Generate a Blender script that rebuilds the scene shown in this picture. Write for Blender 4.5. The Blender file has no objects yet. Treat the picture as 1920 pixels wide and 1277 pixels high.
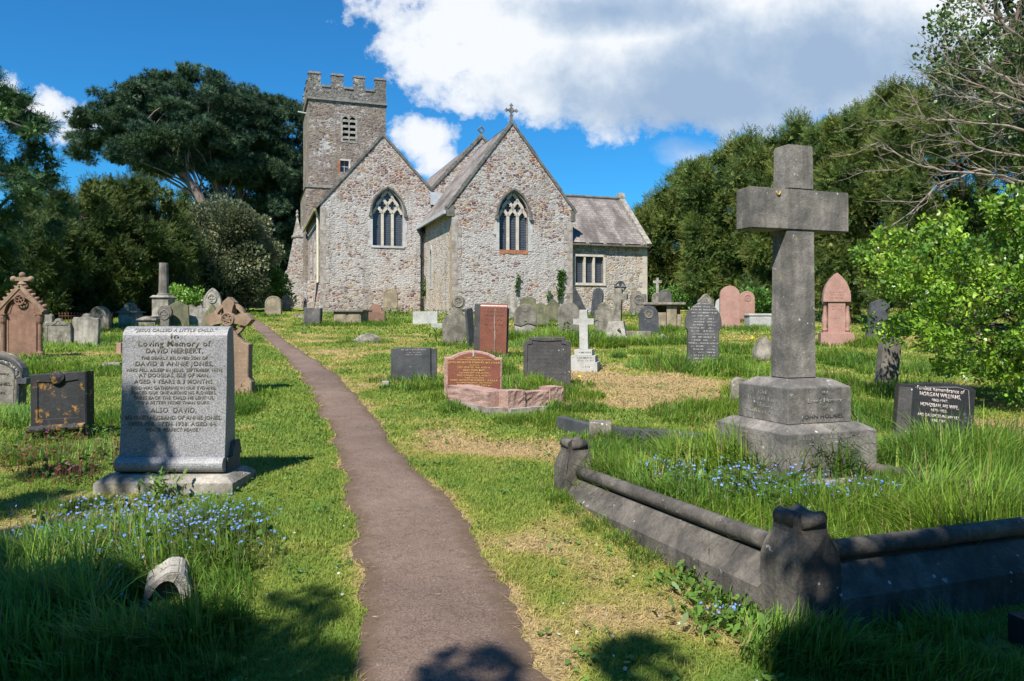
import bpy, bmesh, math, random
import numpy as np
from mathutils import Vector, Matrix
random.seed(7); RNG = np.random.default_rng(11)
sc = bpy.context.scene
COL = sc.collection
PI = math.pi; rad = math.radians
F = 1417.0; CZ = 1.65            # focal length in photo pixels, eye height

# ------------------------------------------------------------------ noise
def vnoise(x, y, seed=0):
    x = np.asarray(x, float); y = np.asarray(y, float)
    xi = np.floor(x).astype(np.int64); yi = np.floor(y).astype(np.int64)
    fx = x-xi; fy = y-yi; fx = fx*fx*(3-2*fx); fy = fy*fy*(3-2*fy)
    def h(a, b):
        n = (a*374761393 + b*668265263 + seed*1442695041) & 0xffffffff
        n = ((n ^ (n >> 13))*1274126177) & 0xffffffff
        return ((n ^ (n >> 16)) & 0xffff)/65535.0
    return (h(xi, yi)*(1-fx)+h(xi+1, yi)*fx)*(1-fy)+(h(xi, yi+1)*(1-fx)+h(xi+1, yi+1)*fx)*fy
def fbm(x, y, seed=0, o=3):
    s = 0; a = .5; t = 0
    for i in range(o):
        s = s+a*vnoise(x*2**i, y*2**i, seed+i); t += a; a *= .5
    return s/t
# ------------------------------------------------------------------ ground height
U = Vector((-.333, .943)); Vv = Vector((.943, .333))     # axes of the walled cross plot
PLOT0 = Vector((1.39, 3.65))
def sstep(a, b, x):
    t = np.clip((np.asarray(x, float)-a)/(b-a), 0, 1); return t*t*(3-2*t)
def g(x, y):
    x = np.asarray(x, float); y = np.asarray(y, float)
    yy = np.where(y < 56, y, 56+(1-np.exp(-(y-56)/10.0))*10.0)
    z = .043*yy
    amp = sstep(5, 14, y)*.06
    z = z+amp*(fbm(x*.35+9, y*.35, 3)-.5)*2
    # soil raised a little inside the walled plot
    dx = x-PLOT0.x; dy = y-PLOT0.y
    a = dx*U.x+dy*U.y; b = dx*Vv.x+dy*Vv.y
    m = sstep(0.0, .14, a)*sstep(2.8, 2.5, a)*sstep(0.0, .14, b)*sstep(2.4, 2.1, b)
    return z+m*.13
def G(x, y): return float(g(x, y))
def gp(px, py):
    """ground point that the photo shows at (px, py)"""
    lo, hi = 1.5, 70.0
    for _ in range(50):
        m = (lo+hi)/2
        if 600+(CZ-G((px-960)/F*m, m))/m*F > py: lo = m
        else: hi = m
    y = (lo+hi)/2
    return Vector(((px-960)/F*y, y, G((px-960)/F*y, y)))
def at(px, py, Y): return Vector(((px-960)/F*Y, Y, CZ-(py-600)/F*Y))
def onground(px, Y):
    x = (px-960)/F*Y; return Vector((x, Y, G(x, Y)))

# ------------------------------------------------------------------ node helper
class M:
    def __init__(s, name):
        s.m = bpy.data.materials.new(name); s.m.use_nodes = True
        s.t = s.m.node_tree; s.t.nodes.clear()
        s.out = s.t.nodes.new('ShaderNodeOutputMaterial')
    def n(s, typ, **kw):
        nd = s.t.nodes.new(typ)
        for k, v in kw.items(): setattr(nd, k, v)
        return nd
    def set(s, sock, v):
        if isinstance(v, bpy.types.NodeSocket): s.t.links.new(v, sock)
        elif isinstance(v, (tuple, list)) and len(v) == 3 and sock.type == 'RGBA': sock.default_value = (*v, 1)
        else: sock.default_value = v
    def coord(s, kind='Object'): return s.n('ShaderNodeTexCoord').outputs[kind]
    def vmul(s, v, k, off=(0, 0, 0)):
        m = s.n('ShaderNodeMapping'); s.set(m.inputs['Vector'], v)
        m.inputs['Scale'].default_value = k if isinstance(k, (tuple, list)) else (k, k, k)
        s.set(m.inputs['Location'], off)
        return m.outputs[0]
    def noise(s, v, scale, detail=4, rough=.6, out='Fac', dist=0):
        n = s.n('ShaderNodeTexNoise'); s.set(n.inputs['Vector'], v)
        n.inputs['Scale'].default_value = scale; n.inputs['Detail'].default_value = detail
        n.inputs['Roughness'].default_value = rough; n.inputs['Distortion'].default_value = dist
        return n.outputs[out]
    def vor(s, v, scale=1, feature='F1', out='Color', rnd=1.0):
        n = s.n('ShaderNodeTexVoronoi', feature=feature); s.set(n.inputs['Vector'], v)
        n.inputs['Scale'].default_value = scale; n.inputs['Randomness'].default_value = rnd
        return n.outputs[out]
    def ramp(s, f, stops, interp='LINEAR'):
        n = s.n('ShaderNodeValToRGB'); s.set(n.inputs[0], f); r = n.color_ramp; r.interpolation = interp
        while len(r.elements) < len(stops): r.elements.new(.5)
        for e, (p, c) in zip(r.elements, stops):
            e.position = p; e.color = (*c, 1) if isinstance(c, (tuple, list)) else (c, c, c, 1)
        return n.outputs[0]
    def mix(s, f, a, b, blend='MIX'):
        n = s.n('ShaderNodeMix', data_type='RGBA', blend_type=blend)
        s.set(n.inputs[0], f); s.set(n.inputs[6], a); s.set(n.inputs[7], b); return n.outputs[2]
    def math(s, op, a, b=0.0, c=0.0, clamp=False):
        n = s.n('ShaderNodeMath', operation=op, use_clamp=clamp)
        s.set(n.inputs[0], a); s.set(n.inputs[1], b); s.set(n.inputs[2], c); return n.outputs[0]
    def vadd(s, a, b):
        n = s.n('ShaderNodeVectorMath', operation='ADD'); s.set(n.inputs[0], a); s.set(n.inputs[1], b); return n.outputs[0]
    def vscale(s, a, k):
        n = s.n('ShaderNodeVectorMath', operation='SCALE'); s.set(n.inputs[0], a); n.inputs['Scale'].default_value = k; return n.outputs[0]
    def sep(s, v):
        n = s.n('ShaderNodeSeparateXYZ'); s.set(n.inputs[0], v); return n.outputs
    def bump(s, h, strength=.5, dist=.02, prev=None):
        n = s.n('ShaderNodeBump'); n.inputs['Strength'].default_value = strength; n.inputs['Distance'].default_value = dist
        s.set(n.inputs['Height'], h)
        if prev is not None: s.set(n.inputs['Normal'], prev)
        return n.outputs[0]
    def bsdf(s, col, rough=.9, nrm=None, spec=.3, metal=0.0):
        b = s.n('ShaderNodeBsdfPrincipled'); s.set(b.inputs['Base Color'], col); s.set(b.inputs['Roughness'], rough)
        b.inputs['Specular IOR Level'].default_value = spec; b.inputs['Metallic'].default_value = metal
        if nrm is not None: s.set(b.inputs['Normal'], nrm)
        s.t.links.new(b.outputs[0], s.out.inputs[0]); return s.m
    def leaf(s, col, trans=.35, rough=.6, spec=.25):
        b = s.n('ShaderNodeBsdfPrincipled'); s.set(b.inputs['Base Color'], col); b.inputs['Roughness'].default_value = rough
        b.inputs['Specular IOR Level'].default_value = spec
        t = s.n('ShaderNodeBsdfTranslucent'); s.set(t.inputs[0], col)
        x = s.n('ShaderNodeMixShader'); x.inputs[0].default_value = trans
        s.t.links.new(b.outputs[0], x.inputs[1]); s.t.links.new(t.outputs[0], x.inputs[2])
        s.t.links.new(x.outputs[0], s.out.inputs[0]); return s.m
    def objoff(s, v, k=37.0):
        oi = s.n('ShaderNodeObjectInfo'); r = s.math('MULTIPLY', oi.outputs['Random'], k)
        c = s.n('ShaderNodeCombineXYZ'); s.set(c.inputs[0], r); s.set(c.inputs[1], r); s.set(c.inputs[2], r)
        return s.vadd(v, c.outputs[0])

# ------------------------------------------------------------------ materials
def stone_mat(name, base, dark, lich=None, la=.0, speck=0.0, fine=60, rows=0.0, streak=.35, rough=.9, lich2=None, la2=.0, spots=0.0, bump=.4, rowcol=(.5, .5, .48), polish=.3):
    m = M(name); v = m.objoff(m.coord())
    big = m.noise(v, 3.2, 5, .65)
    col = m.mix(m.ramp(big, [(.38, 0.0), (.62, 1.0)]), dark, base)
    sv = m.vmul(v, (9, 9, .9)); st = m.noise(sv, 1.0, 4, .6)
    col = m.mix(m.math('MULTIPLY', m.ramp(st, [(.45, 0.0), (.75, 1.0)]), streak), col, tuple(c*.45 for c in dark))
    fn = m.noise(v, fine, 3, .7)
    col = m.mix(m.math('MULTIPLY', m.ramp(fn, [(.38, 1.0), (.62, 0.0)]), .35), col, tuple(c*.5 for c in dark))
    if speck > 0:
        w = m.vor(v, 230, out='Color'); f = m.sep(w)[0]
        col = m.mix(m.math('MULTIPLY', m.ramp(f, [(.3, 1.0), (.42, 0.0)]), speck), col, tuple(c*.2 for c in base))
        col = m.mix(m.math('MULTIPLY', m.ramp(f, [(.72, 0.0), (.85, 1.0)]), speck*.6), col, tuple(min(.8, c*1.7+.04) for c in base))
    if lich:
        l = m.noise(m.vmul(v, 1, (5, 3, 1)), 5.5, 6, .75)
        col = m.mix(m.ramp(l, [(.62-la*.3, 0.0), (.70-la*.3, .9)]), col, lich)
    if lich2:
        l = m.noise(m.vmul(v, 1, (15, 7, 9)), 11, 6, .75)
        col = m.mix(m.ramp(l, [(.64-la2*.3, 0.0), (.68-la2*.3, .9)]), col, lich2)
    if spots > 0:
        d = m.vor(v, 14, out='Distance'); k = m.noise(v, 6, 2)
        rsp = m.math('MULTIPLY', m.ramp(k, [(.5, 0.0), (.75, 1.0)]), .22)
        col = m.mix(m.math('MULTIPLY', m.math('LESS_THAN', d, rsp), spots), col, (.55, .55, .52))
    h = fn
    if rows > 0:
        s3 = m.sep(m.coord()); 
        line = m.math('SINE', m.math('MULTIPLY', s3[2], 2*PI/.062))
        ch = m.noise(m.vmul(m.coord(), (75, 1, 16)), 1.0, 1)
        msk = m.math('MULTIPLY', m.math('GREATER_THAN', line, .35), m.math('GREATER_THAN', ch, .5))
        wd = m.noise(m.vmul(m.coord(), (11, 0, 16.1)), 1.0, 0)
        msk = m.math('MULTIPLY', msk, m.math('GREATER_THAN', wd, .42))
        fr = m.math('LESS_THAN', m.sep(m.n('ShaderNodeNewGeometry').outputs['Normal'])[1], -.6)
        msk = m.math('MULTIPLY', msk, fr)
        edge = m.math('LESS_THAN', m.math('ABSOLUTE', s3[0]), m.math('MULTIPLY_ADD', m.noise(m.vmul(m.coord(), (0, 0, 16.1)), 1.0, 0), .35, .08))
        msk = m.math('MULTIPLY', msk, edge)
        col = m.mix(m.math('MULTIPLY', msk, rows), col, rowcol)
    nb = m.bump(m.noise(v, 14, 6, .7), bump, .02)
    nb = m.bump(h, bump*.6, .004, nb)
    return m.bsdf(col, rough, nb, polish)

def wall_mat(name, white=.5, cols=None, sx=.27, sz=.125, topbrown=None, band=None, brick=.0, wcol=(.50, .475, .46), mort=(.44, .41, .39), grey=0.0):
    """rubble masonry: every stone its own colour, pale mortar, remains of limewash"""
    m = M(name); o = m.coord(); z = m.sep(o)[2]
    dv = m.vscale(m.noise(o, 2.6, 4, .65, out='Color'), .34)
    v = m.vadd(o, dv)
    rend = m.ramp(m.noise(m.vmul(o, (1, 1, 1.6), (3, 7, 2)), .42, 3, .6), [(.56, 0.0), (.62, 1.0)])
    v = m.vmul(v, (1/sx, 1/sx, 1/sz))
    def cheb(feat):
        n = m.n('ShaderNodeTexVoronoi', feature=feat, distance='MINKOWSKI'); n.inputs['Exponent'].default_value = 4.0; m.set(n.inputs['Vector'], v); n.inputs['Scale'].default_value = 1; n.inputs['Randomness'].default_value = .85; return n
    v1 = cheb('F1'); r = m.sep(v1.outputs['Color'])
    ed = m.math('MULTIPLY', m.math('SUBTRACT', cheb('F2').outputs['Distance'], v1.outputs['Distance']), .6)
    cols = cols or [(.0, (.12, .065, .06)), (.15, (.20, .125, .11)), (.32, (.25, .19, .165)), (.46, (.34, .27, .21)), (.60, (.38, .26, .15)), (.70, (.42, .38, .34)), (.80, (.34, .18, .07)), (.87, (.15, .075, .07)), (.96, (.30, .09, .05))]
    c = m.ramp(r[0], cols, 'CONSTANT')
    c = m.mix(.22, c, m.noise(o, 22, 4, .7, out='Color'), 'OVERLAY')
    mm = m.ramp(ed, [(.02, 1.0), (.11, 0.0)])
    c = m.mix(mm, c, mort)
    big = m.math('MULTIPLY_ADD', m.math('SUBTRACT', m.noise(o, .5, 4, .65), .5), 1.7, .5)
    if topbrown is not None:
        zz = m.math('MULTIPLY_ADD', m.noise(o, .9, 3), 2.4, z)
        big = m.math('SUBTRACT', big, m.math('MULTIPLY', m.ramp(m.math('DIVIDE', zz, 20.0), [(topbrown/20-.02, 0.0), (topbrown/20+.05, 1.0)]), .40))
    if band is not None:
        zz = m.math('MULTIPLY_ADD', m.noise(o, 1.2, 3), .8, z)
        big = m.math('SUBTRACT', big, m.math('MULTIPLY', m.ramp(m.math('DIVIDE', zz, 20.0), [(band/20-.01, 1.0), (band/20+.015, 0.0)]), .62))
    w = m.math('ADD', big, m.math('MULTIPLY', m.math('SUBTRACT', r[1], .5), .60))
    w = m.math('ADD', w, m.math('MULTIPLY', m.math('SUBTRACT', m.noise(o, 7, 4, .7), .5), .55))
    w = m.math('SUBTRACT', w, m.math('MULTIPLY', m.math('SUBTRACT', ed, .12), .55))
    wm = m.ramp(w, [(.62-white*.35, 0.0), (.74-white*.35, .92)])
    c = m.mix(wm, c, m.mix(m.noise(o, 9, 4), tuple(k*.78 for k in wcol), wcol))
    c = m.mix(m.math('MULTIPLY', rend, .55 if white > .4 else .15), c, m.mix(m.noise(o, 12, 5, .7), (.30, .26, .235), (.47, .44, .415)))
    stn = m.noise(m.vmul(o, (1.4, 1.4, .35)), 1.0, 4, .6)
    c = m.mix(m.math('MULTIPLY', m.ramp(stn, [(.52, 0.0), (.75, 1.0)]), .45+grey), c, (.11, .10, .09))
    dk = m.noise(o, 16, 3, .7)
    c = m.mix(m.math('MULTIPLY', m.ramp(dk, [(.33, 1.0), (.45, 0.0)]), .75), c, (.06, .045, .04))
    hh = m.math('MULTIPLY', m.ramp(ed, [(0.0, 0.0), (.2, 1.0)]), 1.0)
    nb = m.bump(hh, .8, .035)
    nb = m.bump(m.noise(o, 25, 4, .7), .5, .02, nb)
    return m.bsdf(c, .95, nb, .15)

def tint_mat(name, trans=.35, rough=.6, spec=.25):
    m = M(name); a = m.n('ShaderNodeAttribute', attribute_name='tint'); return m.leaf(a.outputs['Color'], trans, rough, spec)

def plain(name, col, rough=.6, metal=0, var=.25, scale=20, bump=.2, spec=.4):
    m = M(name); v = m.coord(); n = m.noise(v, scale, 4, .6)
    c = m.mix(m.ramp(n, [(.3, 0.0), (.7, 1.0)]), tuple(k*(1-var) for k in col), tuple(min(1, k*(1+var)) for k in col))
    return m.bsdf(c, rough, m.bump(n, bump, .01), spec, metal)

MT = {}
def mats():
    S = stone_mat
    MT['grey'] = S('weathered_grey_stone', (.33, .30, .25), (.12, .11, .09), (.34, .31, .20), .04, lich2=(.46, .46, .42), la2=.08, spots=.8, streak=.6, bump=.7)
    MT['greyrows'] = S('lettered_grey_stone', (.28, .255, .215), (.12, .11, .09), (.34, .33, .25), -.02, lich2=(.42, .42, .38), la2=.03, rows=.45, rowcol=(.09, .085, .08), spots=.4)
    MT['pale'] = S('pale_limestone', (.44, .41, .36), (.19, .175, .15), (.3, .28, .2), -.0, streak=.5, bump=.7, spots=.6, lich2=(.5, .5, .46), la2=.02)
    MT['sand'] = S('buff_sandstone', (.35, .29, .20), (.20, .165, .12), (.27, .27, .13), .0, spots=.4)
    MT['brown'] = S('brown_sandstone', (.34, .245, .17), (.22, .15, .105), (.40, .39, .35), -.05, lich2=(.50, .52, .50), la2=-.02, rows=.25, rowcol=(.14, .10, .07))
    MT['redsand'] = S('red_sandstone', (.30, .175, .125), (.19, .11, .08), (.33, .27, .2), -.05, rows=.3, rowcol=(.13, .08, .06))
    MT['moss'] = S('mossy_stone', (.20, .19, .12), (.11, .11, .07), (.20, .23, .06), .12)
    MT['slate'] = S('dark_slate', (.085, .09, .10), (.045, .048, .055), (.2, .2, .19), -.15, spots=.5, rough=.65, polish=.4)
    MT['slaterows'] = S('lettered_slate', (.125, .125, .13), (.075, .075, .08), (.22, .21, .15), -.05, rows=.7, rowcol=(.45, .44, .42), lich2=(.34, .19, .05), la2=-.10)
    MT['orange'] = S('orange_lichened_stone', (.16, .15, .145), (.08, .08, .08), (.42, .22, .05), .05)
    MT['darkgran'] = S('dark_grey_granite', (.10, .095, .095), (.055, .052, .052), (.3, .29, .27), -.18, speck=.35, spots=.9, rows=.7, rowcol=(.035, .033, .03), rough=.75)
    MT['cross'] = S('aged_grey_cross_stone', (.30, .275, .25), (.12, .114, .107), (.32, .25, .10), .02, lich2=(.46, .46, .43), la2=.02, spots=.9, streak=.75, bump=.6)
    MT['kerb'] = S('dark_weathered_kerb_stone', (.185, .165, .142), (.075, .068, .062), (.28, .20, .08), -.06, lich2=(.38, .38, .36), la2=-.03, spots=.6, streak=.8, bump=.7)
    MT['pinkgran'] = S('pink_granite', (.43, .255, .215), (.34, .19, .155), speck=.35, streak=.1, rough=.7)
    MT['redgran'] = S('polished_red_granite', (.25, .095, .065), (.19, .07, .05), speck=.35, streak=.05, rough=.35, polish=.5, bump=.1)
    MT['pinkrough'] = S('rough_pink_granite', (.50, .33, .28), (.34, .20, .17), speck=.4, streak=.15, bump=1.0)
    MT['gran'] = S('silver_grey_granite', (.31, .31, .325), (.24, .24, .255), speck=.6, streak=.05, rough=.5, bump=.12, polish=.4)
    MT['grandark'] = S('stained_granite', (.17, .165, .155), (.09, .085, .08), (.3, .29, .25), -.1, speck=.5)
    MT['white'] = S('white_marble', (.50, .50, .475), (.36, .36, .34), (.25, .25, .22), -.1, streak=.15, lich2=(.3, .3, .27), la2=-.1, bump=.7)
    MT['black'] = S('black_granite', (.035, .037, .042), (.022, .023, .027), (.2, .2, .19), -.2, speck=.3, streak=.1, rough=.35, polish=.5, bump=.1)
    MT['lichslab'] = S('black_slab_with_ochre_lichen', (.035, .036, .04), (.02, .02, .022), (.32, .17, .03), .22, lich2=(.25, .25, .25), la2=-.05, rough=.6)
    MT['col'] = S('brown_grey_column_stone', (.26, .235, .21), (.14, .125, .11), None, streak=.5)
    MT['letter'] = plain('cut_letters', (.12, .11, .08), .8)
    MT['gold'] = plain('gold_letters', (.52, .36, .10), .5)
    MT['silver'] = plain('pale_painted_letters', (.58, .50, .48), .6)
    MT['darklet'] = plain('dark_cut_letters', (.06, .058, .055), .9)
    MT['whitelet'] = plain('lichen_white_letters', (.23, .225, .215), .9)
    MT['rust'] = plain('rusty_iron', (.13, .05, .03), .9)
    MT['iron'] = plain('black_iron', (.018, .018, .02), .5)
    MT['pipewhite'] = plain('cream_painted_pipe', (.62, .58, .44), .6)
    MT['lead'] = plain('lead_flashing', (.38, .40, .43), .5, var=.15, scale=3)
    MT['gutter'] = plain('weathered_gutter', (.24, .235, .22), .7)
    MT['mossgutter'] = plain('mossy_gutter', (.26, .24, .13), .9)
    MT['dress'] = S('dressed_window_stone', (.60, .55, .47), (.46, .41, .35), None, streak=.2, bump=.2)
    MT['paledress'] = S('whitened_dressed_stone', (.55, .54, .53), (.40, .385, .375), None, streak=.2, bump=.25)
    MT['quoin'] = S('ochre_quoin_stone', (.42, .31, .19), (.30, .23, .16), (.45, .27, .09), .1, streak=.1)
    MT['quoin2'] = S('mottled_corner_stone', (.46, .42, .38), (.25, .21, .185), (.40, .33, .22), .0, streak=.3, lich2=(.52, .50, .48), la2=.1)
    MT['coping'] = S('dark_coping_stone', (.20, .19, .17), (.10, .095, .085), (.26, .25, .14), .0)
    MT['brick'] = plain('orange_brick', (.34, .14, .07), .9, var=.4, scale=6)
    MT['w_left'] = wall_mat('limewashed_rubble_wall', .84, band=4.0, topbrown=10.6, grey=.05)
    MT['w_chan'] = wall_mat('limewashed_rubble_wall_brown_gable', 1.15, topbrown=7.6, sx=.25, band=2.6)
    MT['w_nave'] = wall_mat('brown_rubble_wall', .1, sx=.3)
    MT['w_wing'] = wall_mat('buff_rubble_wall', .12, sx=.24, sz=.15, mort=(.52, .47, .41), cols=[(.0, (.24, .19, .16)), (.2, (.36, .31, .25)), (.4, (.44, .40, .34)), (.6, (.40, .31, .21)), (.78, (.30, .25, .22)), (.9, (.44, .26, .13))])
    MT['winring'] = S('grey_arch_stone', (.34, .31, .28), (.2, .18, .16), None)
    MT['w_side'] = wall_mat('patched_render_and_rubble_wall', .42, sx=.28)
    MT['w_tower'] = wall_mat('grey_brown_tower_rubble', -.35, sx=.26, sz=.13, mort=(.25, .215, .185), grey=.15, cols=[(.0, (.11, .08, .068)), (.2, (.17, .13, .11)), (.45, (.235, .195, .165)), (.65, (.28, .225, .175)), (.8, (.31, .24, .155)), (.9, (.23, .15, .12))])
    MT['w_towerdark'] = wall_mat('dark_parapet_rubble', -.5, sx=.26, sz=.13, mort=(.17, .16, .145), grey=.35, cols=[(.0, (.09, .08, .07)), (.3, (.14, .13, .115)), (.6, (.19, .175, .155)), (.85, (.25, .23, .20))])
    # slate roof
    m = M('stone_slate_roof'); uv = m.coord('UV')
    b = m.n('ShaderNodeTexBrick'); m.set(b.inputs['Vector'], uv); b.inputs['Scale'].default_value = 1.0
    b.inputs['Brick Width'].default_value = .42; b.inputs['Row Height'].default_value = .24; b.inputs['Mortar Size'].default_value = .012
    b.inputs['Color1'].default_value = (.29, .255, .24, 1); b.inputs['Color2'].default_value = (.19, .165, .155, 1); b.inputs['Mortar'].default_value = (.05, .045, .04, 1)
    o = m.coord(); st = m.noise(m.vmul(o, (1.3, .35, .35)), 1.0, 4, .6)
    c = m.mix(m.ramp(st, [(.42, 0.0), (.62, .85)]), b.outputs[0], (.085, .075, .07))
    c = m.mix(m.ramp(m.noise(o, 4, 5, .7), [(.55, 0.0), (.75, .5)]), c, (.36, .33, .30))
    MT['roof'] = m.bsdf(c, .9, m.bump(b.outputs['Fac'], -.8, .02), .2)
    # leaded glass behind mesh
    m = M('leaded_glass'); o = m.coord()
    s3 = m.sep(o)
    l1 = m.math('GREATER_THAN', m.math('SINE', m.math('MULTIPLY', s3[2], 2*PI/.15)), .55)
    l2 = m.math('GREATER_THAN', m.math('SINE', m.math('MULTIPLY', s3[0], 2*PI/.11)), .8)
    c = m.mix(m.math('MAXIMUM', l1, l2), m.mix(m.noise(o, 5, 3), (.045, .055, .075), (.10, .12, .15)), (.03, .034, .042))
    MT['glass'] = m.bsdf(c, .35, m.bump(m.noise(o, 8, 2), .3, .02), .5)
    # path
    m = M('worn_red_brown_tarmac'); o = m.coord()
    n1 = m.noise(o, 1.1, 5, .6); n2 = m.noise(o, 90, 4, .75)
    c = m.mix(m.ramp(n1, [(.3, 0.0), (.7, 1.0)]), (.165, .112, .084), (.27, .192, .150))
    c = m.mix(m.ramp(m.noise(o, .45, 3, .6), [(.45, 0.0), (.62, .5)]), c, (.115, .085, .07))
    c = m.mix(m.ramp(n2, [(.35, .75), (.6, 0.0)]), c, (.06, .042, .038))
    sp = m.sep(m.vor(o, 190, out='Color'))[0]
    cr = m.noise(m.vmul(o, (2.2, 3.4, 1)), 1.0, 6, .7)
    c = m.mix(m.ramp(cr, [(.48, 0.0), (.497, .5), (.515, 0.0)]), c, (.05, .036, .03))
    c = m.mix(m.ramp(sp, [(.86, 0.0), (.95, .45)]), c, (.30, .25, .22))
    e = m.n('ShaderNodeAttribute', attribute_name='tint'); ef = m.sep(e.outputs['Vector'])[0]
    ef = m.math('ADD', ef, m.math('MULTIPLY', m.math('SUBTRACT', m.noise(o, 14, 4, .7), .5), .7))
    c = m.mix(m.ramp(ef, [(.62, 0.0), (.9, .8)]), c, (.11, .075, .05))
    MT['path'] = m.bsdf(c, .95, m.bump(n2, .8, .008, m.bump(m.noise(o, 6, 4, .6), .4, .02)), .2)
    # ground
    m = M('turf_and_dry_thatch'); o = m.coord()
    a = m.n('ShaderNodeAttribute', attribute_name='tint').outputs['Color']
    n = m.noise(o, 30, 5, .75); n2 = m.noise(o, 5, 4, .7)
    c = m.mix(m.ramp(n, [(.3, .6), (.6, 0.0)]), a, (.045, .05, .015))
    c = m.mix(m.ramp(n2, [(.45, 0.0), (.75, .3)]), c, (.26, .22, .10))
    MT['turf'] = m.bsdf(c, 1.0, m.bump(n, .9, .03), .05)
    m = M('tree_bark'); o = m.coord(); n = m.noise(m.vmul(o, (8, 8, 1.5)), 1.0, 5, .7)
    MT['bark'] = m.bsdf(m.ramp(n, [(.3, (.05, .04, .032)), (.7, (.17, .14, .12))]), .95, m.bump(n, .8, .05), .1)
    m = M('reddish_pine_bark'); o = m.coord(); n = m.noise(m.vmul(o, (4, 4, 1.0)), 1.0, 5, .7)
    MT['pinebark'] = m.bsdf(m.ramp(n, [(.3, (.09, .07, .062)), (.7, (.24, .19, .165))]), .95, m.bump(n, .8, .05), .1)
    m = M('pale_bare_twigs'); o = m.coord(); n = m.noise(o, 9, 4, .7)
    MT['twig'] = m.bsdf(m.ramp(n, [(.35, (.17, .13, .10)), (.65, (.38, .33, .28))]), .9, None, .15)
    MT['leaf'] = tint_mat('leaves', .3, .5, .3)
    MT['leafgloss'] = tint_mat('glossy_leaves', .3, .38, .45)
    MT['needle'] = tint_mat('needles', .12, .6, .2)
    MT['grass'] = tint_mat('grass_blades', .4, .55, .25)
    MT['petal'] = tint_mat('petals', .3, .7, .1)
mats()

# ------------------------------------------------------------------ object helpers
def tag(o, label=None, cat=None, group=None, kind=None):
    if label: o['label'] = label
    if cat: o['category'] = cat
    if group: o['group'] = group
    if kind: o['kind'] = kind
    return o
def link(name, me, mat=None, parent=None):
    o = bpy.data.objects.new(name, me); COL.objects.link(o)
    if mat is not None and me is not None and len(me.materials) == 0: me.materials.append(mat)
    if parent is not None: o.parent = parent
    return o
def empty(name, loc=(0, 0, 0), rot=(0, 0, 0)):
    o = bpy.data.objects.new(name, None); COL.objects.link(o); o.location = loc; o.rotation_euler = rot
    o.empty_display_size = .1; return o
def bm_obj(name, bm, mat, parent=None, loc=None, rot=None, smooth=False):
    bmesh.ops.recalc_face_normals(bm, faces=bm.faces)
    me = bpy.data.meshes.new(name); bm.to_mesh(me); bm.free()
    if smooth:
        for p in me.polygons: p.use_smooth = True
    o = link(name, me, mat, parent)
    if loc is not None: o.location = loc
    if rot is not None: o.rotation_euler = rot
    return o
def box(bm, x0, x1, y0, y1, z0, z1, top=None, bev=0):
    """box; top=(ix,iy) insets the upper face on each side"""
    ix, iy = top or (0, 0)
    c = [(x0, y0, z0), (x1, y0, z0), (x1, y1, z0), (x0, y1, z0), (x0+ix, y0+iy, z1), (x1-ix, y0+iy, z1), (x1-ix, y1-iy, z1), (x0+ix, y1-iy, z1)]
    v = [bm.verts.new(p) for p in c]
    fs = [bm.faces.new([v[i] for i in q]) for q in ((3, 2, 1, 0), (4, 5, 6, 7), (0, 1, 5, 4), (1, 2, 6, 5), (2, 3, 7, 6), (3, 0, 4, 7))]
    if bev:
        es = list({e for f in fs for e in f.edges})
        bmesh.ops.bevel(bm, geom=es, offset=bev, segments=2, affect='EDGES', profile=.6)
    return v
def prism(bm, pts, axis='y', a=0, b=1):
    """closed 2D outline pushed from a to b along an axis"""
    def P(p, t): return (p[0], t, p[1]) if axis == 'y' else ((t, p[0], p[1]) if axis == 'x' else (p[0], p[1], t))
    A = [bm.verts.new(P(p, a)) for p in pts]; B = [bm.verts.new(P(p, b)) for p in pts]
    f0 = bm.faces.new(A); bm.faces.new(list(reversed(B)))
    n = len(pts)
    for i in range(n): bm.faces.new((A[i], B[i], B[(i+1) % n], A[(i+1) % n]))
    return f0
def tube(bm, pts, r, seg=8, rect=None, cap=True, normal=None):
    """tube (or bar) along a polyline; r a number or a list"""
    pts = [Vector(p) for p in pts]; n = len(pts)
    rr = r if isinstance(r, (list, tuple)) else [r]*n
    rings = []; up = Vector(normal) if normal is not None else Vector((0, 0, 1))
    for i, p in enumerate(pts):
        d = (pts[min(i+1, n-1)]-pts[max(i-1, 0)]).normalized()
        s = d.cross(up)
        if s.length < 1e-3: s = d.cross(Vector((1, 0, 0)))
        s.normalize(); t = s.cross(d).normalized()
        if rect: offs = [(-rect[0], -rect[1]), (rect[0], -rect[1]), (rect[0], rect[1]), (-rect[0], rect[1])]
        else: offs = [(math.cos(2*PI*k/seg)*rr[i], math.sin(2*PI*k/seg)*rr[i]) for k in range(seg)]
        rings.append([bm.verts.new(p+s*a+t*b) for a, b in offs])
    m = len(rings[0])
    for i in range(n-1):
        for k in range(m):
            bm.faces.new((rings[i][k], rings[i][(k+1) % m], rings[i+1][(k+1) % m], rings[i+1][k]))
    if cap:
        bm.faces.new(list(reversed(rings[0]))); bm.faces.new(rings[-1])
def lathe(bm, prof, seg=20, cx=0, cy=0):
    rings = []
    for r, z in prof: rings.append([bm.verts.new((cx+r*math.cos(2*PI*k/seg), cy+r*math.sin(2*PI*k/seg), z)) for k in range(seg)])
    for i in range(len(rings)-1):
        for k in range(seg): bm.faces.new((rings[i][k], rings[i][(k+1) % seg], rings[i+1][(k+1) % seg], rings[i+1][k]))
    bm.faces.new(list(reversed(rings[0]))); bm.faces.new(rings[-1])
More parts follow.
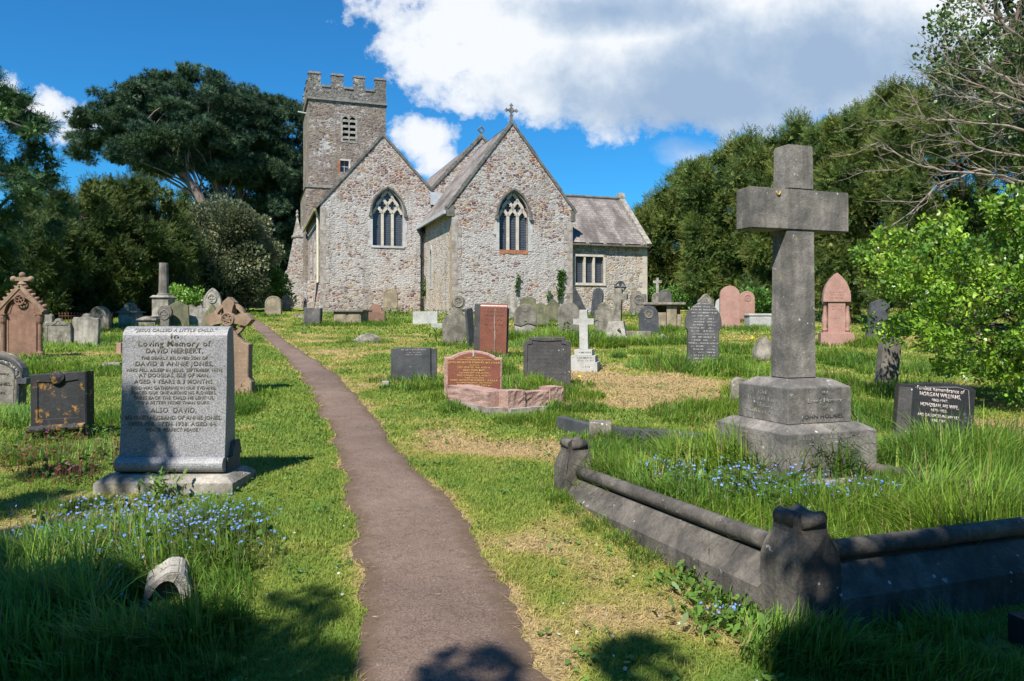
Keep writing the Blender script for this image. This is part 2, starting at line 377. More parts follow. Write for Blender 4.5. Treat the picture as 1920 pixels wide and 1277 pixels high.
def np_mesh(name, V, Fc, mat, tint=None, parent=None, smooth=False):
    V = np.ascontiguousarray(V, np.float32).reshape(-1, 3); Fc = np.ascontiguousarray(Fc, np.int32)
    n, k = Fc.shape
    me = bpy.data.meshes.new(name)
    me.vertices.add(len(V)); me.vertices.foreach_set('co', V.ravel())
    me.loops.add(n*k); me.loops.foreach_set('vertex_index', Fc.ravel())
    me.polygons.add(n); me.polygons.foreach_set('loop_start', np.arange(0, n*k, k, dtype=np.int32))
    me.polygons.foreach_set('loop_total', np.full(n, k, np.int32))
    if smooth: me.polygons.foreach_set('use_smooth', np.ones(n, bool))
    if tint is not None:
        a = me.color_attributes.new('tint', 'FLOAT_COLOR', 'POINT')
        c = np.ones((len(V), 4), np.float32); c[:, :3] = tint; a.data.foreach_set('color', c.ravel())
    me.update(calc_edges=True); me.validate()
    return link(name, me, mat, parent)
def frames(d, roll=None):
    """rotation matrices whose first column is d"""
    d = d/np.linalg.norm(d, axis=1, keepdims=True)
    a = np.where(np.abs(d[:, 2:3]) < .95, np.array([[0, 0, 1.0]]), np.array([[1.0, 0, 0]]))
    s = np.cross(a, d); s /= np.linalg.norm(s, axis=1, keepdims=True); t = np.cross(d, s)
    if roll is None: roll = RNG.uniform(0, 2*PI, len(d))
    c, q = np.cos(roll)[:, None], np.sin(roll)[:, None]
    return np.stack([d, s*c+t*q, t*c-s*q], axis=2)
def instances(tv, tf, pos, R, scale):
    tv = np.asarray(tv, float); tf = np.asarray(tf, int)
    L = tv[None]*np.asarray(scale)[:, None, None] if np.ndim(scale) == 1 else tv[None]*np.asarray(scale)[:, None, :]
    V = np.einsum('nij,nkj->nki', R, L)+pos[:, None, :]
    Fi = tf[None]+(np.arange(len(pos))*len(tv))[:, None, None]
    return V.reshape(-1, 3), Fi.reshape(-1, tf.shape[1])
_tc = {}
def text_obj(lines, name, mat, parent, depth=.0015, spacing=1.0):
    """lines: (text, x, z, height, target width or None); laid in the x-z plane facing -y"""
    bm = bmesh.new()
    for txt, x, z, h, w in lines:
        cu = bpy.data.curves.new('t', 'FONT'); cu.body = txt; cu.size = 1.0; cu.extrude = 0; cu.align_x = 'CENTER'; cu.resolution_u = 2
        cu.space_character = spacing; cu.offset = .012
        to = bpy.data.objects.new('t', cu); COL.objects.link(to)
        dg = bpy.context.evaluated_depsgraph_get(); me = bpy.data.meshes.new_from_object(to.evaluated_get(dg))
        xs = [v.co.x for v in me.vertices]
        W = (max(xs)-min(xs)) or 1; cxm = (max(xs)+min(xs))/2
        sx = h if w is None else w/W
        n0 = len(bm.verts); bm.from_mesh(me); bm.verts.ensure_lookup_table()
        for v in bm.verts[n0:]:
            v.co = Vector((x+(v.co.x-cxm)*sx, 0, z+v.co.y*h*1.38))
        COL.objects.unlink(to); bpy.data.objects.remove(to); bpy.data.curves.remove(cu); bpy.data.meshes.remove(me)
    r = bmesh.ops.extrude_face_region(bm, geom=list(bm.faces))
    for e in r['geom']:
        if isinstance(e, bmesh.types.BMVert): e.co.y -= depth
    return bm_obj(name, bm, mat, parent)

def worn_obj(rows, name, mat, parent):
    """rows (letter groups, x, z, height, width) of cut letters too worn to read: short strokes only"""
    rg = random.Random(len(rows)*13+5); bm = bmesh.new()
    for groups, x, z, h, w in rows:
        n = sum(groups)+len(groups)-1; p = w/n; k = 0
        for gi, c in enumerate(groups):
            for _ in range(c):
                cx = x-w/2+p*(k+.5); k += 1
                for _s in range(rg.randint(1, 3)):
                    t = h*.11; a = cx+rg.uniform(-.28, .28)*p; hh = h*rg.uniform(.5, 1.0)
                    if rg.random() < .6: box(bm, a-t, a+t, -.0015, .001, z, z+hh)
                    else: q = z+rg.choice((0, h*.4, h*.8)); box(bm, cx-p*.3, cx+p*.3, -.0015, .001, q, q+2*t)
            k += 1
    return bm_obj(name, bm, mat, parent)
# ------------------------------------------------------------------ path edges (from the photo, dropped on the ground)
PL = [(675, 1420), (675, 1277), (668, 1180), (680, 1080), (663, 960), (645, 880), (625, 830), (605, 780), (585, 740), (560, 700), (530, 665), (500, 640), (480, 620), (468, 607), (462, 600), (440, 594)]
PR = [(1090, 1420), (1020, 1277), (975, 1180), (935, 1080), (880, 1000), (830, 930), (780, 880), (740, 830), (700, 780), (665, 740), (640, 710), (600, 680), (560, 655), (525, 630), (500, 610), (487, 602), (462, 595)]
PLw = sorted([(p.y, p.x) for p in (gp(*q) for q in PL)]); PRw = sorted([(p.y, p.x) for p in (gp(*q) for q in PR)])
PLw.insert(0, (-6, PLw[0][1]-.1)); PRw.insert(0, (-6, PRw[0][1]+.2))
yl, xl_ = np.array(PLw).T; yr, xr_ = np.array(PRw).T
YEND = float(min(yl[-1], yr[-1]))
def path_edges(y):
    y = np.asarray(y, float)
    w = np.exp(-np.maximum(y-3, 0)/14)
    j1 = ((fbm(y*2.6, y*0+3, 21)-.5)*.16+(fbm(y*11, y*0+3, 25)-.5)*.07)
    j2 = ((fbm(y*2.6, y*0+8, 31)-.5)*.16+(fbm(y*11, y*0+8, 35)-.5)*.07)
    return np.interp(y, yl, xl_)+j1, np.interp(y, yr, xr_)+j2
def path_dist(x, y):
    """signed distance (negative inside the path)"""
    a, b = path_edges(y); d = np.maximum(a-x, x-b)
    return np.where(y > YEND, 5.0, d)

DRY = [(1220, 728, 1.7, 1.5, 1.0), (1120, 700, 1.6, 1.2, .6), (1240, 690, 1.6, .8, .8), (1240, 765, 1.0, .6, .6), (470, 800, .32, .35, 1.1), (40, 1010, 1.0, .55, 1.2), (60, 940, .6, .4, .7),
       (130, 665, 1.1, .8, .9), (620, 640, 2.2, .8, .6), (560, 628, 1.8, .8, .5), (900, 640, 2.0, .8, .5), (1000, 840, .9, .5, .55), (1010, 1010, .35, .3, .8), (820, 790, .5, .5, .35), (1130, 955, .4, .4, .5),
       (1200, 640, 2, .8, .4), (930, 745, .7, .3, .7), (1600, 720, .6, .8, .9), (1880, 800, .9, .8, .8), (1300, 1180, .6, .4, .35), (1010, 1250, .2, .4, .7), (1180, 880, .5, .4, .3), (130, 850, .5, .3, .3), (750, 700, .8, .4, .3), (850, 690, 1.5, .5, .35), (700, 660, 1.5, .6, .35)]
DRYW = [(gp(a, b), c, d, e) for a, b, c, d, e in DRY]
def dryness(x, y):
    x = np.asarray(x, float); y = np.asarray(y, float)
    n = fbm(x*1.3, y*1.3, 51); d = (n-.5)*2.0+(fbm(x*4+2, y*4, 59)-.5)*.7
    d = d+(fbm(x*.4+5, y*.4, 57)-.5)*.9*sstep(4, 12, y)
    for p, rx, ry, s in DRYW:
        q = ((x-p.x)/rx)**2+((y-p.y)/ry)**2
        d = d+s*np.exp(-q*1.2)
    pd = path_dist(x, y)
    edge = np.where(pd > 0, np.exp(-pd/.055), 1)
    d = d+edge*.95*sstep(.25, .6, fbm(x*3, y*3, 77))
    d = d+np.where(x > np.interp(y, yr, xr_), .26, -.12)
    return np.clip(d, -.5, 1.3)
def grass_col(x, y, dry=None, rnd=None):
    n = len(x)
    if dry is None: dry = dryness(x, y)
    if rnd is None: rnd = RNG.uniform(-.5, .5, n)
    hue = np.clip(fbm(x*.9+3, y*.9, 91)*.6+fbm(x*4.5+3, y*4.5, 95)*.9-.25, 0, 1)
    green = np.stack([.105+.17*hue, .215+.12*hue, .030+.03*hue], 1)
    yel = np.array([[.36, .36, .08]]); straw = np.array([[.52, .39, .20]])
    k1 = sstep(.05, .55, dry+rnd*.5)[:, None]; k2 = sstep(.40, .95, dry+rnd*.7)[:, None]
    c = green*(1-k1)+yel*k1; c = c*(1-k2)+straw*k2
    return c*(1+RNG.uniform(-.22, .22, (n, 1)))

# ------------------------------------------------------------------ ground sheet
def build_ground():
    ny, nx = 520, 420
    t = np.linspace(0, 1, ny); ys = -25+25*t*1.0+ (np.exp(t*7.0)-1)/(math.exp(7.0)-1)*700
    ys = np.concatenate([np.linspace(-40, 2, 30)[:-1], 2+np.linspace(0, 1, ny)**1.0*12, 14+np.linspace(0, 1, 200)[1:]*46, 60+np.linspace(0, 1, 40)[1:]**2*700])
    u = np.linspace(-1, 1, nx); xs = np.sinh(u*6.2)/math.sinh(6.2)*400
    X, Y = np.meshgrid(xs, ys); Z = g(X, Y)
    V = np.stack([X, Y, Z], -1).reshape(-1, 3)
    ny, nx = X.shape
    i = np.arange((ny-1)*(nx-1)); r = i//(nx-1); c = i % (nx-1); a = r*nx+c
    Fc = np.stack([a, a+1, a+nx+1, a+nx], 1)
    col = grass_col(V[:, 0], V[:, 1], rnd=np.zeros(len(V)))*.85
    o = np_mesh('ground', V, Fc, MT['turf'], col, smooth=True); tag(o, kind='structure')
build_ground()
def build_path():
    ys = np.concatenate([np.arange(-6, 12, .03), np.arange(12, YEND, .1)])
    a, b = path_edges(ys); n = 9
    k = np.linspace(0, 1, n)
    X = a[:, None]*(1-k)+b[:, None]*k; Y = np.repeat(ys[:, None], n, 1)
    Z = g(X, Y)+.006+.018*np.sin(k*PI)[None]
    V = np.stack([X, Y, Z], -1).reshape(-1, 3); ny = len(ys)
    i = np.arange((ny-1)*(n-1)); r = i//(n-1); c = i % (n-1); q = r*n+c
    Fc = np.stack([q, q+1, q+n+1, q+n], 1)
    e = np.repeat(np.abs(k*2-1)[None], ny, 0).reshape(-1, 1)
    o = np_mesh('path', V, Fc, MT['path'], np.repeat(e, 3, 1), smooth=True); tag(o, kind='structure')
build_path()
# ------------------------------------------------------------------ church (local frame: x along the gables, y away from us)
TH = math.atan2(485, 1417)
RX = Vector((math.cos(TH), math.sin(TH))); DY = Vector((-math.sin(TH), math.cos(TH)))
OX, OY = -5.97, 51.26
church = empty('church', (OX, OY, 0), (0, 0, TH))
tag(church, 'old limewashed stone church with battlemented tower and two big gables', 'church')
def cw(px, py, t):
    """local (s, z) of photo pixel on the plane y = t"""
    k = (px-960)/F
    # OX + s*RX.x + t*DY.x = k*(OY + s*RX.y + t*DY.y)
    s = (k*(OY+t*DY.y)-OX-t*DY.x)/(RX.x-k*RX.y)
    Y = OY+s*RX.y+t*DY.y
    return s, CZ-(py-600)/F*Y
GZ = 1.2      # walls start below the turf
def fill_wall(bm, outer, holes, y, depth):
    """upright wall face at y with holes whose reveals run back by depth"""
    es = []
    for loop in [outer]+holes:
        vs = [bm.verts.new((a, y, z)) for a, z in loop]
        es += [bm.edges.new((vs[i], vs[(i+1) % len(vs)])) for i in range(len(vs))]
    bmesh.ops.triangle_fill(bm, edges=es, use_beauty=True)
    for loop in holes:
        A = [bm.verts.new((a, y, z)) for a, z in loop]; B = [bm.verts.new((a, y+depth, z)) for a, z in loop]
        for i in range(len(loop)):
            j = (i+1) % len(loop); bm.faces.new((A[i], A[j], B[j], B[i]))
def arch(x0, x1, z0, zs, z2, n=10, grow=0):
    """pointed arch outline, counter-clockwise from the bottom left"""
    x0 -= grow; x1 += grow; z2 += grow*1.25; c = (x0+x1)/2; h = (x1-x0)/2; H = z2-zs
    R = (h*h+H*H)/(2*h)
    pts = [(x0, z0), (x1, z0)]
    a1 = math.asin(min(1, H/R)) if R >= H else PI/2
    for i in range(n+1):
        a = a1*i/n; pts.append((x1-R+R*math.cos(a), zs+R*math.sin(a)))
    for i in range(n-1, -1, -1):
        a = a1*i/n; pts.append((x0+R-R*math.cos(a), zs+R*math.sin(a)))
    return pts
def quadbox(bm, a, b, z0, z1, th):
    pass
def gothic_window(x0, x1, z0, zs, z2, y, dressmat, sill):
    W = x1-x0; c = (x0+x1)/2; rec = y+.34
    surround = arch(x0, x1, z0, zs, z2, grow=.26); inner = arch(x0, x1, z0, zs, z2)
    # pale dressed jambs proud of the rubble
    bm = bmesh.new()
    for s in (-1, 1):
        xa = x0 if s < 0 else x1
        z = z0-.05; i = 0
        while z < zs-.05:
            hgt = .42+.12*(i % 3); wd = .20 if i % 2 else .30
            box(bm, min(xa, xa+s*wd), max(xa, xa+s*wd), y-.022, y+.3, z, min(z+hgt, zs)-.006)
            z += hgt; i += 1
    w = bm_obj('window', bm, dressmat, church)
    # arch ring of voussoirs
    bm = bmesh.new()
    def ring(g0, g1, ya, yb):
        A = arch(x0, x1, z0, zs, z2, grow=g0)[2:]; B = arch(x0, x1, z0, zs, z2, grow=g1)[2:]
        for i in range(len(A)-1):
            q = [(A[i][0], A[i][1]), (A[i+1][0], A[i+1][1]), (B[i+1][0], B[i+1][1]), (B[i][0], B[i][1])]
            fa = [bm.verts.new((p[0], ya, p[1])) for p in q]; fb = [bm.verts.new((p[0], yb, p[1])) for p in q]
            bm.faces.new(fa); bm.faces.new(fb[::-1])
            for k in range(4): bm.faces.new((fa[k], fb[k], fb[(k+1) % 4], fa[(k+1) % 4]))
    ring(.0, .09, y-.012, y+.30)
    bm_obj('surround', bm, MT['winring'], w)
    bm = bmesh.new()
    x0b, x1b = x0, x1
    ring(.092, .19, y-.13, y+.02)
    for s, xx in ((-1, x0-.16), (1, x1+.16)): box(bm, xx-.1, xx+.1, y-.15, y+.02, zs-.22, zs-.02)
    bm_obj('hood_mould', bm, MT['coping'], w)
    # glass
    bm = bmesh.new(); prism(bm, inner, 'y', rec, rec+.03); bm_obj('pane', bm, MT['glass'], w)
    # tracery
    bm = bmesh.new(); hw, hd = .042*W/1.9, .09; yy = rec-.13
    b = zs-(z2-zs)*.02; cc = (z2-b)/1.42
    def bar(p): tube(bm, [(c+q[0]*W, yy, q[1]) for q in p], 0, rect=(hd, hw) , normal=(0, 1, 0))
    def S(x_a, za, x_b, zb, n=9):
        return [(x_a+(x_b-x_a)*(.5-.5*math.cos(PI*i/n)), za+(zb-za)*i/n) for i in range(n+1)]
    for sx in (-1/6, 1/6):
        bar([(sx, z0), (sx, b)])
        bar(S(sx, b, 0, b+.5*cc)); bar(S(sx, b, sx*2, b+.5*cc))
        bar(S(0, b+.5*cc, sx, b+cc)); bar(S(sx*2, b+.5*cc, sx, b+cc))
        bar(S(sx*2.85, b, sx*2, b+.5*cc))
        bar(S(sx, b+cc, sx*.2, b+1.38*cc))
    # cusps of the foiled cells
    for (mx, mz) in ((-1/6, b+.5*cc), (1/6, b+.5*cc), (0, b+cc)):
        for k in range(4):
            a = PI/4+k*PI/2; p = Vector((c+mx*W+.17*W*.72*math.cos(a), yy, mz+.25*cc*.95*math.sin(a))); q = Vector((c+mx*W+.055*W*math.cos(a)*1.4, yy, mz+.1*cc*math.sin(a)))
            tube(bm, [p, q], [.035, .012], 5)
    for mx in (-1/3, 0, 1/3):
        for s in (-1, 1):
            p = Vector((c+(mx+s*.135)*W, yy, b+.06*cc)); q = Vector((c+(mx+s*.055)*W, yy, b+.10*cc)); tube(bm, [p, q], [.035, .012], 5)
    bmesh.ops.translate(bm, verts=bm.verts, vec=(0, 0, 0))
    bm_obj('tracery', bm, MT['dress'], w)
    bm = bmesh.new()
    if sill == 'brick':
        for k in range(5):
            xa = x0+k*W/5; box(bm, xa+.01, xa+W/5-.01, y-.03, rec, z0-.24+.03*(k % 2), z0)
        bm_obj('sill', bm, MT['brick'], w)
    else:
        box(bm, x0-.1, x1+.1, y-.06, rec, z0-.14, z0); bm_obj('sill', bm, MT['paledress'], w)
    return inner

def roof_slab(name, a, b, c, d, th, mat, parent):
    """quad slab a-b (eaves) c-d (ridge) with uv in metres"""
    a, b, c, d = map(Vector, (a, b, c, d)); nrm = (b-a).cross(d-a).normalized()
    me = bpy.data.meshes.new(name); bm = bmesh.new(); uvl = bm.loops.layers.uv.new('UV')
    top = [bm.verts.new(p) for p in (a, b, c, d)]; bot = [bm.verts.new(p-nrm*th) for p in (a, b, c, d)]
    f = bm.faces.new(top); L = (b-a).length; H = (d-a).length
    for l, uv in zip(f.loops, ((0, 0), (L, 0), (L, H), (0, H))): l[uvl].uv = uv
    bm.faces.new(bot[::-1])
    for i in range(4): bm.faces.new((top[i], bot[i], bot[(i+1) % 4], top[(i+1) % 4]))
    bm.to_mesh(me); bm.free(); return link(name, me, mat, parent)
def coping_line(bm, pts, y0, y1, th):
    """slab along the slopes of a gable, proud of the wall in front"""
    for i in range(len(pts)-1):
        p = Vector((pts[i][0], 0, pts[i][1])); q = Vector((pts[i+1][0], 0, pts[i+1][1]))
        d = (q-p).normalized(); n = Vector((-d.z, 0, d.x));
        if n.z < 0: n = -n
        L = (q-p).length; k = max(2, int(L/.75))
        for j in range(k):
            a = p+d*L*j/k+d*.008; b = p+d*L*(j+1)/k-d*.008; h = th*(1+.12*((j*7) % 3-1))
            vs = [(a, y0), (b, y0), (b, y1), (a, y1)]
            lo = [bm.verts.new((v.x, y, v.z)) for v, y in vs]; hi = [bm.verts.new((v.x+n.x*h, y, v.z+n.z*h)) for v, y in vs]
            bm.faces.new(lo[::-1]); bm.faces.new(hi)
            for m in range(4): bm.faces.new((lo[m], lo[(m+1) % 4], hi[(m+1) % 4], hi[m]))
def quoins(x, y, z0, z1, sx, mat, sy=1, side=True):
    bm = bmesh.new(); z = z0; i = 0
    while z < z1-.1:
        h = .32+.1*((i*5) % 3); a = .55 if i % 2 else .32; b = .32 if i % 2 else .5
        xa, xb = sorted((x+.018*-sx, x+sx*a)); box(bm, xa, xb, y-.018, y+(b if side else .05), z, min(z+h, z1)-.008, bev=0); z += h; i += 1
    return bm_obj('quoin', bm, mat, church)

# --- chancel (right gable)
T0 = -7.675
lw = cw(848, 385, T0); rw = cw(1073, 390, T0); ap = cw(960, 232, T0)
cs0, cs1 = lw[0], rw[0]; cap_ = (ap[0]); ce = 8.45; cz = 13.35
wi = [cw(936, 468, T0), cw(990, 468, T0), cw(962, 360, T0)]; zs = cw(962, 405, T0)[1]
wx0, wx1 = wi[0][0], wi[1][0]; wz0 = wi[0][1]; wz2 = wi[2][1]
bm = bmesh.new()
fill_wall(bm, [(cs0, GZ), (cs1, GZ), (cs1, ce), (cap_, cz), (cs0, ce)], [arch(wx0, wx1, wz0, zs, wz2)], T0, .45)
bm_obj('wall', bm, MT['w_chan'], church)
gothic_window(wx0, wx1, wz0, zs, wz2, T0, MT['paledress'], 'brick')
# side walls
def sidewall(x, ya, yb, z0, z1, mat, holes=(), depth=.4, sgn=-1):
    bm = bmesh.new(); fill_wall(bm, [(ya, z0), (yb, z0), (yb, z1), (ya, z1)], list(holes), 0, depth)
    o = bm_obj('wall', bm, mat, church); o.rotation_euler = (0, 0, -PI/2 if sgn < 0 else PI/2)
    return o
# left side of the chancel with a white lancet; local x of the rotated wall runs towards us
bm = bmesh.new()
lan_t = -2.1; lz0, lz1 = 3.65, 6.3
lan = [(-(lan_t)+.32, lz0), (-(lan_t)-.32, lz0)]
def rot_pts(pts): return pts
ya, yb = 0.0, -T0
fill_wall(bm, [(0.0, GZ), (-T0, GZ), (-T0, ce), (0.0, ce)], [arch(-lan_t-.24, -lan_t+.24, lz0+.15, lz1-.5, lz1, n=6)], 0, .3)
w = bm_obj('wall', bm, MT['w_wing'], church); w.rotation_euler = (0, 0, -PI/2); w.location = (cs0, 0, 0)
bm = bmesh.new(); box(bm, -lan_t-.3, -lan_t+.3, .27, .3, lz0, lz1); lg = bm_obj('window', bm, MT['glass'], church); lg.rotation_euler = (0, 0, -PI/2); lg.location = (cs0, 0, 0)
bm = bmesh.new()
A = arch(-lan_t-.24, -lan_t+.24, lz0+.15, lz1-.5, lz1, n=6); B = arch(-lan_t-.24, -lan_t+.24, lz0, lz1-.5, lz1, n=6, grow=.2)
n = len(A)
va = [bm.verts.new((p[0], -.03, p[1])) for p in A]; vb = [bm.verts.new((p[0], -.03, p[1])) for p in B]
vc = [bm.verts.new((p[0], .26, p[1])) for p in A]; vd = [bm.verts.new((p[0], .0, p[1])) for p in B]
for i in range(n):
    j = (i+1) % n; bm.faces.new((va[i], va[j], vb[j], vb[i])); bm.faces.new((va[i], vc[i], vc[j], va[j])); bm.faces.new((vb[i], vb[j], vd[j], vd[i]))
o = bm_obj('surround', bm, MT['white'], lg)
bm = bmesh.new(); v = [bm.verts.new(p) for p in ((cs1, T0, GZ), (cs1, 0, GZ), (cs1, 0, ce), (cs1, T0, ce))]; bm.faces.new(v); bm_obj('wall', bm, MT['w_chan'], church)
ov = .42; sl = (cz-ce)/(cap_-cs0)
roof_slab('roof', (cs0-ov, .1, ce-ov*sl+.12), (cs0-ov, T0+.3, ce-ov*sl+.12), (cap_, T0+.3, cz+.1), (cap_, .1, cz+.1), .1, MT['roof'], church)
slr = (cz-ce)/(cs1-cap_)
roof_slab('roof', (cs1+.1, T0+.3, ce+.02), (cs1+.1, .1, ce+.02), (cap_, .1, cz+.1), (cap_, T0+.3, cz+.1), .1, MT['roof'], church)
bm = bmesh.new(); coping_line(bm, [(cs0-.25, ce-.25*sl), (cap_, cz), (cs1+.22, ce-.22*slr)], T0-.07, T0+.32, .17); bm_obj('coping', bm, MT['coping'], church)
bm = bmesh.new(); box(bm, cs0-.34, cs0+.1, T0-.04, T0+.5, ce-.75, ce-.12); bm_obj('kneeler', bm, MT['coping'], church)
bm = bmesh.new(); box(bm, cs1-.1, cs1+.2, T0-.04, T0+.5, ce-.75, ce-.1); bm_obj('kneeler', bm, MT['coping'], church)
bm = bmesh.new(); tube(bm, [(cs0-ov-.05, T0-.05, ce-ov*sl+.03), (cs0-ov-.05, .1, ce-ov*sl-.02)], 0, rect=(.07, .1)); g_ = bm_obj('gutter', bm, MT['lead'], church)
quoins(cs0, T0, GZ, ce-.8, 1, MT['quoin2']); quoins(cs1, T0, GZ, ce-.8, -1, MT['quoin2'])
bm = bmesh.new(); z = GZ; i = 0
while z < ce-1.6:
    h = .34+.1*(i % 3); box(bm, cs0-.02, cs0+.1, T0+.02, T0+.45+.15*(i % 2), z, z+h-.01); z += h; i += 1
bm_obj('quoin', bm, MT['quoin'], church)
def apex_cross(x, y, z, h, parent, fancy=True):
    bm = bmesh.new(); box(bm, x-.12, x+.12, y-.12, y+.12, z-.1, z+h*.22, top=(.05, .05))
    if fancy:
        m = z+h*.68; t = .05; L = h*.30
        box(bm, x-t, x+t, y-t, y+t, z+h*.2, z+h); box(bm, x-L, x-t-.002, y-t, y+t, m-t, m+t); box(bm, x+t+.002, x+L, y-t, y+t, m-t, m+t)
        for a in range(4):
            ex, ez = x+math.cos(a*PI/2)*L, m+math.sin(a*PI/2)*L
            for q in (-1, 0, 1):
                bx = ex+math.cos(a*PI/2+q*PI/2)*.075; bz = ez+math.sin(a*PI/2+q*PI/2)*.075
                bmesh.ops.create_icosphere(bm, subdivisions=1, radius=.05, matrix=Matrix.Translation((bx, y, bz)))
        tube(bm, [(x+.15*math.cos(k*PI/8), y, m+.15*math.sin(k*PI/8)) for k in range(17)], .025, 5, normal=(0, 1, 0), cap=False)
    else:
        m = z+h*.62; r = h*.3
        pts = [(x+r*(1.15-.38*abs(math.sin(2*(k*PI/16))))*math.cos(k*PI/16), y, m+r*(1.15-.38*abs(math.sin(2*(k*PI/16))))*math.sin(k*PI/16)) for k in range(33)]
        tube(bm, pts, .055, 6, normal=(0, 1, 0), cap=False)
    return bm_obj('finial_cross', bm, MT['coping'], parent)
apex_cross(cap_, T0+.12, cz+.15, 1.05, church)

# --- left gable (south aisle) and nave gable behind
ga = cw(718, 255, 0); gl = cw(601, 382, 0); vl = cw(808, 358, 0); na = cw(903, 258, 0)
gx0, gapx = gl[0], ga[0]; gez, gaz = gl[1], ga[1]; vx, vz = vl
nax, naz = na; nx1 = nax+(nax-vx); 
w0 = cw(697, 460, 0); w1 = cw(757, 460, 0); wt = cw(727, 356, 0); ws = cw(727, 400, 0)[1]
bm = bmesh.new()
fill_wall(bm, [(gx0, GZ), (vx, GZ), (vx, vz), (gapx, gaz), (gx0, gez)], [arch(w0[0]+.06, w1[0]-.06, w0[1], ws, wt[1])], 0, .45)
bm_obj('wall', bm, MT['w_left'], church)
gothic_window(w0[0]+.06, w1[0]-.06, w0[1], ws, wt[1], 0, MT['paledress'], 'stone')
bm = bmesh.new(); v = [bm.verts.new(p) for p in ((vx, .02, GZ), (nx1, .02, GZ), (nx1, .02, vz), (nax, .02, naz), (vx, .02, vz))]; bm.faces.new(v); bm_obj('wall', bm, MT['w_nave'], church)
TB = 11.9
sl1 = (gaz-gez)/(gapx-gx0); sl2 = (gaz-vz)/(vx-gapx); sl3 = (naz-vz)/(nax-vx)
roof_slab('roof', (gx0-.3, TB, gez-.3*sl1+.1), (gx0-.3, .28, gez-.3*sl1+.1), (gapx, .28, gaz+.1), (gapx, TB, gaz+.1), .1, MT['roof'], church)
roof_slab('roof', (vx, .28, vz+.1), (vx, TB, vz+.1), (gapx, TB, gaz+.1), (gapx, .28, gaz+.1), .1, MT['roof'], church)
roof_slab('roof', (vx, TB+6, vz+.13), (vx, .2, vz+.13), (nax, .2, naz+.1), (nax, TB+6, naz+.1), .1, MT['roof'], church)
roof_slab('roof', (nx1, .2, vz+.1), (nx1, TB+6, vz+.1), (nax, TB+6, naz+.1), (nax, .2, naz+.1), .1, MT['roof'], church)
bm = bmesh.new(); coping_line(bm, [(gx0-.25, gez-.25*sl1), (gapx, gaz), (vx-.02, vz)], -.08, .3, .16); bm_obj('coping', bm, MT['coping'], church)
bm = bmesh.new(); coping_line(bm, [(vx+.1, vz+.1*sl3), (nax, naz), (nx1, vz)], -.06, .3, .2); bm_obj('coping', bm, MT['coping'], church)
apex_cross(gapx, .1, gaz+.12, .62, church, False); apex_cross(nax, .1, naz+.16, .65, church, False)
quoins(gx0, 0, GZ, gez-.2, 1, MT['quoin2'])
# lead hopper and flashing in the valley
bm = bmesh.new(); box(bm, vx-.05, vx+.75, -.16, .0, vz-.95, vz-.1); box(bm, vx+.2, vx+1.1, -.5, -.17, vz-1.35, vz-.75); bm_obj('flashing', bm, MT['lead'], church)
# drainpipes
bm = bmesh.new(); tube(bm, [(cs0-.2, -.55, ce-.9), (cs0-.22, -.15, ce-1.3), (cs0-.22, -.15, GZ+.6)], .085, 10)
for z in (2.6, 4.1, 5.9): tube(bm, [(cs0-.22, -.15, z), (cs0-.22, -.15, z+.12)], .115, 10)
tube(bm, [(cs0-.22, -.2, ce-1.0), (cs0-.22, -.2, ce-.6)], .17, 8)
bm_obj('drainpipe', bm, MT['iron'], church)
bm = bmesh.new(); tube(bm, [(gx0-.32, .25, gez-.3), (gx0-.14, .5, gez-.8), (gx0-.14, .5, 4.1)], .08, 10); bm_obj('drainpipe', bm, MT['pipewhite'], church)
bm = bmesh.new(); tube(bm, [(gx0-.14, .5, 4.1), (gx0-.34, .5, GZ+.6)], .08, 10); bm_obj('drainpipe', bm, MT['iron'], church)
bm = bmesh.new(); tube(bm, [(gx0-.36, .0, gez-.32*sl1), (gx0-.36, TB, gez-.32*sl1-.1)], 0, rect=(.06, .1)); bm_obj('gutter', bm, MT['mossgutter'], church)
# long side wall of the aisle, buttressed and partly rendered
bm = bmesh.new()
v = [bm.verts.new(p) for p in ((gx0, 0, GZ), (gx0, TB+1, GZ), (gx0, TB+1, gez), (gx0, 0, gez))]; bm.faces.new(v)
v = [bm.verts.new(p) for p in ((gx0-.55, 0.02, GZ), (gx0-.55, TB, GZ), (gx0-.001, TB, 4.6), (gx0-.001, 0.02, 4.4))]; bm.faces.new(v)
v = [bm.verts.new(p) for p in ((gx0-.55, 0.02, GZ), (gx0-.001, 0.02, 4.4), (gx0, 0.02, GZ))]; bm.faces.new(v)
bm_obj('wall', bm, MT['w_side'], church)
for yy in (3.4, 7.2):
    bm = bmesh.new(); box(bm, gx0-.16, gx0-.02, yy, yy+.9, 4.4, 7.2, top=(.0, .0)); box(bm, gx0-.6, gx0-.02, yy, yy+.7, GZ, 4.4); bm_obj('buttress', bm, MT['w_side'], church)

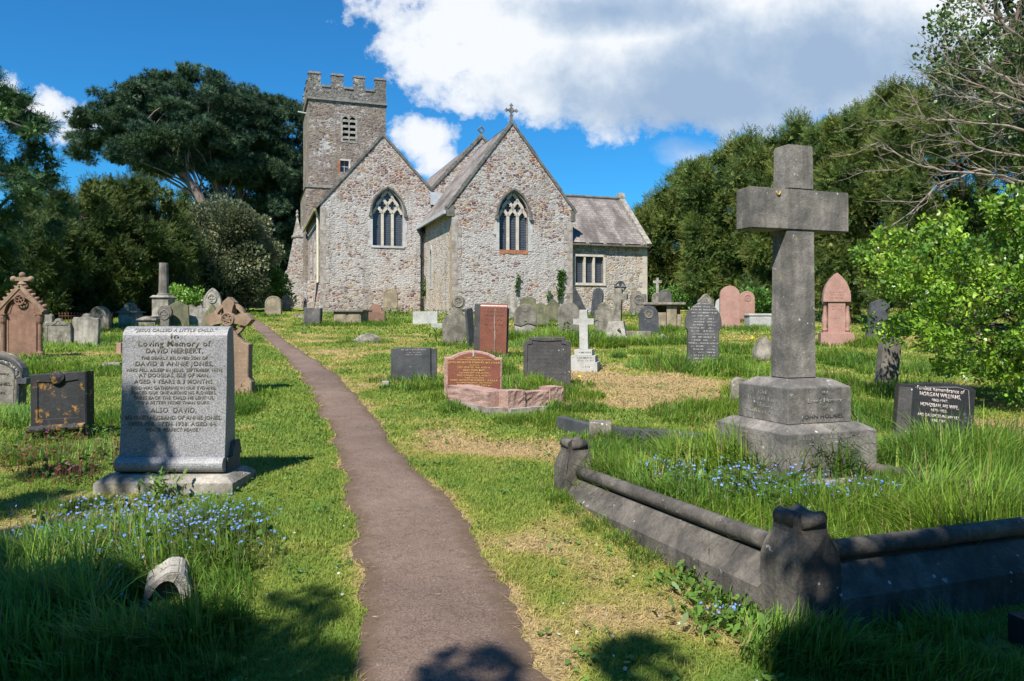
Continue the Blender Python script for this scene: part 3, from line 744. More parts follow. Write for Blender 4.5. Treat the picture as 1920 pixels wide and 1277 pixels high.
# --- wing on the right
wt0 = T0+.4
wl = cw(1073, 455, wt0); wr = cw(1213, 462, wt0); WX0, WX1 = cs1, wr[0]; we = 6.62
hx0, hz0 = cw(1079, 530, wt0); hx1, hz1 = cw(1131, 482, wt0)
bm = bmesh.new()
fill_wall(bm, [(WX0, GZ), (WX1, GZ), (WX1, we), (WX0, we)], [[(hx0, hz0), (hx1, hz0), (hx1, hz1), (hx0, hz1)]], wt0, .35)
wd = 7.1; rz = 9.85
v = [bm.verts.new(p) for p in ((WX1, wt0, GZ), (WX1, wt0+wd, GZ), (WX1, wt0+wd, we), (WX1, wt0+wd/2, rz), (WX1, wt0, we))]; bm.faces.new(v)
bm_obj('wall', bm, MT['w_wing'], church)
bm = bmesh.new()
for a, b in (((hx0-.16, hx0), (hz0-.12, hz1+.14)), ((hx1, hx1+.16), (hz0-.12, hz1+.14))): box(bm, a[0], a[1], wt0-.03, wt0+.2, b[0], b[1])
box(bm, hx0+.002, hx1-.002, wt0-.035, wt0+.2, hz1, hz1+.14)
w = bm_obj('window', bm, MT['dress'], church)
bm = bmesh.new()
for k in (1, 2):
    xm = hx0+(hx1-hx0)*k/3; box(bm, xm-.06, xm+.06, wt0-.005, wt0+.2, hz0, hz1-.002)
bm_obj('mullion', bm, MT['dress'], w)
bm = bmesh.new(); box(bm, hx0-.2, hx1+.2, wt0-.07, wt0+.2, hz0-.16, hz0-.122); box(bm, hx0+.002, hx1-.002, wt0-.04, wt0+.2, hz0-.12, hz0); bm_obj('sill', bm, MT['dress'], w)
bm = bmesh.new(); box(bm, hx0, hx1, wt0+.22, wt0+.25, hz0, hz1); bm_obj('pane', bm, MT['glass'], w)
# fan of voussoirs over the window
bm = bmesh.new(); cxm = (hx0+hx1)/2
for k in range(15):
    a = -.62+1.24*k/14; r0, r1 = 1.75, 2.2; zc = hz1+.35-1.75
    q = [(cxm+r*math.sin(a+da), zc+r*math.cos(a+da)) for r, da in ((r0, -.036), (r0, .036), (r1, .033), (r1, -.033))]
    if q[0][0] < WX0+.06: continue
    prism(bm, q, 'y', wt0-.03, wt0+.05)
bm_obj('relieving_arch', bm, MT['pale'], church)
sl4 = (rz-we)/(wd/2)
roof_slab('roof', (WX0+.02, wt0-.3, we-.3*sl4+.12), (WX1-.25, wt0-.3, we-.3*sl4+.12), (WX1-.25, wt0+wd/2, rz+.08), (WX0+.02, wt0+wd/2, rz+.08), .1, MT['roof'], church)
roof_slab('roof', (WX1-.25, wt0+wd, we+.1), (WX0+.02, wt0+wd, we+.1), (WX0+.02, wt0+wd/2, rz+.08), (WX1-.25, wt0+wd/2, rz+.08), .1, MT['roof'], church)
bm = bmesh.new()
for ya, za, yb, zb in ((wt0-.32, we-.32*sl4+.02, wt0+wd/2, rz+.02), (wt0+wd+.2, we-.1, wt0+wd/2, rz+.02)):
    p = Vector((0, ya, za)); q = Vector((0, yb, zb)); d = (q-p).normalized(); k = 6
    nn = Vector((0, -d.z, d.y)); nn = nn if nn.z > 0 else -nn
    for j in range(k):
        a = p+(q-p)*j/k+d*.01; b = p+(q-p)*(j+1)/k-d*.01
        lo = [bm.verts.new((x, v.y, v.z)) for x, v in ((WX1-.24, a), (WX1+.12, a), (WX1+.12, b), (WX1-.24, b))]
        hi = [bm.verts.new(Vector(vv.co)+nn*.22) for vv in lo]
        bm.faces.new(lo[::-1]); bm.faces.new(hi)
        for m in range(4): bm.faces.new((lo[m], lo[(m+1) % 4], hi[(m+1) % 4], hi[m]))
box(bm, WX1-.28, WX1+.16, wt0+wd/2-.25, wt0+wd/2+.25, rz+.15, rz+.5, top=(.04, .04))
bm_obj('coping', bm, MT['pale'], church)
bm = bmesh.new(); tube(bm, [(WX0+.02, wt0+wd/2, rz+.12), (WX1-.25, wt0+wd/2, rz+.12)], .11, 8); bm_obj('ridge', bm, MT['coping'], church)
for px in (1098, 1131, 1165, 1200):
    s, _ = cw(px, 460, wt0); bm = bmesh.new(); box(bm, s-.11, s+.11, wt0-.3, wt0+.02, we-.24, we-.05); box(bm, s-.09, s+.09, wt0-.17, wt0+.02, we-.4, we-.243); bm_obj('corbel', bm, MT['pale'], church)
bm = bmesh.new(); box(bm, WX0+.02, WX1-.02, wt0-.36, wt0-.26, we-.3*sl4-.06, we-.3*sl4+.05); bm_obj('gutter', bm, MT['coping'], church)
quoins(WX1, wt0, GZ, we-.3, -1, MT['dress'])
# dark slate wedge standing in for the triangular shadow beside the wing
bm = bmesh.new(); prism(bm, [(cs1, GZ), (cs1+1.05, GZ), (cs1+1.0, 2.2), (cs1+.02, 4.0), (cs1, 4.0)], 'y', T0+.02, wt0-.02); bm_obj('buttress', bm, MT['slate'], church)

# --- tower
t0 = cw(579, 130, TB); t1 = cw(724, 145, TB); tx0, tx1 = t0[0], t1[0]; tz = 21.62; td = 7.0
tl = cw(563.0+12, 348, TB)[0]-.1
TY = TB+.15
def ring_prism(bm, x0, x1, y0, y1, za, zb, g0=0, g1=0):
    box(bm, x0-g0, x1+g0, y0-g0, y1+g0, za, zb, top=(g0-g1, g0-g1))
bm = bmesh.new()
zbelt = 12.4; zstr = 19.35
b0, b1 = cw(641, 262, TY); b2, b3 = cw(668, 219, TY); s0, s1 = cw(638, 322, TY); s2, s3 = cw(654, 302, TY)
fill_wall(bm, [(tx0, zbelt), (tx1, zbelt), (tx1, zstr), (tx0, zstr)], [[(b0, b1), (b2, b1), (b2, b3), (b0, b3)], [(s0, s1), (s2, s1), (s2, s3), (s0, s3)]], TY, .5)
for q in (((tx0, TY), (tx0, TY+td)), ((tx0, TY+td), (tx1, TY+td)), ((tx1, TY+td), (tx1, TY))):
    v = [bm.verts.new((*q[0], zbelt)), bm.verts.new((*q[1], zbelt)), bm.verts.new((*q[1], zstr)), bm.verts.new((*q[0], zstr))]; bm.faces.new(v)
bmesh.ops.remove_doubles(bm, verts=bm.verts, dist=.001)
tower = bm_obj('tower', bm, MT['w_tower'], church)
bm = bmesh.new(); box(bm, tx0-.22, tx1+.1, TY-.2, TY+td+.2, GZ-.5, zbelt-.15, top=(0, 0)); bm_obj('lower_stage', bm, MT['w_tower'], tower)
bm = bmesh.new(); box(bm, tx0-.3, tx1+.15, TY-.28, TY+td+.28, zbelt-.15, zbelt+.12, top=(.26, .24)); bm_obj('string_course', bm, MT['coping'], tower)
bm = bmesh.new(); box(bm, tx0-.14, tx1+.14, TY-.14, TY+td+.14, zstr, zstr+.2, top=(.08, .08)); bm_obj('string_course', bm, MT['coping'], tower)
# parapet with merlons on four sides
zc = tz-1.08; bm = bmesh.new(); pt = .45; e = .02
X0, X1, Y0, Y1 = tx0-e, tx1+e, TY-e, TY+td+e
def par(bm, fr, rev, L, zbot, ztop, cop=False):
    pass
W_ = X1-X0; D_ = Y1-Y0
fr = [(0, .155), (.29, .44), (.575, .72), (.855, 1)]
caps = []
box(bm, X0, X1, Y0, Y0+pt, zstr+.2, zc); box(bm, X0, X1, Y1-pt, Y1, zstr+.2, zc)
box(bm, X0, X0+pt, Y0+pt+.003, Y1-pt-.003, zstr+.2, zc); box(bm, X1-pt, X1, Y0+pt+.003, Y1-pt-.003, zstr+.2, zc)
for a, b in fr:
    for yy in (Y0, Y1-pt):
        box(bm, X0+a*W_, X0+b*W_, yy, yy+pt, zc+.002, tz-.2); caps.append((X0+a*W_-.05, X0+b*W_+.05, yy-.05, yy+pt+.05, tz-.198, tz, (.05, .12)))
    if 0 < a and b < 1:
        for xx in (X0, X1-pt):
            box(bm, xx, xx+pt, Y0+a*D_, Y0+b*D_, zc+.002, tz-.2); caps.append((xx-.05, xx+pt+.05, Y0+a*D_-.05, Y0+b*D_+.05, tz-.198, tz, (.12, .05)))
for i in range(3):
    a, b = fr[i][1], fr[i+1][0]
    for yy in (Y0, Y1-pt): caps.append((X0+a*W_+.055, X0+b*W_-.055, yy-.07, yy+pt+.07, zc-.13, zc+.06, (0, .1)))
for (a, b) in ((.155, .29), (.72, .855)):
    for xx in (X0, X1-pt): caps.append((xx-.07, xx+pt+.07, Y0+a*D_+.055, Y0+b*D_-.055, zc-.13, zc+.06, (.1, 0)))
par_o = bm_obj('parapet', bm, MT['w_towerdark'], church)
for q in caps:
    bm = bmesh.new(); box(bm, *q[:6], top=q[6]); bm_obj('coping_stone', bm, MT['coping'], par_o)
bm = bmesh.new(); v = [bm.verts.new(p) for p in ((X0+.1, Y0+.1, zc-.5), (X1-.1, Y0+.1, zc-.5), (X1-.1, Y1-.1, zc-.5), (X0+.1, Y1-.1, zc-.5))]; bm.faces.new(v); bm_obj('roof', bm, MT['lead'], tower)
# belfry opening: two cusped lights with stone louvres
bm = bmesh.new(); cxb = (b0+b2)/2
for xa, xb in ((b0-.1, b0+.06), (cxb-.05, cxb+.05), (b2-.06, b2+.1)): box(bm, xa, xb, TY-.03, TY+.2, b1-.1, b3)
box(bm, b0-.1, b2+.1, TY-.032, TY+.2, b3+.002, b3+.14); box(bm, b0-.1, b2+.1, TY-.032, TY+.2, b1-.2, b1-.102)
for xa, xb in ((b0+.062, cxb-.052), (cxb+.052, b2-.062)):
    r = (xb-xa)/2; cx_ = (xa+xb)/2; zt = b3-.004; zs_ = b3-.06-r
    for s in (-1, 1):
        pts = [(cx_+s*r, zt), (cx_+s*r, zs_)]+[(cx_+s*r*math.cos(k*PI/12), zs_+r*math.sin(k*PI/12)) for k in range(1, 7)]+[(cx_, zt)]
        prism(bm, pts, 'y', TY-.01, TY+.15)
bw = bm_obj('belfry_window', bm, MT['pale'], tower)
for xa, xb in ((b0+.065, cxb-.055), (cxb+.055, b2-.065)):
    for k in range(4):
        z = b1+.1+k*(b3-b1-.5)/3.2
        bm = bmesh.new(); prism(bm, [(TY-.02, z), (TY+.32, z+.26), (TY+.32, z+.34), (TY-.02, z+.16)], 'x', xa, xb); o = bm_obj('louvre', bm, MT['pale'], tower)
bm = bmesh.new(); box(bm, b0-.1, b2+.1, TY+.42, TY+.5, b1-.1, b3+.1); bm_obj('dark_interior', bm, MT['iron'], tower)  # black sheet standing in for the darkness behind the louvres
bm = bmesh.new(); box(bm, s0-.1, s2+.1, TY+.3, TY+.35, s1-.1, s3+.1); bm_obj('pane', bm, MT['glass'], tower)
bm = bmesh.new(); box(bm, s0-.02, s2+.16, TY-.03, TY+.1, s3+.002, s3+.14); box(bm, s2, s2+.13, TY-.03, TY+.2, s1, s3); box(bm, s0, s2, TY+.2, TY+.22, (s1+s3)/2-.02, (s1+s3)/2+.02); box(bm, (s0+s2)/2-.015, (s0+s2)/2+.015, TY+.19, TY+.215, s1, s3)
bm_obj('window', bm, MT['dress'], tower)
bm = bmesh.new()
for k in range(9): box(bm, s0-.22, s0-.012, TY-.012, TY+.05, s1-.1+k*.11, s1+k*.11-.01)
bm_obj('brick_patch', bm, MT['brick'], tower)
bm = bmesh.new(); tube(bm, [(tx0, TY+2.6, zstr-.5), (tx0-.7, TY+2.6, zstr-.42)], .07, 8); bm_obj('waterspout', bm, MT['lead'], tower)
# clasping buttress and pinnacle at the far left corner
pb = empty('buttress', parent_loc := (0, 0, 0)); pb.parent = church
bx = tx0-.22
bm = bmesh.new(); prism(bm, [(bx-2.0, GZ-.5), (bx, GZ-.5), (bx, 9.6), (bx-.75, 8.6), (bx-1.25, 5.9), (bx-1.9, 5.2)], 'y', TY+3.4, TY+4.5); bm_obj('buttress_shaft', bm, MT['w_side'], pb)
bm = bmesh.new(); box(bm, bx-.9, bx-.02, TY+3.35, TY+4.55, 8.6, 8.75); box(bm, bx-.8, bx-.1, TY+3.5, TY+4.4, 8.752, 10.4, top=(.32, .42)); lathe(bm, [(.06, 10.3), (.13, 10.5), (.06, 10.65), (.11, 10.8), (.02, 11.0)], 8, bx-.45, TY+3.95); bm_obj('pinnacle', bm, MT['pale'], pb)
# ivy strands on the chancel wall
def ivy(px0, py0, px1, py1, wpx, n, t, label):
    P = []
    for i in range(n):
        k = random.random(); px = px0+(px1-px0)*k+random.gauss(0, wpx)*(1.2-.6*k); py = py0+(py1-py0)*k
        s, z = cw(px, py+random.gauss(0, 2), t); w2 = Vector((OX, OY))+RX*s+DY*(t-.06-random.random()*.08); P.append((w2.x, w2.y, z))
    P = np.array(P); d = np.stack([RNG.normal(0, .5, n)+.3, RNG.normal(-.9, .3, n), RNG.normal(-.2, .5, n)], 1)
    V_, F_ = instances([(0, 0, 0), (.5, .4, .05), (1, 0, 0), (.5, -.4, .05)], [(0, 1, 2, 3)], P, frames(d), RNG.uniform(.1, .2, n))
    c = np.array([[.07, .15, .02]])*RNG.uniform(.6, 1.5, (n, 1)); o = np_mesh('ivy', V_, F_, MT['leaf'], np.repeat(c, 4, 0)); tag(o, label, 'ivy', 'ivy strands on the church wall')
ivy(1051, 508, 1047, 560, 3.2, 330, T0, 'tallest green ivy strand climbing the right end of the middle gable wall')
ivy(970, 515, 966, 548, 1.5, 90, T0, 'thin short ivy strand on the gable wall just below the middle window')
ivy(1028, 545, 1026, 562, 1.5, 50, T0, 'tiny ivy sprig low on the gable wall left of the tall ivy')
ivy(798, 520, 794, 556, 3.0, 190, -.35, 'green ivy tuft behind the black drainpipe in the corner of the two gables')
# ------------------------------------------------------------------ gravestones
def arc(cx, cz, r, a0, a1, n): return [(cx+r*math.cos(a0+(a1-a0)*i/n), cz+r*math.sin(a0+(a1-a0)*i/n)) for i in range(n+1)]
def outline(kind, w, h):
    """front outline, anticlockwise from bottom left; local x across, z up"""
    r = w/2; L = []
    def sym(left): return left+[(-x, z) for x, z in reversed(left) if abs(x) > 1e-4]
    # left list goes from bottom-left up to the top centre
    if kind == 'round': L = [(-r, 0)]+[(-x, z) for x, z in arc(0, h-r, r, 0, PI/2, 9)]
    elif kind == 'segment': k = .2*w; R = (r*r+k*k)/(2*k); L = [(-r, 0)]+[(-R*math.sin(a), h-R+R*math.cos(a)) for a in [math.asin(r/R)*(1-i/8) for i in range(9)]]
    elif kind == 'flat': L = [(-r, 0), (-r, h), (0, h)]
    elif kind == 'clip': L = [(-r, 0), (-r, h-.16*w), (-r+.16*w, h), (0, h)]
    elif kind == 'peak': L = [(-r, 0), (-r, h-.28*w), (0, h)]
    elif kind == 'gothic':
        H = .85*w; R = (r*r+H*H)/(2*r); a1 = math.asin(min(1, H/R)); L = [(-r, 0)]+[(-r+R-R*math.cos(a1*i/9), h-H+R*math.sin(a1*i/9)) for i in range(10)]
    elif kind == 'shoulder':
        q = r*.68; L = [(-r, 0), (-r, h-q-.12*w), (-r+.06*w, h-q-.05*w), (-q-.02*w, h-q-.05*w)]+[(-x, z) for x, z in arc(0, h-q, q, .05, PI/2, 8)]
    elif kind == 'gshoulder':     # pointed head over a waist
        b = r*.86; H = w*.62; R = (r*r+H*H)/(2*r); a1 = math.asin(min(1, H/R)); hs = h-H
        L = [(-b, 0), (-b, hs-.26*w), (-b-.02*w, hs-.2*w), (-r, hs-.14*w)]+[(-r+R-R*math.cos(a1*i/9), hs+R*math.sin(a1*i/9)) for i in range(10)]
    elif kind == 'ogee':
        hs = h-.38*w; L = [(-r, 0), (-r, hs)]+[(-r+r*i/8, hs+(h-hs)*(.5-.5*math.cos(PI*i/8))**1.0) for i in range(1, 9)]
    elif kind == 'scroll':
        hs = h-.36*w; L = [(-r, 0), (-r, hs+.02*w)]+[(-x, z) for x, z in arc(.36*w, hs+.02*w, .14*w, 0.0, PI*.75, 5)]+[(-.2*w, hs+.16*w), (-.14*w, hs+.26*w), (-.06*w, h-.02*w), (0, h)]
    elif kind == 'cupid':
        hs = h-.2*w; L = [(-r, 0), (-r, hs-.05*w), (-r+.03*w, hs+.03*w), (-r+.10*w, hs+.05*w), (-r*.5, hs+.03*w), (-r*.3, hs+.08*w), (-r*.2, h-.03*w), (0, h)]
    elif kind == 'ears':
        hs = h-.07*w; L = [(-r, 0), (-r, hs-.1*w), (-r+.02*w, hs-.03*w), (-r+.08*w, hs), (-r+.12*w, hs), (-r+.12*w, h), (0, h)]
    elif kind == 'memorial':
        hs = h-.12*w; L = [(-r, 0), (-r, hs), (-r*.76, hs), (-r*.76, hs+.02*w), (-r*.5, hs+.08*w), (-r*.2, h-.008*w), (0, h)]
    elif kind == 'fiddle':
        q = .27*w; L = [(-r*.62, 0), (-r*.9, h*.25), (-r, h*.45), (-r*.82, h*.56), (-q*.75, h*.62), (-q*.8, h*.66)]+[(-x, z) for x, z in arc(0, h-q, q, -.85, PI/2, 9)]
    elif kind == 'wheel':
        q = .5*w; L = [(-r*.6, 0), (-r*.62, h-2*q*.92)]+[(-x, z) for x, z in arc(0, h-q, q, -.9, PI/2, 9)]
    elif kind == 'broken':
        return [(-r, 0), (r, 0), (r, h*.72), (r*.75, h*.86), (r*.4, h*.78), (r*.15, h), (-r*.2, h*.93), (-r*.5, h*.99), (-r*.8, h*.8), (-r, h*.7)]
    elif kind == 'tilted':
        return [(-r, 0), (r, 0), (r, h*.78), (r*.3, h*.95), (-r*.35, h), (-r*.9, h*.86), (-r, h*.8)]
    elif kind == 'stepback':
        return [(-r*.95, 0), (r*.95, 0), (r, h*.62), (r*.62, h*.74), (r*.55, h*.84), (r*.1, h*1.0), (-.2*r, h*.9), (-r*.55, h*.78), (-r*.7, h*.70), (-r, h*.58)]
    pts = []
    for p in reversed(sym(L)):      # ccw seen from the front (x to the right, z up)
        if not pts or (abs(pts[-1][0]-p[0])+abs(pts[-1][1]-p[1])) > 1e-4: pts.append(p)
    return pts
def slab_bm(pts, t, bev=.012, panel=None, seed=0, bury=.2):
    pts = [(x, z if z > 1e-4 else -bury) for x, z in pts]
    bm = bmesh.new(); f = prism(bm, pts, 'y', -t/2, t/2)
    bmesh.ops.recalc_face_normals(bm, faces=bm.faces)
    fr = [q for q in bm.faces if abs(q.normal.y) > .95 and len(q.verts) == len(pts)]
    es = list({e for q in fr for e in q.edges})
    bmesh.ops.bevel(bm, geom=es, offset=bev, segments=1, affect='EDGES', profile=.5, clamp_overlap=True)
    if panel:
        fc = sorted([q for q in bm.faces if q.normal.y < -.95], key=lambda q: -q.calc_area())[0]
        bmesh.ops.inset_region(bm, faces=[fc], thickness=panel, depth=0)
        r = bmesh.ops.inset_region(bm, faces=[fc], thickness=.012, depth=-.014)
    return bm
def roundel(parent, x, z, r, y, mat, lobes=4, name='carved_roundel'):
    bm = bmesh.new()
    tube(bm, [(x+r*math.cos(k*PI/10), y, z+r*math.sin(k*PI/10)) for k in range(21)], r*.16, 6, normal=(0, 1, 0), cap=False)
    for q in range(lobes):
        a = q*2*PI/lobes+PI/4; cx, cz = x+r*.46*math.cos(a), z+r*.46*math.sin(a)
        tube(bm, [(cx+r*.34*math.cos(k*PI/6), y+.003, cz+r*.34*math.sin(k*PI/6)) for k in range(13)], r*.10, 5, normal=(0, 1, 0), cap=False)
    bmesh.ops.create_icosphere(bm, subdivisions=1, radius=r*.16, matrix=Matrix.Translation((x, y, z)))
    return bm_obj(name, bm, mat, parent)
STONES = []     # (x, y, half width) used later for the long grass round each foot
def spot(cx, base, Y=None):
    if Y is None: return gp(cx, base)
    return onground(cx, Y)
def stone(cx, base, top, w, kind, mat, label, t=.11, yaw=0, tilt=0, lean=0, panel=None, ring=None, plinth=None, Y=None, name='headstone', cat='gravestone', group=None, bev=.012, extra=None, wrap=None, lit=None):
    p = spot(cx, base, Y); k = p.y/F
    W = w*k; H = CZ-(top-600)*k-p.z
    o = empty(name, p, (rad(lean), rad(tilt), rad(yaw))) if (ring or plinth or extra) else None
    if o: tag(o, label, cat, group)
    pts = outline(kind, W, H)
    bm = slab_bm(pts, t, bev, panel)
    if o: s = bm_obj('slab', bm, MT[mat], o)
    else:
        s = bm_obj(name, bm, MT[mat], None, p, (rad(lean), rad(tilt), rad(yaw))); tag(s, label, cat, group); o = s
    if ring: roundel(o, ring[0]*W, ring[1]*H, ring[2]*W, -t/2-.004, MT[ring[3] if len(ring) > 3 else mat], ring[4] if len(ring) > 4 else 4)
    if plinth:
        bm = bmesh.new(); box(bm, -W/2-plinth[0], W/2+plinth[0], -t/2-plinth[0], t/2+plinth[0], -.15, plinth[1], top=(.02, .02)); bm_obj('base', bm, MT[plinth[2] if len(plinth) > 2 else mat], o)
    if extra: extra(o, W, H, t)
    STONES.append((p.x, p.y, max(W/2, t)))
    return o

# ---- far left
def gothic_monument():
    p = gp(45, 672); k = p.y/F; o = empty('gothic_headstone', p, (0, 0, 0)); tag(o, 'tall red sandstone gothic monument with crocketed gable, side columns and a cross on top', 'gravestone')
    H = CZ-(515-600)*k-p.z; S = H/2.0
    def z(py): return CZ-(py-600)*k-p.z
    W = 82*k
    pts = [(-W*.34, 0), (W*.34, 0), (W*.34, z(580))]+[(W*.30*math.cos(a), z(583)+W*.32*math.sin(a)) for a in [PI*i/12 for i in range(13)]]+[(-W*.34, z(580))]
    bm = slab_bm(pts, .18, .01, panel=.05); bm_obj('slab', bm, MT['redsand'], o)
    # gable hood
    bm = bmesh.new(); ztop, zsh = z(546), z(586)
    outer = [(-W*.5, zsh-.02), (-W*.5, zsh+.06), (0, ztop+.06), (W*.5, zsh+.06), (W*.5, zsh-.02)]
    inner = [(W*.36, zsh-.02)]+[(W*.36*math.cos(a), z(590)+W*.40*math.sin(a)) for a in [PI*i/12 for i in range(1, 12)]]+[(-W*.36, zsh-.02)]
    prism(bm, outer+inner, 'y', -.15, .1); bm_obj('arch', bm, MT['redsand'], o)
    bm = bmesh.new()
    for s in (-1, 1):
        tube(bm, [(s*W*.54, -.12, zsh+.03), (0, -.12, ztop+.12)], 0, rect=(.05, .04)); 
    bm_obj('gable', bm, MT['brown'], o)
    for s in (-1, 1):
        for i in range(6):
            q = (i+.6)/6.4; bm = bmesh.new(); x = s*W*.54*(1-q); zz = zsh+.06+(ztop-zsh+.06)*q
            bmesh.ops.create_icosphere(bm, subdivisions=2, radius=.045, matrix=Matrix.Translation((x+s*.03, -.1, zz+.03))); bmesh.ops.create_icosphere(bm, subdivisions=1, radius=.03, matrix=Matrix.Translation((x+s*.07, -.1, zz+.05)))
            bm_obj('crocket', bm, MT['redsand'], o)
    roundel(o, 0, ztop-.2, .11, -.16, MT['redsand'], 3, 'carved_foliage')
    for s in (-1, 1):
        bm = bmesh.new(); lathe(bm, [(.085, z(668)), (.085, z(662)), (.05, z(658)), (.048, z(608)), (.075, z(603)), (.09, z(594)), (.09, z(590))], 12, s*W*.42, -.08); bm_obj('column', bm, MT['redsand'], o, smooth=False)
        bm = bmesh.new(); box(bm, s*W*.42-.11, s*W*.42+.11, -.18, .12, -.2, z(668)); box(bm, s*W*.42-.1, s*W*.42+.1, -.18, .12, z(590), zsh-.022); bm_obj('column_base', bm, MT['redsand'], o)
    bm = bmesh.new(); lathe(bm, [(.05, ztop+.1), (.10, ztop+.16), (.05, ztop+.22), (.05, z(535)), (.08, z(532))], 10, 0, -.06)
    box(bm, -.05, .05, -.1, -.02, z(536), z(516)); box(bm, -.20, -.052, -.1, -.02, z(527), z(520)); box(bm, .052, .20, -.1, -.02, z(527), z(520))
    for a, b in ((-.2, z(523.5)), (.2, z(523.5)), (0, z(516))): bmesh.ops.create_icosphere(bm, subdivisions=2, radius=.07, matrix=Matrix.Translation((a, -.06, b)))
    bm_obj('finial_cross', bm, MT['brown'], o)
    STONES.append((p.x, p.y, .5))
gothic_monument()
stone(-2, 668, 580, 30, 'flat', 'grey', 'plain pale grey slab at the left edge behind the red gothic monument', t=.2)
stone(92, 640, 588, 16, 'round', 'grey', 'small dark round-topped stone just right of the red gothic monument', t=.15, Y=24)
stone(111, 650, 597, 48, 'cupid', 'grey', 'worn grey shouldered stone with a little peak, right of the red gothic monument', t=.14, panel=.06)
stone(161, 650, 588, 49, 'cupid', 'pale', 'pale blotched stone with wavy top, left of the clover-carved round stone', t=.14, tilt=2)
stone(188, 622, 574, 36, 'round', 'grey', 'grey round-topped stone with a carved clover, above the grass left of the pillared tomb', t=.16, ring=(0, .72, .2))
def post(cx, base, top, w, mat, name, label, cat, **kw):
    p = gp(cx, base); k = p.y/F; H = CZ-(top-600)*k-p.z; W = w*k
    bm = bmesh.new(); box(bm, -W/2, W/2, -W/2, W/2, -.1, H*.93); box(bm, -W/2-.02, W/2+.02, -W/2-.02, W/2+.02, H*.93+.001, H, top=(W*.3, W*.3))
    o = bm_obj(name, bm, MT[mat], None, p); return tag(o, label, cat)
post(209, 618, 585, 4, 'rust', 'grave_post', 'narrow rusty red post beside the clover-carved round stone', 'post')
def chest(cx, base, top, w, depth, mat, label, over=.06, lid=.09, yaw=0, panels=3, lidmat=None, gabled=False, Y=None, name='chest_tomb'):
    p = spot(cx, base, Y); k = p.y/F; W = w*k; H = CZ-(top-600)*k-p.z
    o = empty(name, p, (0, 0, rad(yaw))); tag(o, label, 'tomb')
    bm = bmesh.new(); a = W/2-over
    box(bm, -a, a, 0, depth, -.15, H-lid-.002, bev=.01); bm_obj('body', bm, MT[mat], o)
    bm = bmesh.new()
    for s in range(panels):
        xa = -a+(2*a)*s/panels+.05; xb = -a+(2*a)*(s+1)/panels-.05; box(bm, xa, xb, -.025, .01, .08, H-lid-.1)
    bm_obj('panel', bm, MT[mat], o)
    bm = bmesh.new(); box(bm, -W/2, W/2, -over, depth+over, H-lid, H-(lid*.3 if not gabled else lid*.7), top=(.0, .0), bev=.006); box(bm, -W/2+.01, W/2-.01, -over+.01, depth+over-.01, H-(lid*.3 if not gabled else lid*.7)+.001, H, top=(.06, .06) if not gabled else (W*.2, depth*.4)); bm_obj('lid', bm, MT[lidmat or mat], o)
    STONES.append((p.x, p.y, W/2)); return o, W, H
o, W, H = chest(238, 614, 583, 40, .6, 'pale', 'pale pillared pedestal tomb with a scrolled cap, left of the low chest tomb', panels=1, over=.08, lidmat='grey')
bm = bmesh.new(); prism(bm, [(-W*.36, 0), (W*.36, 0), (W*.33, .10), (W*.2, .14), (W*.17, .24), (W*.05, .34), (-W*.05, .34), (-W*.17, .24), (-W*.2, .14), (-W*.33, .10)], 'y', .05, .5); bm_obj('scrolled_cap', bm, MT['grey'], o, loc=(0, 0, H+.002))
chest(275, 616, 593, 37, .8, 'grey', 'low grey chest tomb with a gabled lid between the pedestal tomb and the fluted column', panels=1, gabled=True, lid=.16)
def column():
    p = onground(307, 36); k = 36/F; o = empty('fluted_column', p); tag(o, 'broken fluted column standing on a stepped pedestal before the dark trees', 'monument')
    z = lambda py: CZ-(py-600)*k-p.z
    bm = bmesh.new(); seg = 64; rings = []
    for zz, R in ((z(549), .225), (z(493), .20)):
        rings.append([bm.verts.new((R*(1-.09*(.5+.5*math.cos(16*2*PI*i/seg)))*math.cos(2*PI*i/seg), R*(1-.09*(.5+.5*math.cos(16*2*PI*i/seg)))*math.sin(2*PI*i/seg), zz)) for i in range(seg)])
    for i in range(seg): bm.faces.new((rings[0][i], rings[0][(i+1) % seg], rings[1][(i+1) % seg], rings[1][i]))
    bm.faces.new(rings[1]); bm_obj('shaft', bm, MT['col'], o)
    bm = bmesh.new(); lathe(bm, [(.30, z(554)), (.30, z(552)), (.25, z(550.5)), (.25, z(549)), (.1, z(548.9))], 24); bm_obj('column_base', bm, MT['col'], o)
    bm = bmesh.new(); box(bm, -.46, .46, -.46, .46, z(558), z(554), top=(.1, .1)); box(bm, -.38, .38, -.38, .38, z(592), z(558)-.002); box(bm, -.48, .48, -.48, .48, -.2, z(592)-.002, top=(.08, .08)); bm_obj('pedestal', bm, MT['pale'], o)
column()
def railing(cx, base, top, w, label, n=9, mat='rust', group=None, depth=1.6, Y=None):
    p = spot(cx, base, Y); k = p.y/F; W = w*k; H = CZ-(top-600)*k-p.z
    o = empty('grave_railing', p); tag(o, label, 'railing', group)
    bm = bmesh.new()
    for y in (0, depth):
        for z in (.12*H, .72*H): tube(bm, [(-W/2, y, z), (W/2, y, z)], .016, 6)
    for x in (-W/2, W/2):
        for z in (.12*H, .72*H): tube(bm, [(x, 0, z), (x, depth, z)], .016, 6)
    bm_obj('rail', bm, MT[mat], o)
    for i in range(n):
        for y in (0, depth):
            x = -W/2+W*i/(n-1); bm = bmesh.new(); tube(bm, [(x, y, -.1), (x, y, H*.92)], .012, 6); tube(bm, [(x, y, H*.86), (x, y, H)], [.03, .004], 6); bm_obj('bar', bm, MT[mat], o)
railing(134, 612, 585, 46, 'rusty iron grave railing between the two worn stones on the left', n=9)
railing(374, 583, 566, 26, 'rusty railing round a grave behind the white-speckled stone', n=6, Y=44)
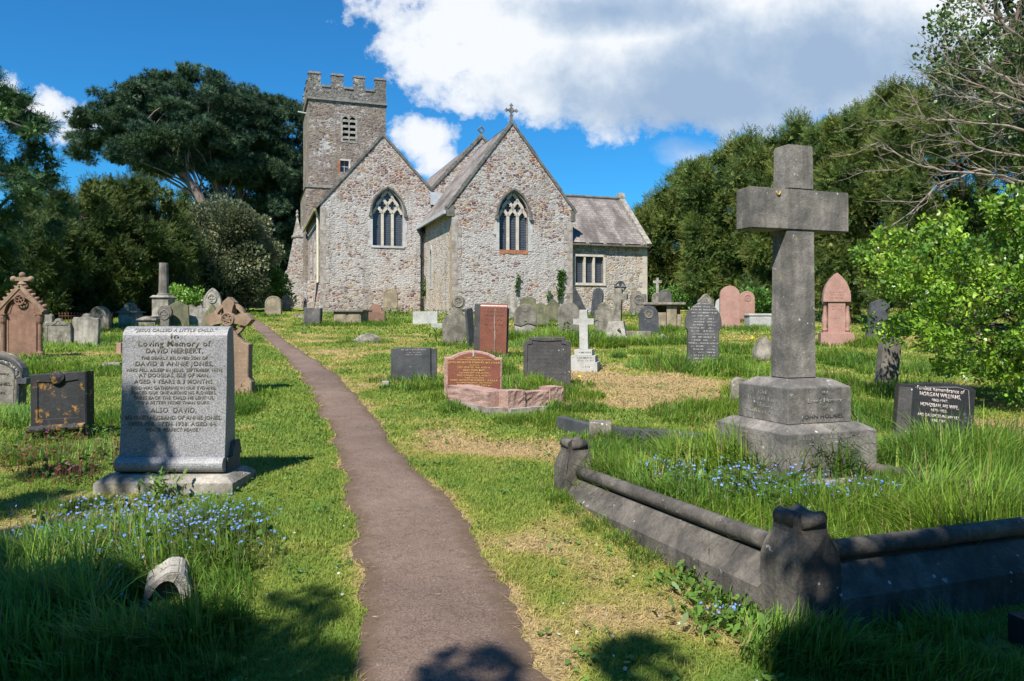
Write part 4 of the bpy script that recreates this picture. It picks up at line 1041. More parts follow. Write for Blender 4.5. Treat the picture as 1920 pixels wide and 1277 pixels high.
stone(310, 604, 572, 27, 'wheel', 'col', 'brown round-headed stone with a carved ring, right of the low gabled chest tomb', t=.14, ring=(0, .62, .32), Y=29)
stone(336, 618, 564, 38, 'peak', 'moss', 'dark mossy pointed stone seen from its plain back, left of the white-speckled stone', t=.16, tilt=-3, yaw=12)
stone(349, 572, 551, 18, 'flat', 'slate', 'small bluish slate tablet standing far back before the grey-leaved tree', t=.1, Y=47)
stone(359, 606, 571, 20, 'scroll', 'grey', 'narrow grey stone with scrolled shoulders just right of the mossy pointed stone', t=.14, Y=31)
stone(374, 606, 573, 36, 'cupid', 'pale', 'stone heavily spotted with white lichen, left of the brown celtic cross', t=.16, Y=30, tilt=2)
stone(379, 585, 556, 17, 'ogee', 'grey', 'small grey pointed stone far back above the white-lichened stone', t=.16, Y=42)
stone(399, 592, 540, 33, 'gothic', 'pale', 'tall pointed pale stone with a deep carved arch, behind the celtic cross', t=.18, panel=.07, ring=(0, .68, .24), Y=37)
stone(397, 606, 571, 32, 'stepback', 'moss', 'dark jagged-shouldered stone just left of the celtic cross head', t=.16, yaw=-14, Y=27)
stone(472, 597, 588, 22, 'segment', 'brown', 'low reddish stone by the far end of the path', t=.2, Y=44)
# celtic cross
def celtic():
    p = gp(437, 738); k = p.y/F; o = empty('celtic_cross', p, (rad(-1), rad(.5), rad(-5))); tag(o, 'brown celtic cross headstone with pierced wheel behind the silver granite stone', 'gravestone')
    z = lambda py: CZ-(py-600)*k-p.z
    W = 66*k; cx = -8*k; zc = z(599)
    body = [(-W/2-.03, 0), (W/2+.06, 0), (W/2+.05, z(715)), (W/2, z(706)), (W/2, z(645)), (W*.36, z(642)), (W*.18, z(632)), (W*.06+cx*0, z(618)), (cx+.055, z(612)), (cx-.055, z(612)), (cx-.12, z(618)), (-W*.4, z(634)), (-W/2, z(645)), (-W/2, z(706))]
    bm = slab_bm(body, .16, .012); bm_obj('slab', bm, MT['brown'], o)
    a0, a1 = .055, .10; L = 46*k; T = 42*k
    def armpts(L):
        return [(a0, .06), (a0+.012, .13), (a1-.02, .2), (a1, L-.11), (a1-.01, L-.08), (0, L), (-a1+.01, L-.08), (-a1, L-.11), (-a1+.02, .2), (-a0-.012, .13), (-a0, .06)]
    for nm, ang, LL in (('arm', 0, T), ('arm', PI/2, L), ('arm', -PI/2, L), ('arm', PI, 30*k)):
        pts = [(x*math.cos(ang)-y*math.sin(ang)+cx, zc+x*math.sin(ang)+y*math.cos(ang)) for x, y in armpts(LL)]
        bm = bmesh.new(); prism(bm, pts, 'y', -.085, .075); bm_obj(nm, bm, MT['brown'], o)
    bm = bmesh.new(); lathe(bm, [(.12, -.09), (.12, .08)], 20); bmesh.ops.rotate(bm, verts=bm.verts, matrix=Matrix.Rotation(PI/2, 3, 'X')); bm_obj('hub', bm, MT['brown'], o, loc=(cx, 0, zc))
    bm = bmesh.new(); tube(bm, [(cx+.235*math.cos(i*PI/18), 0, zc+.235*math.sin(i*PI/18)) for i in range(37)], 0, rect=(.028, .045), normal=(0, 1, 0), cap=False)
    bm_obj('wheel', bm, MT['brown'], o)
    roundel(o, cx, zc, .095, -.094, MT['brown'], 6, 'carved_knot')
    STONES.append((p.x, p.y, .4))
celtic()
# ---- silver granite stone
def granite():
    Y = 6.22; k = Y/F; p = onground(326, Y); o = empty('granite_headstone', p, (0, 0, 0)); tag(o, 'silver grey granite headstone with rolled foot and many lines of lettering, beside the path', 'gravestone')
    z = lambda py, yy=Y: CZ-(py-600)*yy/F-p.z
    x0, x1 = -98*k, 98.5*k
    zt = z(612); zr = z(858); lean = .10
    f = []
    # side profile (y, z): curved front, thick back
    for i in range(7):
        a = PI/2*i/6; f.append((.115-.10*math.sin(a)+.0, zt-.10+.10*math.cos(a)))
    for i in range(1, 7):
        q = i/6; f.append((.015-.055*q+.012*math.sin(PI*q), zt-.10-(zt-.10-zr)*q))
    f += [(-.04, zr), (.20, zr), (.18, zt-.35), (.15, zt)]
    bm = bmesh.new(); prism(bm, f, 'x', x0, x1); bmesh.ops.recalc_face_normals(bm, faces=bm.faces)
    bm_obj('slab', bm, MT['gran'], o)
    zroll = z(869); bm = bmesh.new(); tube(bm, [(x0-.01, -.045, zroll), (x1+.005, -.045, zroll)], .062, 20); bm_obj('scroll_roll', bm, MT['gran'], o, smooth=False)
    bm = bmesh.new(); box(bm, x0-.0, x1+.02, -.02, .26, z(900), zr-.001, top=(.0, .0)); box(bm, x1-.002, x1+.035, .05, .26, zr, zr+.12, top=(0, .05)); bm_obj('back_block', bm, MT['grandark'], o)
    bm = bmesh.new(); zb = z(893, 6.05); xa, xb = x0-.13, x1+.12
    v = box(bm, xa, xb, -.19, .36, -.2, zb-.055); box(bm, xa+.002, xb-.002, -.188, .358, zb-.0545, zb-.002, top=(.07, .06))
    bm_obj('base', bm, MT['pale'], o)
    # inscription laid on the sloping face
    T = [("“JESUS CALLED A LITTLE CHILD.”", 622, 6, 155), ("In", 634, 9, 15), ("Loving Memory of", 649, 11, 136), ("DAVID HERBERT,", 662, 9.5, 107), ("THE DEARLY BELOVED SON OF", 674, 6, 125),
         ("DAVID & ANNIE JONES,", 686, 9, 146), ("WHO FELL ASLEEP IN JESUS, SEPTEMBER 14TH,", 697, 6.5, 182), ("AT DOUGLAS, ISLE OF MAN.", 707, 7.5, 132), ("AGED 4 YEARS & 3 MONTHS.", 719, 8, 149), ("GOD WAS GATHERING IN OUR EVENING,", 730, 6, 158),
         ("PLACED OUR ONE AMONG HIS FLOWERS,", 739, 6, 159), ("TAKES BACK THE CHILD HE LENT US,", 748.5, 6, 152), ("TO A BETTER HOME THAN OURS.", 757.5, 6, 135), ("ALSO  DAVID,", 773, 9.5, 86),
         ("BELOVED HUSBAND OF ANNIE JONES,", 786, 7.5, 180), ("DIED FEB. 27TH 1938. AGED 64.", 797.5, 7, 165), ("“PEACE, PERFECT PEACE.”", 808, 6, 105)]
    ln = [(s, (-1 if i != 0 else 0)*k*0, (z(py)-z(861)), h*k, w*k) for i, (s, py, h, w) in enumerate(T)]
    it = text_obj(ln, 'inscription', MT['letter'], o, depth=.002, spacing=1.08)
    # bend the letters onto the curved face
    zr0 = z(861)
    def face_y(zz):
        if zz > zt-.10:
            c = min(1, (zz-(zt-.10))/.10); return .115-.10*math.sqrt(max(0, 1-c*c))
        q = (zt-.10-zz)/(zt-.10-zr); return .015-.055*q+.012*math.sin(PI*q)
    for v in it.data.vertices:
        zz = v.co.z+zr0; v.co.y = v.co.y+face_y(zz)-.0015; v.co.z = zz
    STONES.append((p.x, p.y+.3, .3))
granite()
def lichslab():
    p = onground(118, 8.3); k = 8.3/F; o = empty('slab_headstone', p, (rad(-3), rad(-2.5), rad(-3))); tag(o, 'black slab headstone patched with ochre lichen, left of the silver granite stone', 'gravestone')
    z = lambda py: CZ-(py-600)*k-p.z
    W = 108*k
    bm = slab_bm([(-W/2, z(800)), (W/2, z(798)), (W/2, z(698)), (W*.08, z(698)), (W*.06, z(697)), (-W*.06, z(697)), (-W*.08, z(699)), (-W/2, z(700))], .16, .012, panel=.10); bm_obj('slab', bm, MT['lichslab'], o)
    bm = bmesh.new(); tube(bm, [(-W/2-.02, -.09, z(803)), (W/2, -.09, z(800))], .04, 12); bm_obj('scroll_roll', bm, MT['lichslab'], o)
    bm = bmesh.new(); box(bm, -W/2, W/2-.02, -.05, .12, -.15, z(806)); bm_obj('base', bm, MT['slate'], o)
    bm = bmesh.new(); bmesh.ops.create_icosphere(bm, subdivisions=3, radius=1, matrix=Matrix.Translation((0, -.085, z(708)))@Matrix.Diagonal((.085, .03, .075, 1)))
    for v in bm.verts: v.co += Vector((0, -.012*vn3(v.co*30), 0))
    bm_obj('carved_wreath', bm, MT['lichslab'], o)
    STONES.append((p.x, p.y, .35))
def vn3(v): return float(vnoise(v.x+v.y*.7, v.z-v.y*.3, 5))
lichslab()
def lefthughes():
    Y = 10.0; p = onground(-8, Y); k = Y/F; o = empty('arched_headstone', p, (0, rad(2.5), rad(6))); tag(o, 'arched headstone with foliage band and black lettering cut by the left edge', 'gravestone')
    z = lambda py: CZ-(py-600)*k-p.z
    W = 112*k; r = W/2
    out = [(-r*.86, 0), (r*.86, 0), (r*.86, z(722)), (r, z(718)), (r, z(707)), (r*.92, z(704))]+[(r*.92*math.cos(a), z(704)+(z(660)-z(704))*math.sin(a)) for a in [PI*i/16 for i in range(1, 16)]]+[(-r*.92, z(704)), (-r, z(707)), (-r, z(718)), (-r*.86, z(722))]
    bm = slab_bm(out, .16, .012); bm_obj('slab', bm, MT['grey'], o)
    bm = bmesh.new()
    for rr, th in ((.88, .022), (.68, .016)):
        tube(bm, [(r*rr*math.cos(a), -.085, z(706)+(z(663)-z(706))*rr*math.sin(a)) for a in [PI*i/20 for i in range(21)]], th, 6, normal=(0, 1, 0))
    for s in (-1, 1): box(bm, s*r*.93-.06, s*r*.93+.06, -.13, .0, z(716), z(706))
    for s in (-1, 1): tube(bm, [(s*r*.78, -.085, z(706)), (s*r*.78, -.085, .05)], .022, 6)
    bm_obj('moulding', bm, MT['slate'], o)
    bm = bmesh.new()
    for i in range(60):
        a = PI*(i+.5)/60; rr = random.uniform(.72, .82)
        bmesh.ops.create_icosphere(bm, subdivisions=1, radius=random.uniform(.012, .022), matrix=Matrix.Translation((r*rr*math.cos(a), -.085, z(706)+(z(663)-z(706))*rr*math.sin(a))))
    bm_obj('foliage_band', bm, MT['pale'], o)
    bm = bmesh.new(); ii = [(-r*.64, .1), (r*.64, .1), (r*.64, z(708))]+[(r*.64*math.cos(a), z(708)+.24*math.sin(a)) for a in [PI*i/12 for i in range(1, 12)]]+[(-r*.64, z(708))]
    prism(bm, ii, 'y', -.086, -.07); bm_obj('tablet', bm, MT['pale'], o)
    text_obj([("In Loving Memory", 0, z(701), .03, r*.95), ("OF", 0, z(710), .026, .05), ("HUGHES,", r*.22, z(721), .042, r*.7), ("YEARS.", r*.2, z(737), .03, r*.4)], 'inscription', MT['iron'], o).location = (0, -.088, 0)
    STONES.append((p.x, p.y, .4))
lefthughes()
FOOT = []
def footstone():
    Y = 3.92; p = onground(312, Y); k = Y/F; o = empty('footstone', p, (rad(4), rad(7), rad(22))); tag(o, 'small weathered footstone with a hollow arch, sunk in the foreground grass', 'gravestone')
    z = lambda py: CZ-(py-600)*k-p.z
    W = 84*k; r = W/2; zt = z(1062)
    out = [(-r, -.1), (r*.95, -.1), (r, zt*.45), (r*.8, zt*.62), (r*.62, zt*.9), (r*.35, zt), (-r*.1, zt*.99), (-r*.42, zt*.84), (-r*.6, zt*.72), (-r*.95, zt*.6)]
    bm = bmesh.new(); prism(bm, out, 'y', .03, .16)
    ins = [(r*.72*math.cos(a)-.01, .02+zt*.72*max(0, math.sin(a))) for a in [PI*i/12 for i in range(13)]]
    ring = [(-r, -.1)]+[(-r*.95, zt*.6), (-r*.6, zt*.72), (-r*.42, zt*.84), (-r*.1, zt*.985), (r*.35, zt*.995), (r*.62, zt*.9), (r*.8, zt*.62), (r, zt*.45), (r*.95, -.1)]+ins
    prism(bm, ring, 'y', -.07, .029)
    bmesh.ops.bevel(bm, geom=list(bm.edges), offset=.008, segments=2, affect='EDGES', clamp_overlap=True)
    bm_obj('footstone_block', bm, MT['pale'], o); FOOT.append(p)
footstone()
def smallblock(cx, base, top, w, d, mat, label, name='kerb_stone', cat='kerb stone', yaw=0, Y=None, tp=(.01, .01), tilt=0):
    p = spot(cx, base, Y); k = p.y/F; H = CZ-(top-600)*k-p.z; W = w*k
    bm = bmesh.new(); box(bm, -W/2, W/2, 0, d, -.1, H, top=tp, bev=.01); o = bm_obj(name, bm, MT[mat], None, p, (0, rad(tilt), rad(yaw))); return tag(o, label, cat)
smallblock(222, 665, 643, 10, .6, 'pinkgran', 'small pink granite block peeping out left of the silver granite stone')
smallblock(208, 688, 680, 34, .12, 'pale', 'low pale kerb stone in the grass left of the silver granite stone')

# ---- middle ground, left of the path end and up to the church
stone(513, 594, 555, 30, 'round', 'sand', 'yellow-mottled round-topped stone by the path end, left of its smaller twin', t=.3, panel=.05)
stone(537, 585, 553, 22, 'shoulder', 'grey', 'grey round-shouldered stone close to the church buttress, right of the yellow-mottled one', t=.2)
smallblock(563, 597, 589, 22, .5, 'grey', 'flat grey kerb fragment between the round stones and the leaning block')
stone(586, 612, 577, 31, 'flat', 'orange', 'stubby leaning block stone with an orange lichened top, left of the long chest tomb', t=.4, tilt=3, bev=.03)
chest(651, 612, 580, 64, 1.0, 'sand', 'long buff chest tomb with a dark flat lid in front of the left gable', over=.12, lid=.1, panels=2, lidmat='grey', yaw=-8)
stone(704, 607, 570, 36, 'shoulder', 'redsand', 'squat reddish brown shouldered stone right of the long chest tomb', t=.16)
stone(732, 587, 541, 27, 'round', 'sand', 'buff round-arched stone standing against the left gable wall', t=.2, panel=.06, Y=46.8)
smallblock(797, 609, 584, 47, .25, 'white', 'low whitish tablet in front of the drainpipe corner', name='grave_tablet', cat='gravestone')
smallblock(827, 616, 606, 36, .2, 'white', 'thin white kerb stone with pink flowers in front of the whitish tablet', yaw=14)
stone(849, 648, 553, 50, 'fiddle', 'greyrows', 'leaning fiddle-shaped stone with a clover cut in its round head', t=.14, tilt=7, ring=(0, .865, .17, 'grey', 5), yaw=8)
stone(884, 652, 578, 18, 'clip', 'slate', 'dark slate slab leaning just left of the cracked red granite slab', t=.08, tilt=-6, yaw=50)
def redslab():
    p = gp(924, 668); k = p.y/F; o = empty('red_granite_headstone', p, (0, rad(1.5), rad(-4))); tag(o, 'tall roll-topped red granite slab with a pale crack down its face', 'gravestone')
    z = lambda py: CZ-(py-600)*k-p.z
    W = 50*k; zt = z(569); prof = [(-.02, 0), (.16, 0), (.14, zt-.1)]+[(.04+.10*math.cos(a), zt-.10+.10*math.sin(a)) for a in [PI*i/10 for i in range(1, 11)]]+[(-.055, zt-.3), (-.045, zt*.45), (-.03, .1)]
    bm = bmesh.new(); prism(bm, prof, 'x', -W/2, W/2); bm_obj('slab', bm, MT['redgran'], o)
    bm = bmesh.new(); box(bm, -W/2-.15, -W/2-.002, .0, .22, -.1, zt-.02, bev=.01); bm_obj('rough_back', bm, MT['darkgran'], o)
    bm = bmesh.new(); box(bm, W/2+.002, W/2+.03, .03, .2, 0, zt-.1); box(bm, -W/2-.02, W/2+.06, -.09, .2, -.1, .06); bm_obj('side_block', bm, MT['grandark'], o)
    bm = bmesh.new(); c = [(.0, zt-.02), (.03, zt-.12), (.02, zt-.4), (.045, zt-.8), (.035, .12)]
    def fy(zz): return -.063 if zz < zt-.1 else -.02
    tube(bm, [(x, -.056 if i else .02, zz) for i, (x, zz) in enumerate(c)], .008, 5); bm_obj('crack', bm, MT['white'], o)
    rows = [(s, 0, z(py), 2.6*k, w*k) for s, py, w in (((2, 6, 6, 2), 585, 36), ((7, 6), 592, 38), ((3, 4, 4), 600, 30), ((3, 2, 3, 4), 609, 34), ((2, 4), 618, 18))]
    worn_obj(rows, 'inscription', MT['grandark'], o).location = (0, -.064, 0)
    STONES.append((p.x, p.y, .45))
redslab()
def darklow():
    p = gp(776, 714); k = p.y/F; o = empty('slate_headstone', p, (0, 0, rad(2))); tag(o, 'low wide blue-grey slate headstone with side wings and white flowers at its foot', 'gravestone')
    z = lambda py: CZ-(py-600)*k-p.z
    W = 64*k
    bm = slab_bm([(-W/2, 0), (W/2, 0), (W/2, z(652)), (-W/2, z(652))], .12, .008); bm_obj('slab', bm, MT['slate'], o)
    for s in (-1, 1):
        bm = bmesh.new(); box(bm, s*(W/2+.05)-.048, s*(W/2+.05)+.048, -.03, .11, -.1, z(654)); bm_obj('wing', bm, MT['slate'], o)
    worn_obj([((2, 8, 7), 0, z(656.5), 2.2*k, 46*k), ((4, 7), 0, z(661), 1.6*k, 26*k), ((6, 5), 0, z(665.5), 1.6*k, 30*k)], 'inscription', MT['silver'], o).location = (0, -.064, 0)
    STONES.append((p.x, p.y, .45))
darklow()
def stewart():
    p = gp(887, 748); k = p.y/F; o = empty('red_granite_memorial', p, (0, rad(.8), rad(1))); tag(o, 'low arched red granite memorial lettered in gold with a rock-faced pink border', 'gravestone')
    z = lambda py: CZ-(py-600)*k-p.z
    W = 108*k
    bm = slab_bm(outline('memorial', W, z(657)), .16, .014); bm_obj('slab', bm, MT['pinkrough'], o)
    zb = z(727); pts = [(x*.90+.01, (zz if zz > 0.01 else zb)) for x, zz in outline('memorial', W, z(661))]
    bm = bmesh.new(); prism(bm, pts, 'y', -.088, -.07); bm_obj('polished_face', bm, MT['redgran'], o)
    T = [("Treasured Memories of", 671, 2.9, 37), ("A DEVOTED HUSBAND & FATHER", 675.5, 2.7, 64), ("JAMES HAMILTON STEWART, M.R.C.V.S.M.", 681, 3.6, 97), ("CARDIFF", 685.5, 2.4, 18), ("DIED 19TH FEB. 1948, AGED 58.", 690, 3.2, 61), ("ALSO ELSIE MAY,", 695.5, 3.7, 42), ("A LOVING WIFE AND MOTHER", 700, 2.8, 57),
         ("DIED 15TH JULY 1974, AGED 77.", 705, 3.2, 63), ("AND THEIR SON", 709.3, 2.5, 34), ("DAVID HAMILTON STEWART, A.R.I.B.A.", 714.3, 3.6, 89), ("A LOVING HUSBAND AND FATHER", 718.5, 2.8, 66), ("DIED 20TH DEC. 1989, AGED 66.", 723, 3.2, 62)]
    text_obj([(s, 2*k, z(py), h*k, w*k) for s, py, h, w in T], 'inscription', MT['gold'], o, spacing=1.1).location = (0, -.0885, 0)
    bm = bmesh.new(); box(bm, -.012, .012, -.1, -.085, z(668), z(659)); bm_obj('flower_mark', bm, MT['white'], o)
    STONES.append((p.x-.3, p.y, .2))
    # rock-faced plinth & kerb in front
    A = gp(860, 752); B = gp(942, 776); C = gp(1046, 764)
    kb = empty('granite_kerb', (B.x, B.y, G(B.x, B.y))); tag(kb, 'rough pink granite grave kerb with corner blocks in front of the gold-lettered memorial', 'kerb')
    def rough(v0, v1, w_, h, nm, hh=0):
        d = (v1-v0).xy; L = d.length; ang = math.atan2(d.y, d.x); n = 14; bm = bmesh.new(); box(bm, 0, L, -w_/2, w_/2, -.05, h)
        bmesh.ops.subdivide_edges(bm, edges=list(bm.edges), cuts=5, use_grid_fill=True)
        for v in bm.verts:
            if v.co.z > 0: v.co += Vector((0, (random.random()-.5)*.016, (random.random()-.5)*.006))
        return bm_obj(nm, bm, MT['pinkrough'], kb, loc=(v0.x-B.x, v0.y-B.y, .085+hh), rot=(0, 0, ang))
    q = B+(A-B)*.06; rough(A, q, .34, .2, 'kerb_length')
    q2 = B+(C-B)*.30; rough(B+(C-B)*.0, q2, .26, .22, 'corner_block'); q3 = B+(C-B)*.74; rough(q2+(C-B)*.01, q3, .2, .19, 'kerb_length'); rough(q3+(C-B)*.01, C, .24, .235, 'corner_block')
    bm = bmesh.new()
    for v0, v1 in ((A, B), (B, C)):
        d = (v1-v0); n = Vector((-d.y, d.x, 0)).normalized()*.19
        pts = [(v0-B)-n, (v1-B)-n, (v1-B)+n, (v0-B)+n]
        prism(bm, [(a.x, a.y) for a in pts], 'z', -.1 if v0 is A else -.102, .084 if v0 is A else .080)
    bm_obj('footing', bm, MT['pale'], kb)
stewart()
stone(1026, 724, 632, 88, 'ears', 'darkgran', 'upright dark granite headstone speckled with lichen, right of the gold-lettered memorial', t=.16, panel=.055, yaw=-5)
def whitecross():
    p = gp(1096, 694); k = p.y/F; o = empty('white_cross', p, (0, rad(-.8), rad(-13))); tag(o, 'white marble cross on three lettered steps in the middle of the lawn', 'cross')
    z = lambda py: CZ-(py-600)*k-p.z
    for i, (w, a, b) in enumerate(((54, 694, 678), (46, 678, 666), (33, 666, 655))):
        bm = bmesh.new(); W = w*k; box(bm, -W/2, W/2, -W/2, W/2, z(a)-(.1 if i == 0 else 0)+.002, z(b), bev=.006); s = bm_obj('step', bm, MT['white'], o)
        rows = [((5,),), ((7, 6, 7), (3, 4, 4, 4)), ((2, 6, 6, 2),)][i]
        worn_obj([(s_, W*.1, (z(a)+z(b))/2-.014-(j-.5*(len(rows)-1))*.05, .03, W*.68 if len(s_) > 1 else W*.3) for j, s_ in enumerate(rows)], 'inscription', MT['darklet'], s).location = (0, -W/2-.001, 0)
    bm = bmesh.new(); hw = 8*k; arm = 19.5*k
    c = [(-hw, z(655)), (hw, z(655)), (hw*.93, z(608.5)), (arm, z(608.5)), (arm, z(597.5)), (hw*.93, z(597.5)), (hw*.9, z(581)), (-hw*.9, z(581)), (-hw*.93, z(597.5)), (-arm, z(597.5)), (-arm, z(608.5)), (-hw*.93, z(608.5))]
    prism(bm, c, 'y', -.07, .07); bmesh.ops.bevel(bm, geom=list(bm.edges), offset=.006, segments=1, affect='EDGES'); bm_obj('cross_shaft', bm, MT['white'], o)
    STONES.append((p.x, p.y+.3, .1))
whitecross()
def rock(cx, base, top, w, mat, label, depth=None, seed=1, Y=None, name='boulder', cat='stone'):
    p = spot(cx, base, Y); k = p.y/F; H = CZ-(top-600)*k-p.z; W = w*k
    bm = bmesh.new(); bmesh.ops.create_icosphere(bm, subdivisions=4, radius=1)
    for v in bm.verts:
        n = fbm(v.co.x*1.6+seed*3.1+v.co.y, v.co.z*1.6+v.co.y*1.3, seed, 4); v.co *= .82+.36*float(n)
        v.co = Vector((v.co.x*W/2, v.co.y*(depth or W/2), max(-.3, v.co.z)*H))
    o = bm_obj(name, bm, MT[mat], None, p, smooth=True); STONES.append((p.x, p.y, W/2)); return tag(o, label, cat)
rock(688, 643, 626, 58, 'grey', 'low flat grey rock lying in the lawn right of the path', depth=.3, seed=3)
smallblock(722, 727, 715, 16, .12, 'pale', 'tiny pale kerb block in front of the slate headstone with wings')
# ---- behind, in front of the middle gable
stone(957, 602, 553, 26, 'tilted', 'pale', 'pale blotched stone against the wall below the middle window', t=.14)
stone(990, 592, 556, 30, 'segment', 'moss', 'mossy hump-topped stone against the wall between two broken round stones', t=.2, Y=40)
def cracked(o, W, H, t):
    bm = bmesh.new(); tube(bm, [(-W*.5, -t/2-.002, H*.42), (-W*.2, -t/2-.002, H*.36), (W*.1, -t/2-.002, H*.44), (W*.5, -t/2-.002, H*.38)], .018, 5, normal=(0, 1, 0)); bm_obj('break_line', bm, MT['iron'], o)
    bm = bmesh.new(); prism(bm, [(-W*.46, .0), (W*.46, .0), (W*.46, H*.36), (W*.1, H*.42), (-W*.2, H*.34), (-W*.46, H*.39)], 'y', -t/2-.02, -t/2+.01); bm_obj('mended_foot', bm, MT['pale'], o)
stone(985, 636, 570, 42, 'round', 'greyrows', 'round-topped stone broken across and patched with pale mortar, carved disc near its top', t=.13, ring=(0, .84, .09), extra=cracked)
stone(1013, 622, 568, 34, 'round', 'moss', 'round-headed stone snapped over a pale foot, half hidden behind the patched one', t=.12, Y=31)
stone(1037, 606, 561, 30, 'ogee', 'moss', 'mossy stone with a swept pointed cap, left of the big round stone', t=.22, Y=35, panel=.06)
stone(1066, 632, 567, 41, 'round', 'greyrows', 'big round-topped grey stone behind the white cross', t=.14, yaw=6)
smallblock(1068, 585, 549, 11, .2, 'grey', 'small square stone post against the gable wall behind the big round stone', Y=42, name='stone_post', cat='post')
stone(1117, 598, 540, 26, 'round', 'slate', 'dark round slab leaning against the wing wall under its window', t=.12, tilt=8, yaw=-50, Y=40)
stone(1133, 628, 567, 36, 'shoulder', 'grey', 'lumpy grey shouldered stone between the white cross and the leaning dark cross', t=.15, Y=27)
def darkcross():
    Y = 30; p = onground(1157, Y); k = Y/F; o = empty('stone_cross', p, (0, rad(2), rad(-22))); tag(o, 'weathered grey stone cross leaning in front of the wing wall', 'cross')
    z = lambda py: CZ-(py-600)*k-p.z
    bm = bmesh.new(); hw = 7*k; arm = 18*k
    prism(bm, [(-hw*1.15, -.1), (hw*1.15, -.1), (hw, z(562)), (arm, z(561)), (arm, z(551)), (hw, z(551)), (hw, z(541)), (-hw, z(541)), (-hw, z(551)), (-arm, z(551)), (-arm, z(561)), (-hw, z(562))], 'y', -.1, .1)
    bmesh.ops.bevel(bm, geom=list(bm.edges), offset=.012, segments=1, affect='EDGES'); bm_obj('cross_shaft', bm, MT['grey'], o)
    # broken stepped base
darkcross()
def brokenbase():
    p = gp(1156, 640); k = p.y/F; o = empty('pedestal', p, (0, 0, rad(-14))); tag(o, 'pale tapering pedestal with nothing on it, right behind the white cross', 'pedestal')
    W = 44*k; H = (640-602)*k
    bm = bmesh.new(); box(bm, -W/2, W/2, -W/2, W/2, -.1, H*.25, bev=.01); bm_obj('footing', bm, MT['pale'], o)
    bm = bmesh.new(); box(bm, -W*.44, W*.44, -W*.44, W*.44, H*.252, H, top=(W*.13, W*.13)); bm_obj('pedestal_block', bm, MT['pale'], o); STONES.append((p.x, p.y, .4))
brokenbase()
def ironcross():
    Y = 42; p = onground(1163, Y); k = Y/F; z = lambda py: CZ-(py-600)*k-p.z
    bm = bmesh.new(); box(bm, -.1, .1, -.1, .1, -.2, z(548), bev=.01); hw = .09
    for a in range(4):
        x, zz = math.cos(a*PI/2)*.33, z(538)+math.sin(a*PI/2)*.33; tube(bm, [(0, 0, z(538)), (x, 0, zz)], [.06, .12], 6)
    tube(bm, [(.27*math.cos(i*PI/8), 0, z(538)+.27*math.sin(i*PI/8)) for i in range(17)], .05, 6, normal=(0, 1, 0), cap=False)
    o = bm_obj('wheel_cross', bm, MT['slate'], None, p); tag(o, 'small dark wheel cross just above the leaning grey cross', 'cross')
ironcross()
stone(1197, 597, 545, 30, 'scroll', 'col', 'brown carved stone with a pierced flower leaning on the right corner of the wing', t=.18, ring=(0, .66, .28), Y=42)
stone(1217, 630, 573, 36, 'round', 'slate', 'dark round-topped stone with a pierced flower in front of the ruined table tomb', t=.13, ring=(.02, .72, .2, 'grey', 5), yaw=-7, tilt=-1.5)
def ruintomb():
    p = gp(1240, 617); k = p.y/F; o = empty('table_tomb', p, (0, 0, rad(-12))); tag(o, 'ruined buff table tomb under a wide thin slab, with gaps in its sides', 'tomb')
    z = lambda py: CZ-(py-600)*k-p.z
    W = 88*k; H = z(567)
    bm = bmesh.new(); box(bm, -W/2, W/2, -.15, 1.25, H-.09, H, bev=.012); bm_obj('lid', bm, MT['grey'], o)
    for x0, x1, h in ((-.36, -.12, .80), (-.10, .1, .62), (.11, .32, .78), (.33, .42, .55)):
        bm = bmesh.new(); box(bm, x0*W, x1*W, .0, .16, -.1, H*h if h < .75 else H-.1, bev=.02); bm_obj('side_panel', bm, MT['sand'], o)
    bm = bmesh.new(); box(bm, -.36*W, .4*W, .9, 1.05, -.1, H-.1); box(bm, -.36*W, -.33*W, .17, .89, -.1, H-.1); bm_obj('back_panel', bm, MT['sand'], o)
    STONES.append((p.x, p.y, .9))
ruintomb()
stone(1232, 592, 549, 20, 'round', 'grey', 'grey rounded stone close behind the table tomb, left of the orange-lichened one', t=.15, Y=40)
stone(1247, 592, 543, 24, 'round', 'orange', 'dark round stone with orange lichen rising behind the table tomb slab', t=.15, Y=38, panel=.05)
def farcross():
    Y = 44; p = onground(1233, Y); k = Y/F; z = lambda py: CZ-(py-600)*k-p.z; w = 3*k
    bm = bmesh.new(); prism(bm, [(-w, 0), (w, 0), (w*.8, z(531)), (8*k, z(531)), (8*k, z(526)), (w*.8, z(526)), (w*.7, z(521)), (-w*.7, z(521)), (-w*.8, z(526)), (-8*k, z(526)), (-8*k, z(531)), (-w*.8, z(531))], 'y', -.08, .08); o = bm_obj('stone_cross', bm, MT['pale'], None, p, (0, 0, rad(-20))); tag(o, 'pale slender cross at the edge of the dark yews behind the table tomb', 'cross')
farcross()
rock(1241, 641, 626, 22, 'pale', 'small pale boulder in the grass right of the pierced dark stone', seed=5)
smallblock(1196, 640, 621, 50, .16, 'grey', 'grey kerb stones at the foot of the pierced dark stone', yaw=-6)
stone(1317, 690, 565, 66, 'gshoulder', 'slaterows', 'dark pointed slate headstone with pale lettering and orange-edged top, left of the tall cross', t=.16, yaw=-4, tilt=.8)
stone(1323, 590, 551, 30, 'ogee', 'grey', 'grey moulded stone top peeping out behind the dark pointed slate headstone', t=.2, Y=37, panel=.06)
stone(1347, 612, 558, 22, 'tilted', 'white', 'white sliver of broken stone left of the tall pink granite stone', t=.14, Y=36, tilt=10)
stone(1368, 616, 536, 36, 'round', 'pinkgran', 'tall round-topped pink granite stone in front of the yews', t=.32, plinth=(.05, .05, 'pale'), yaw=-10)
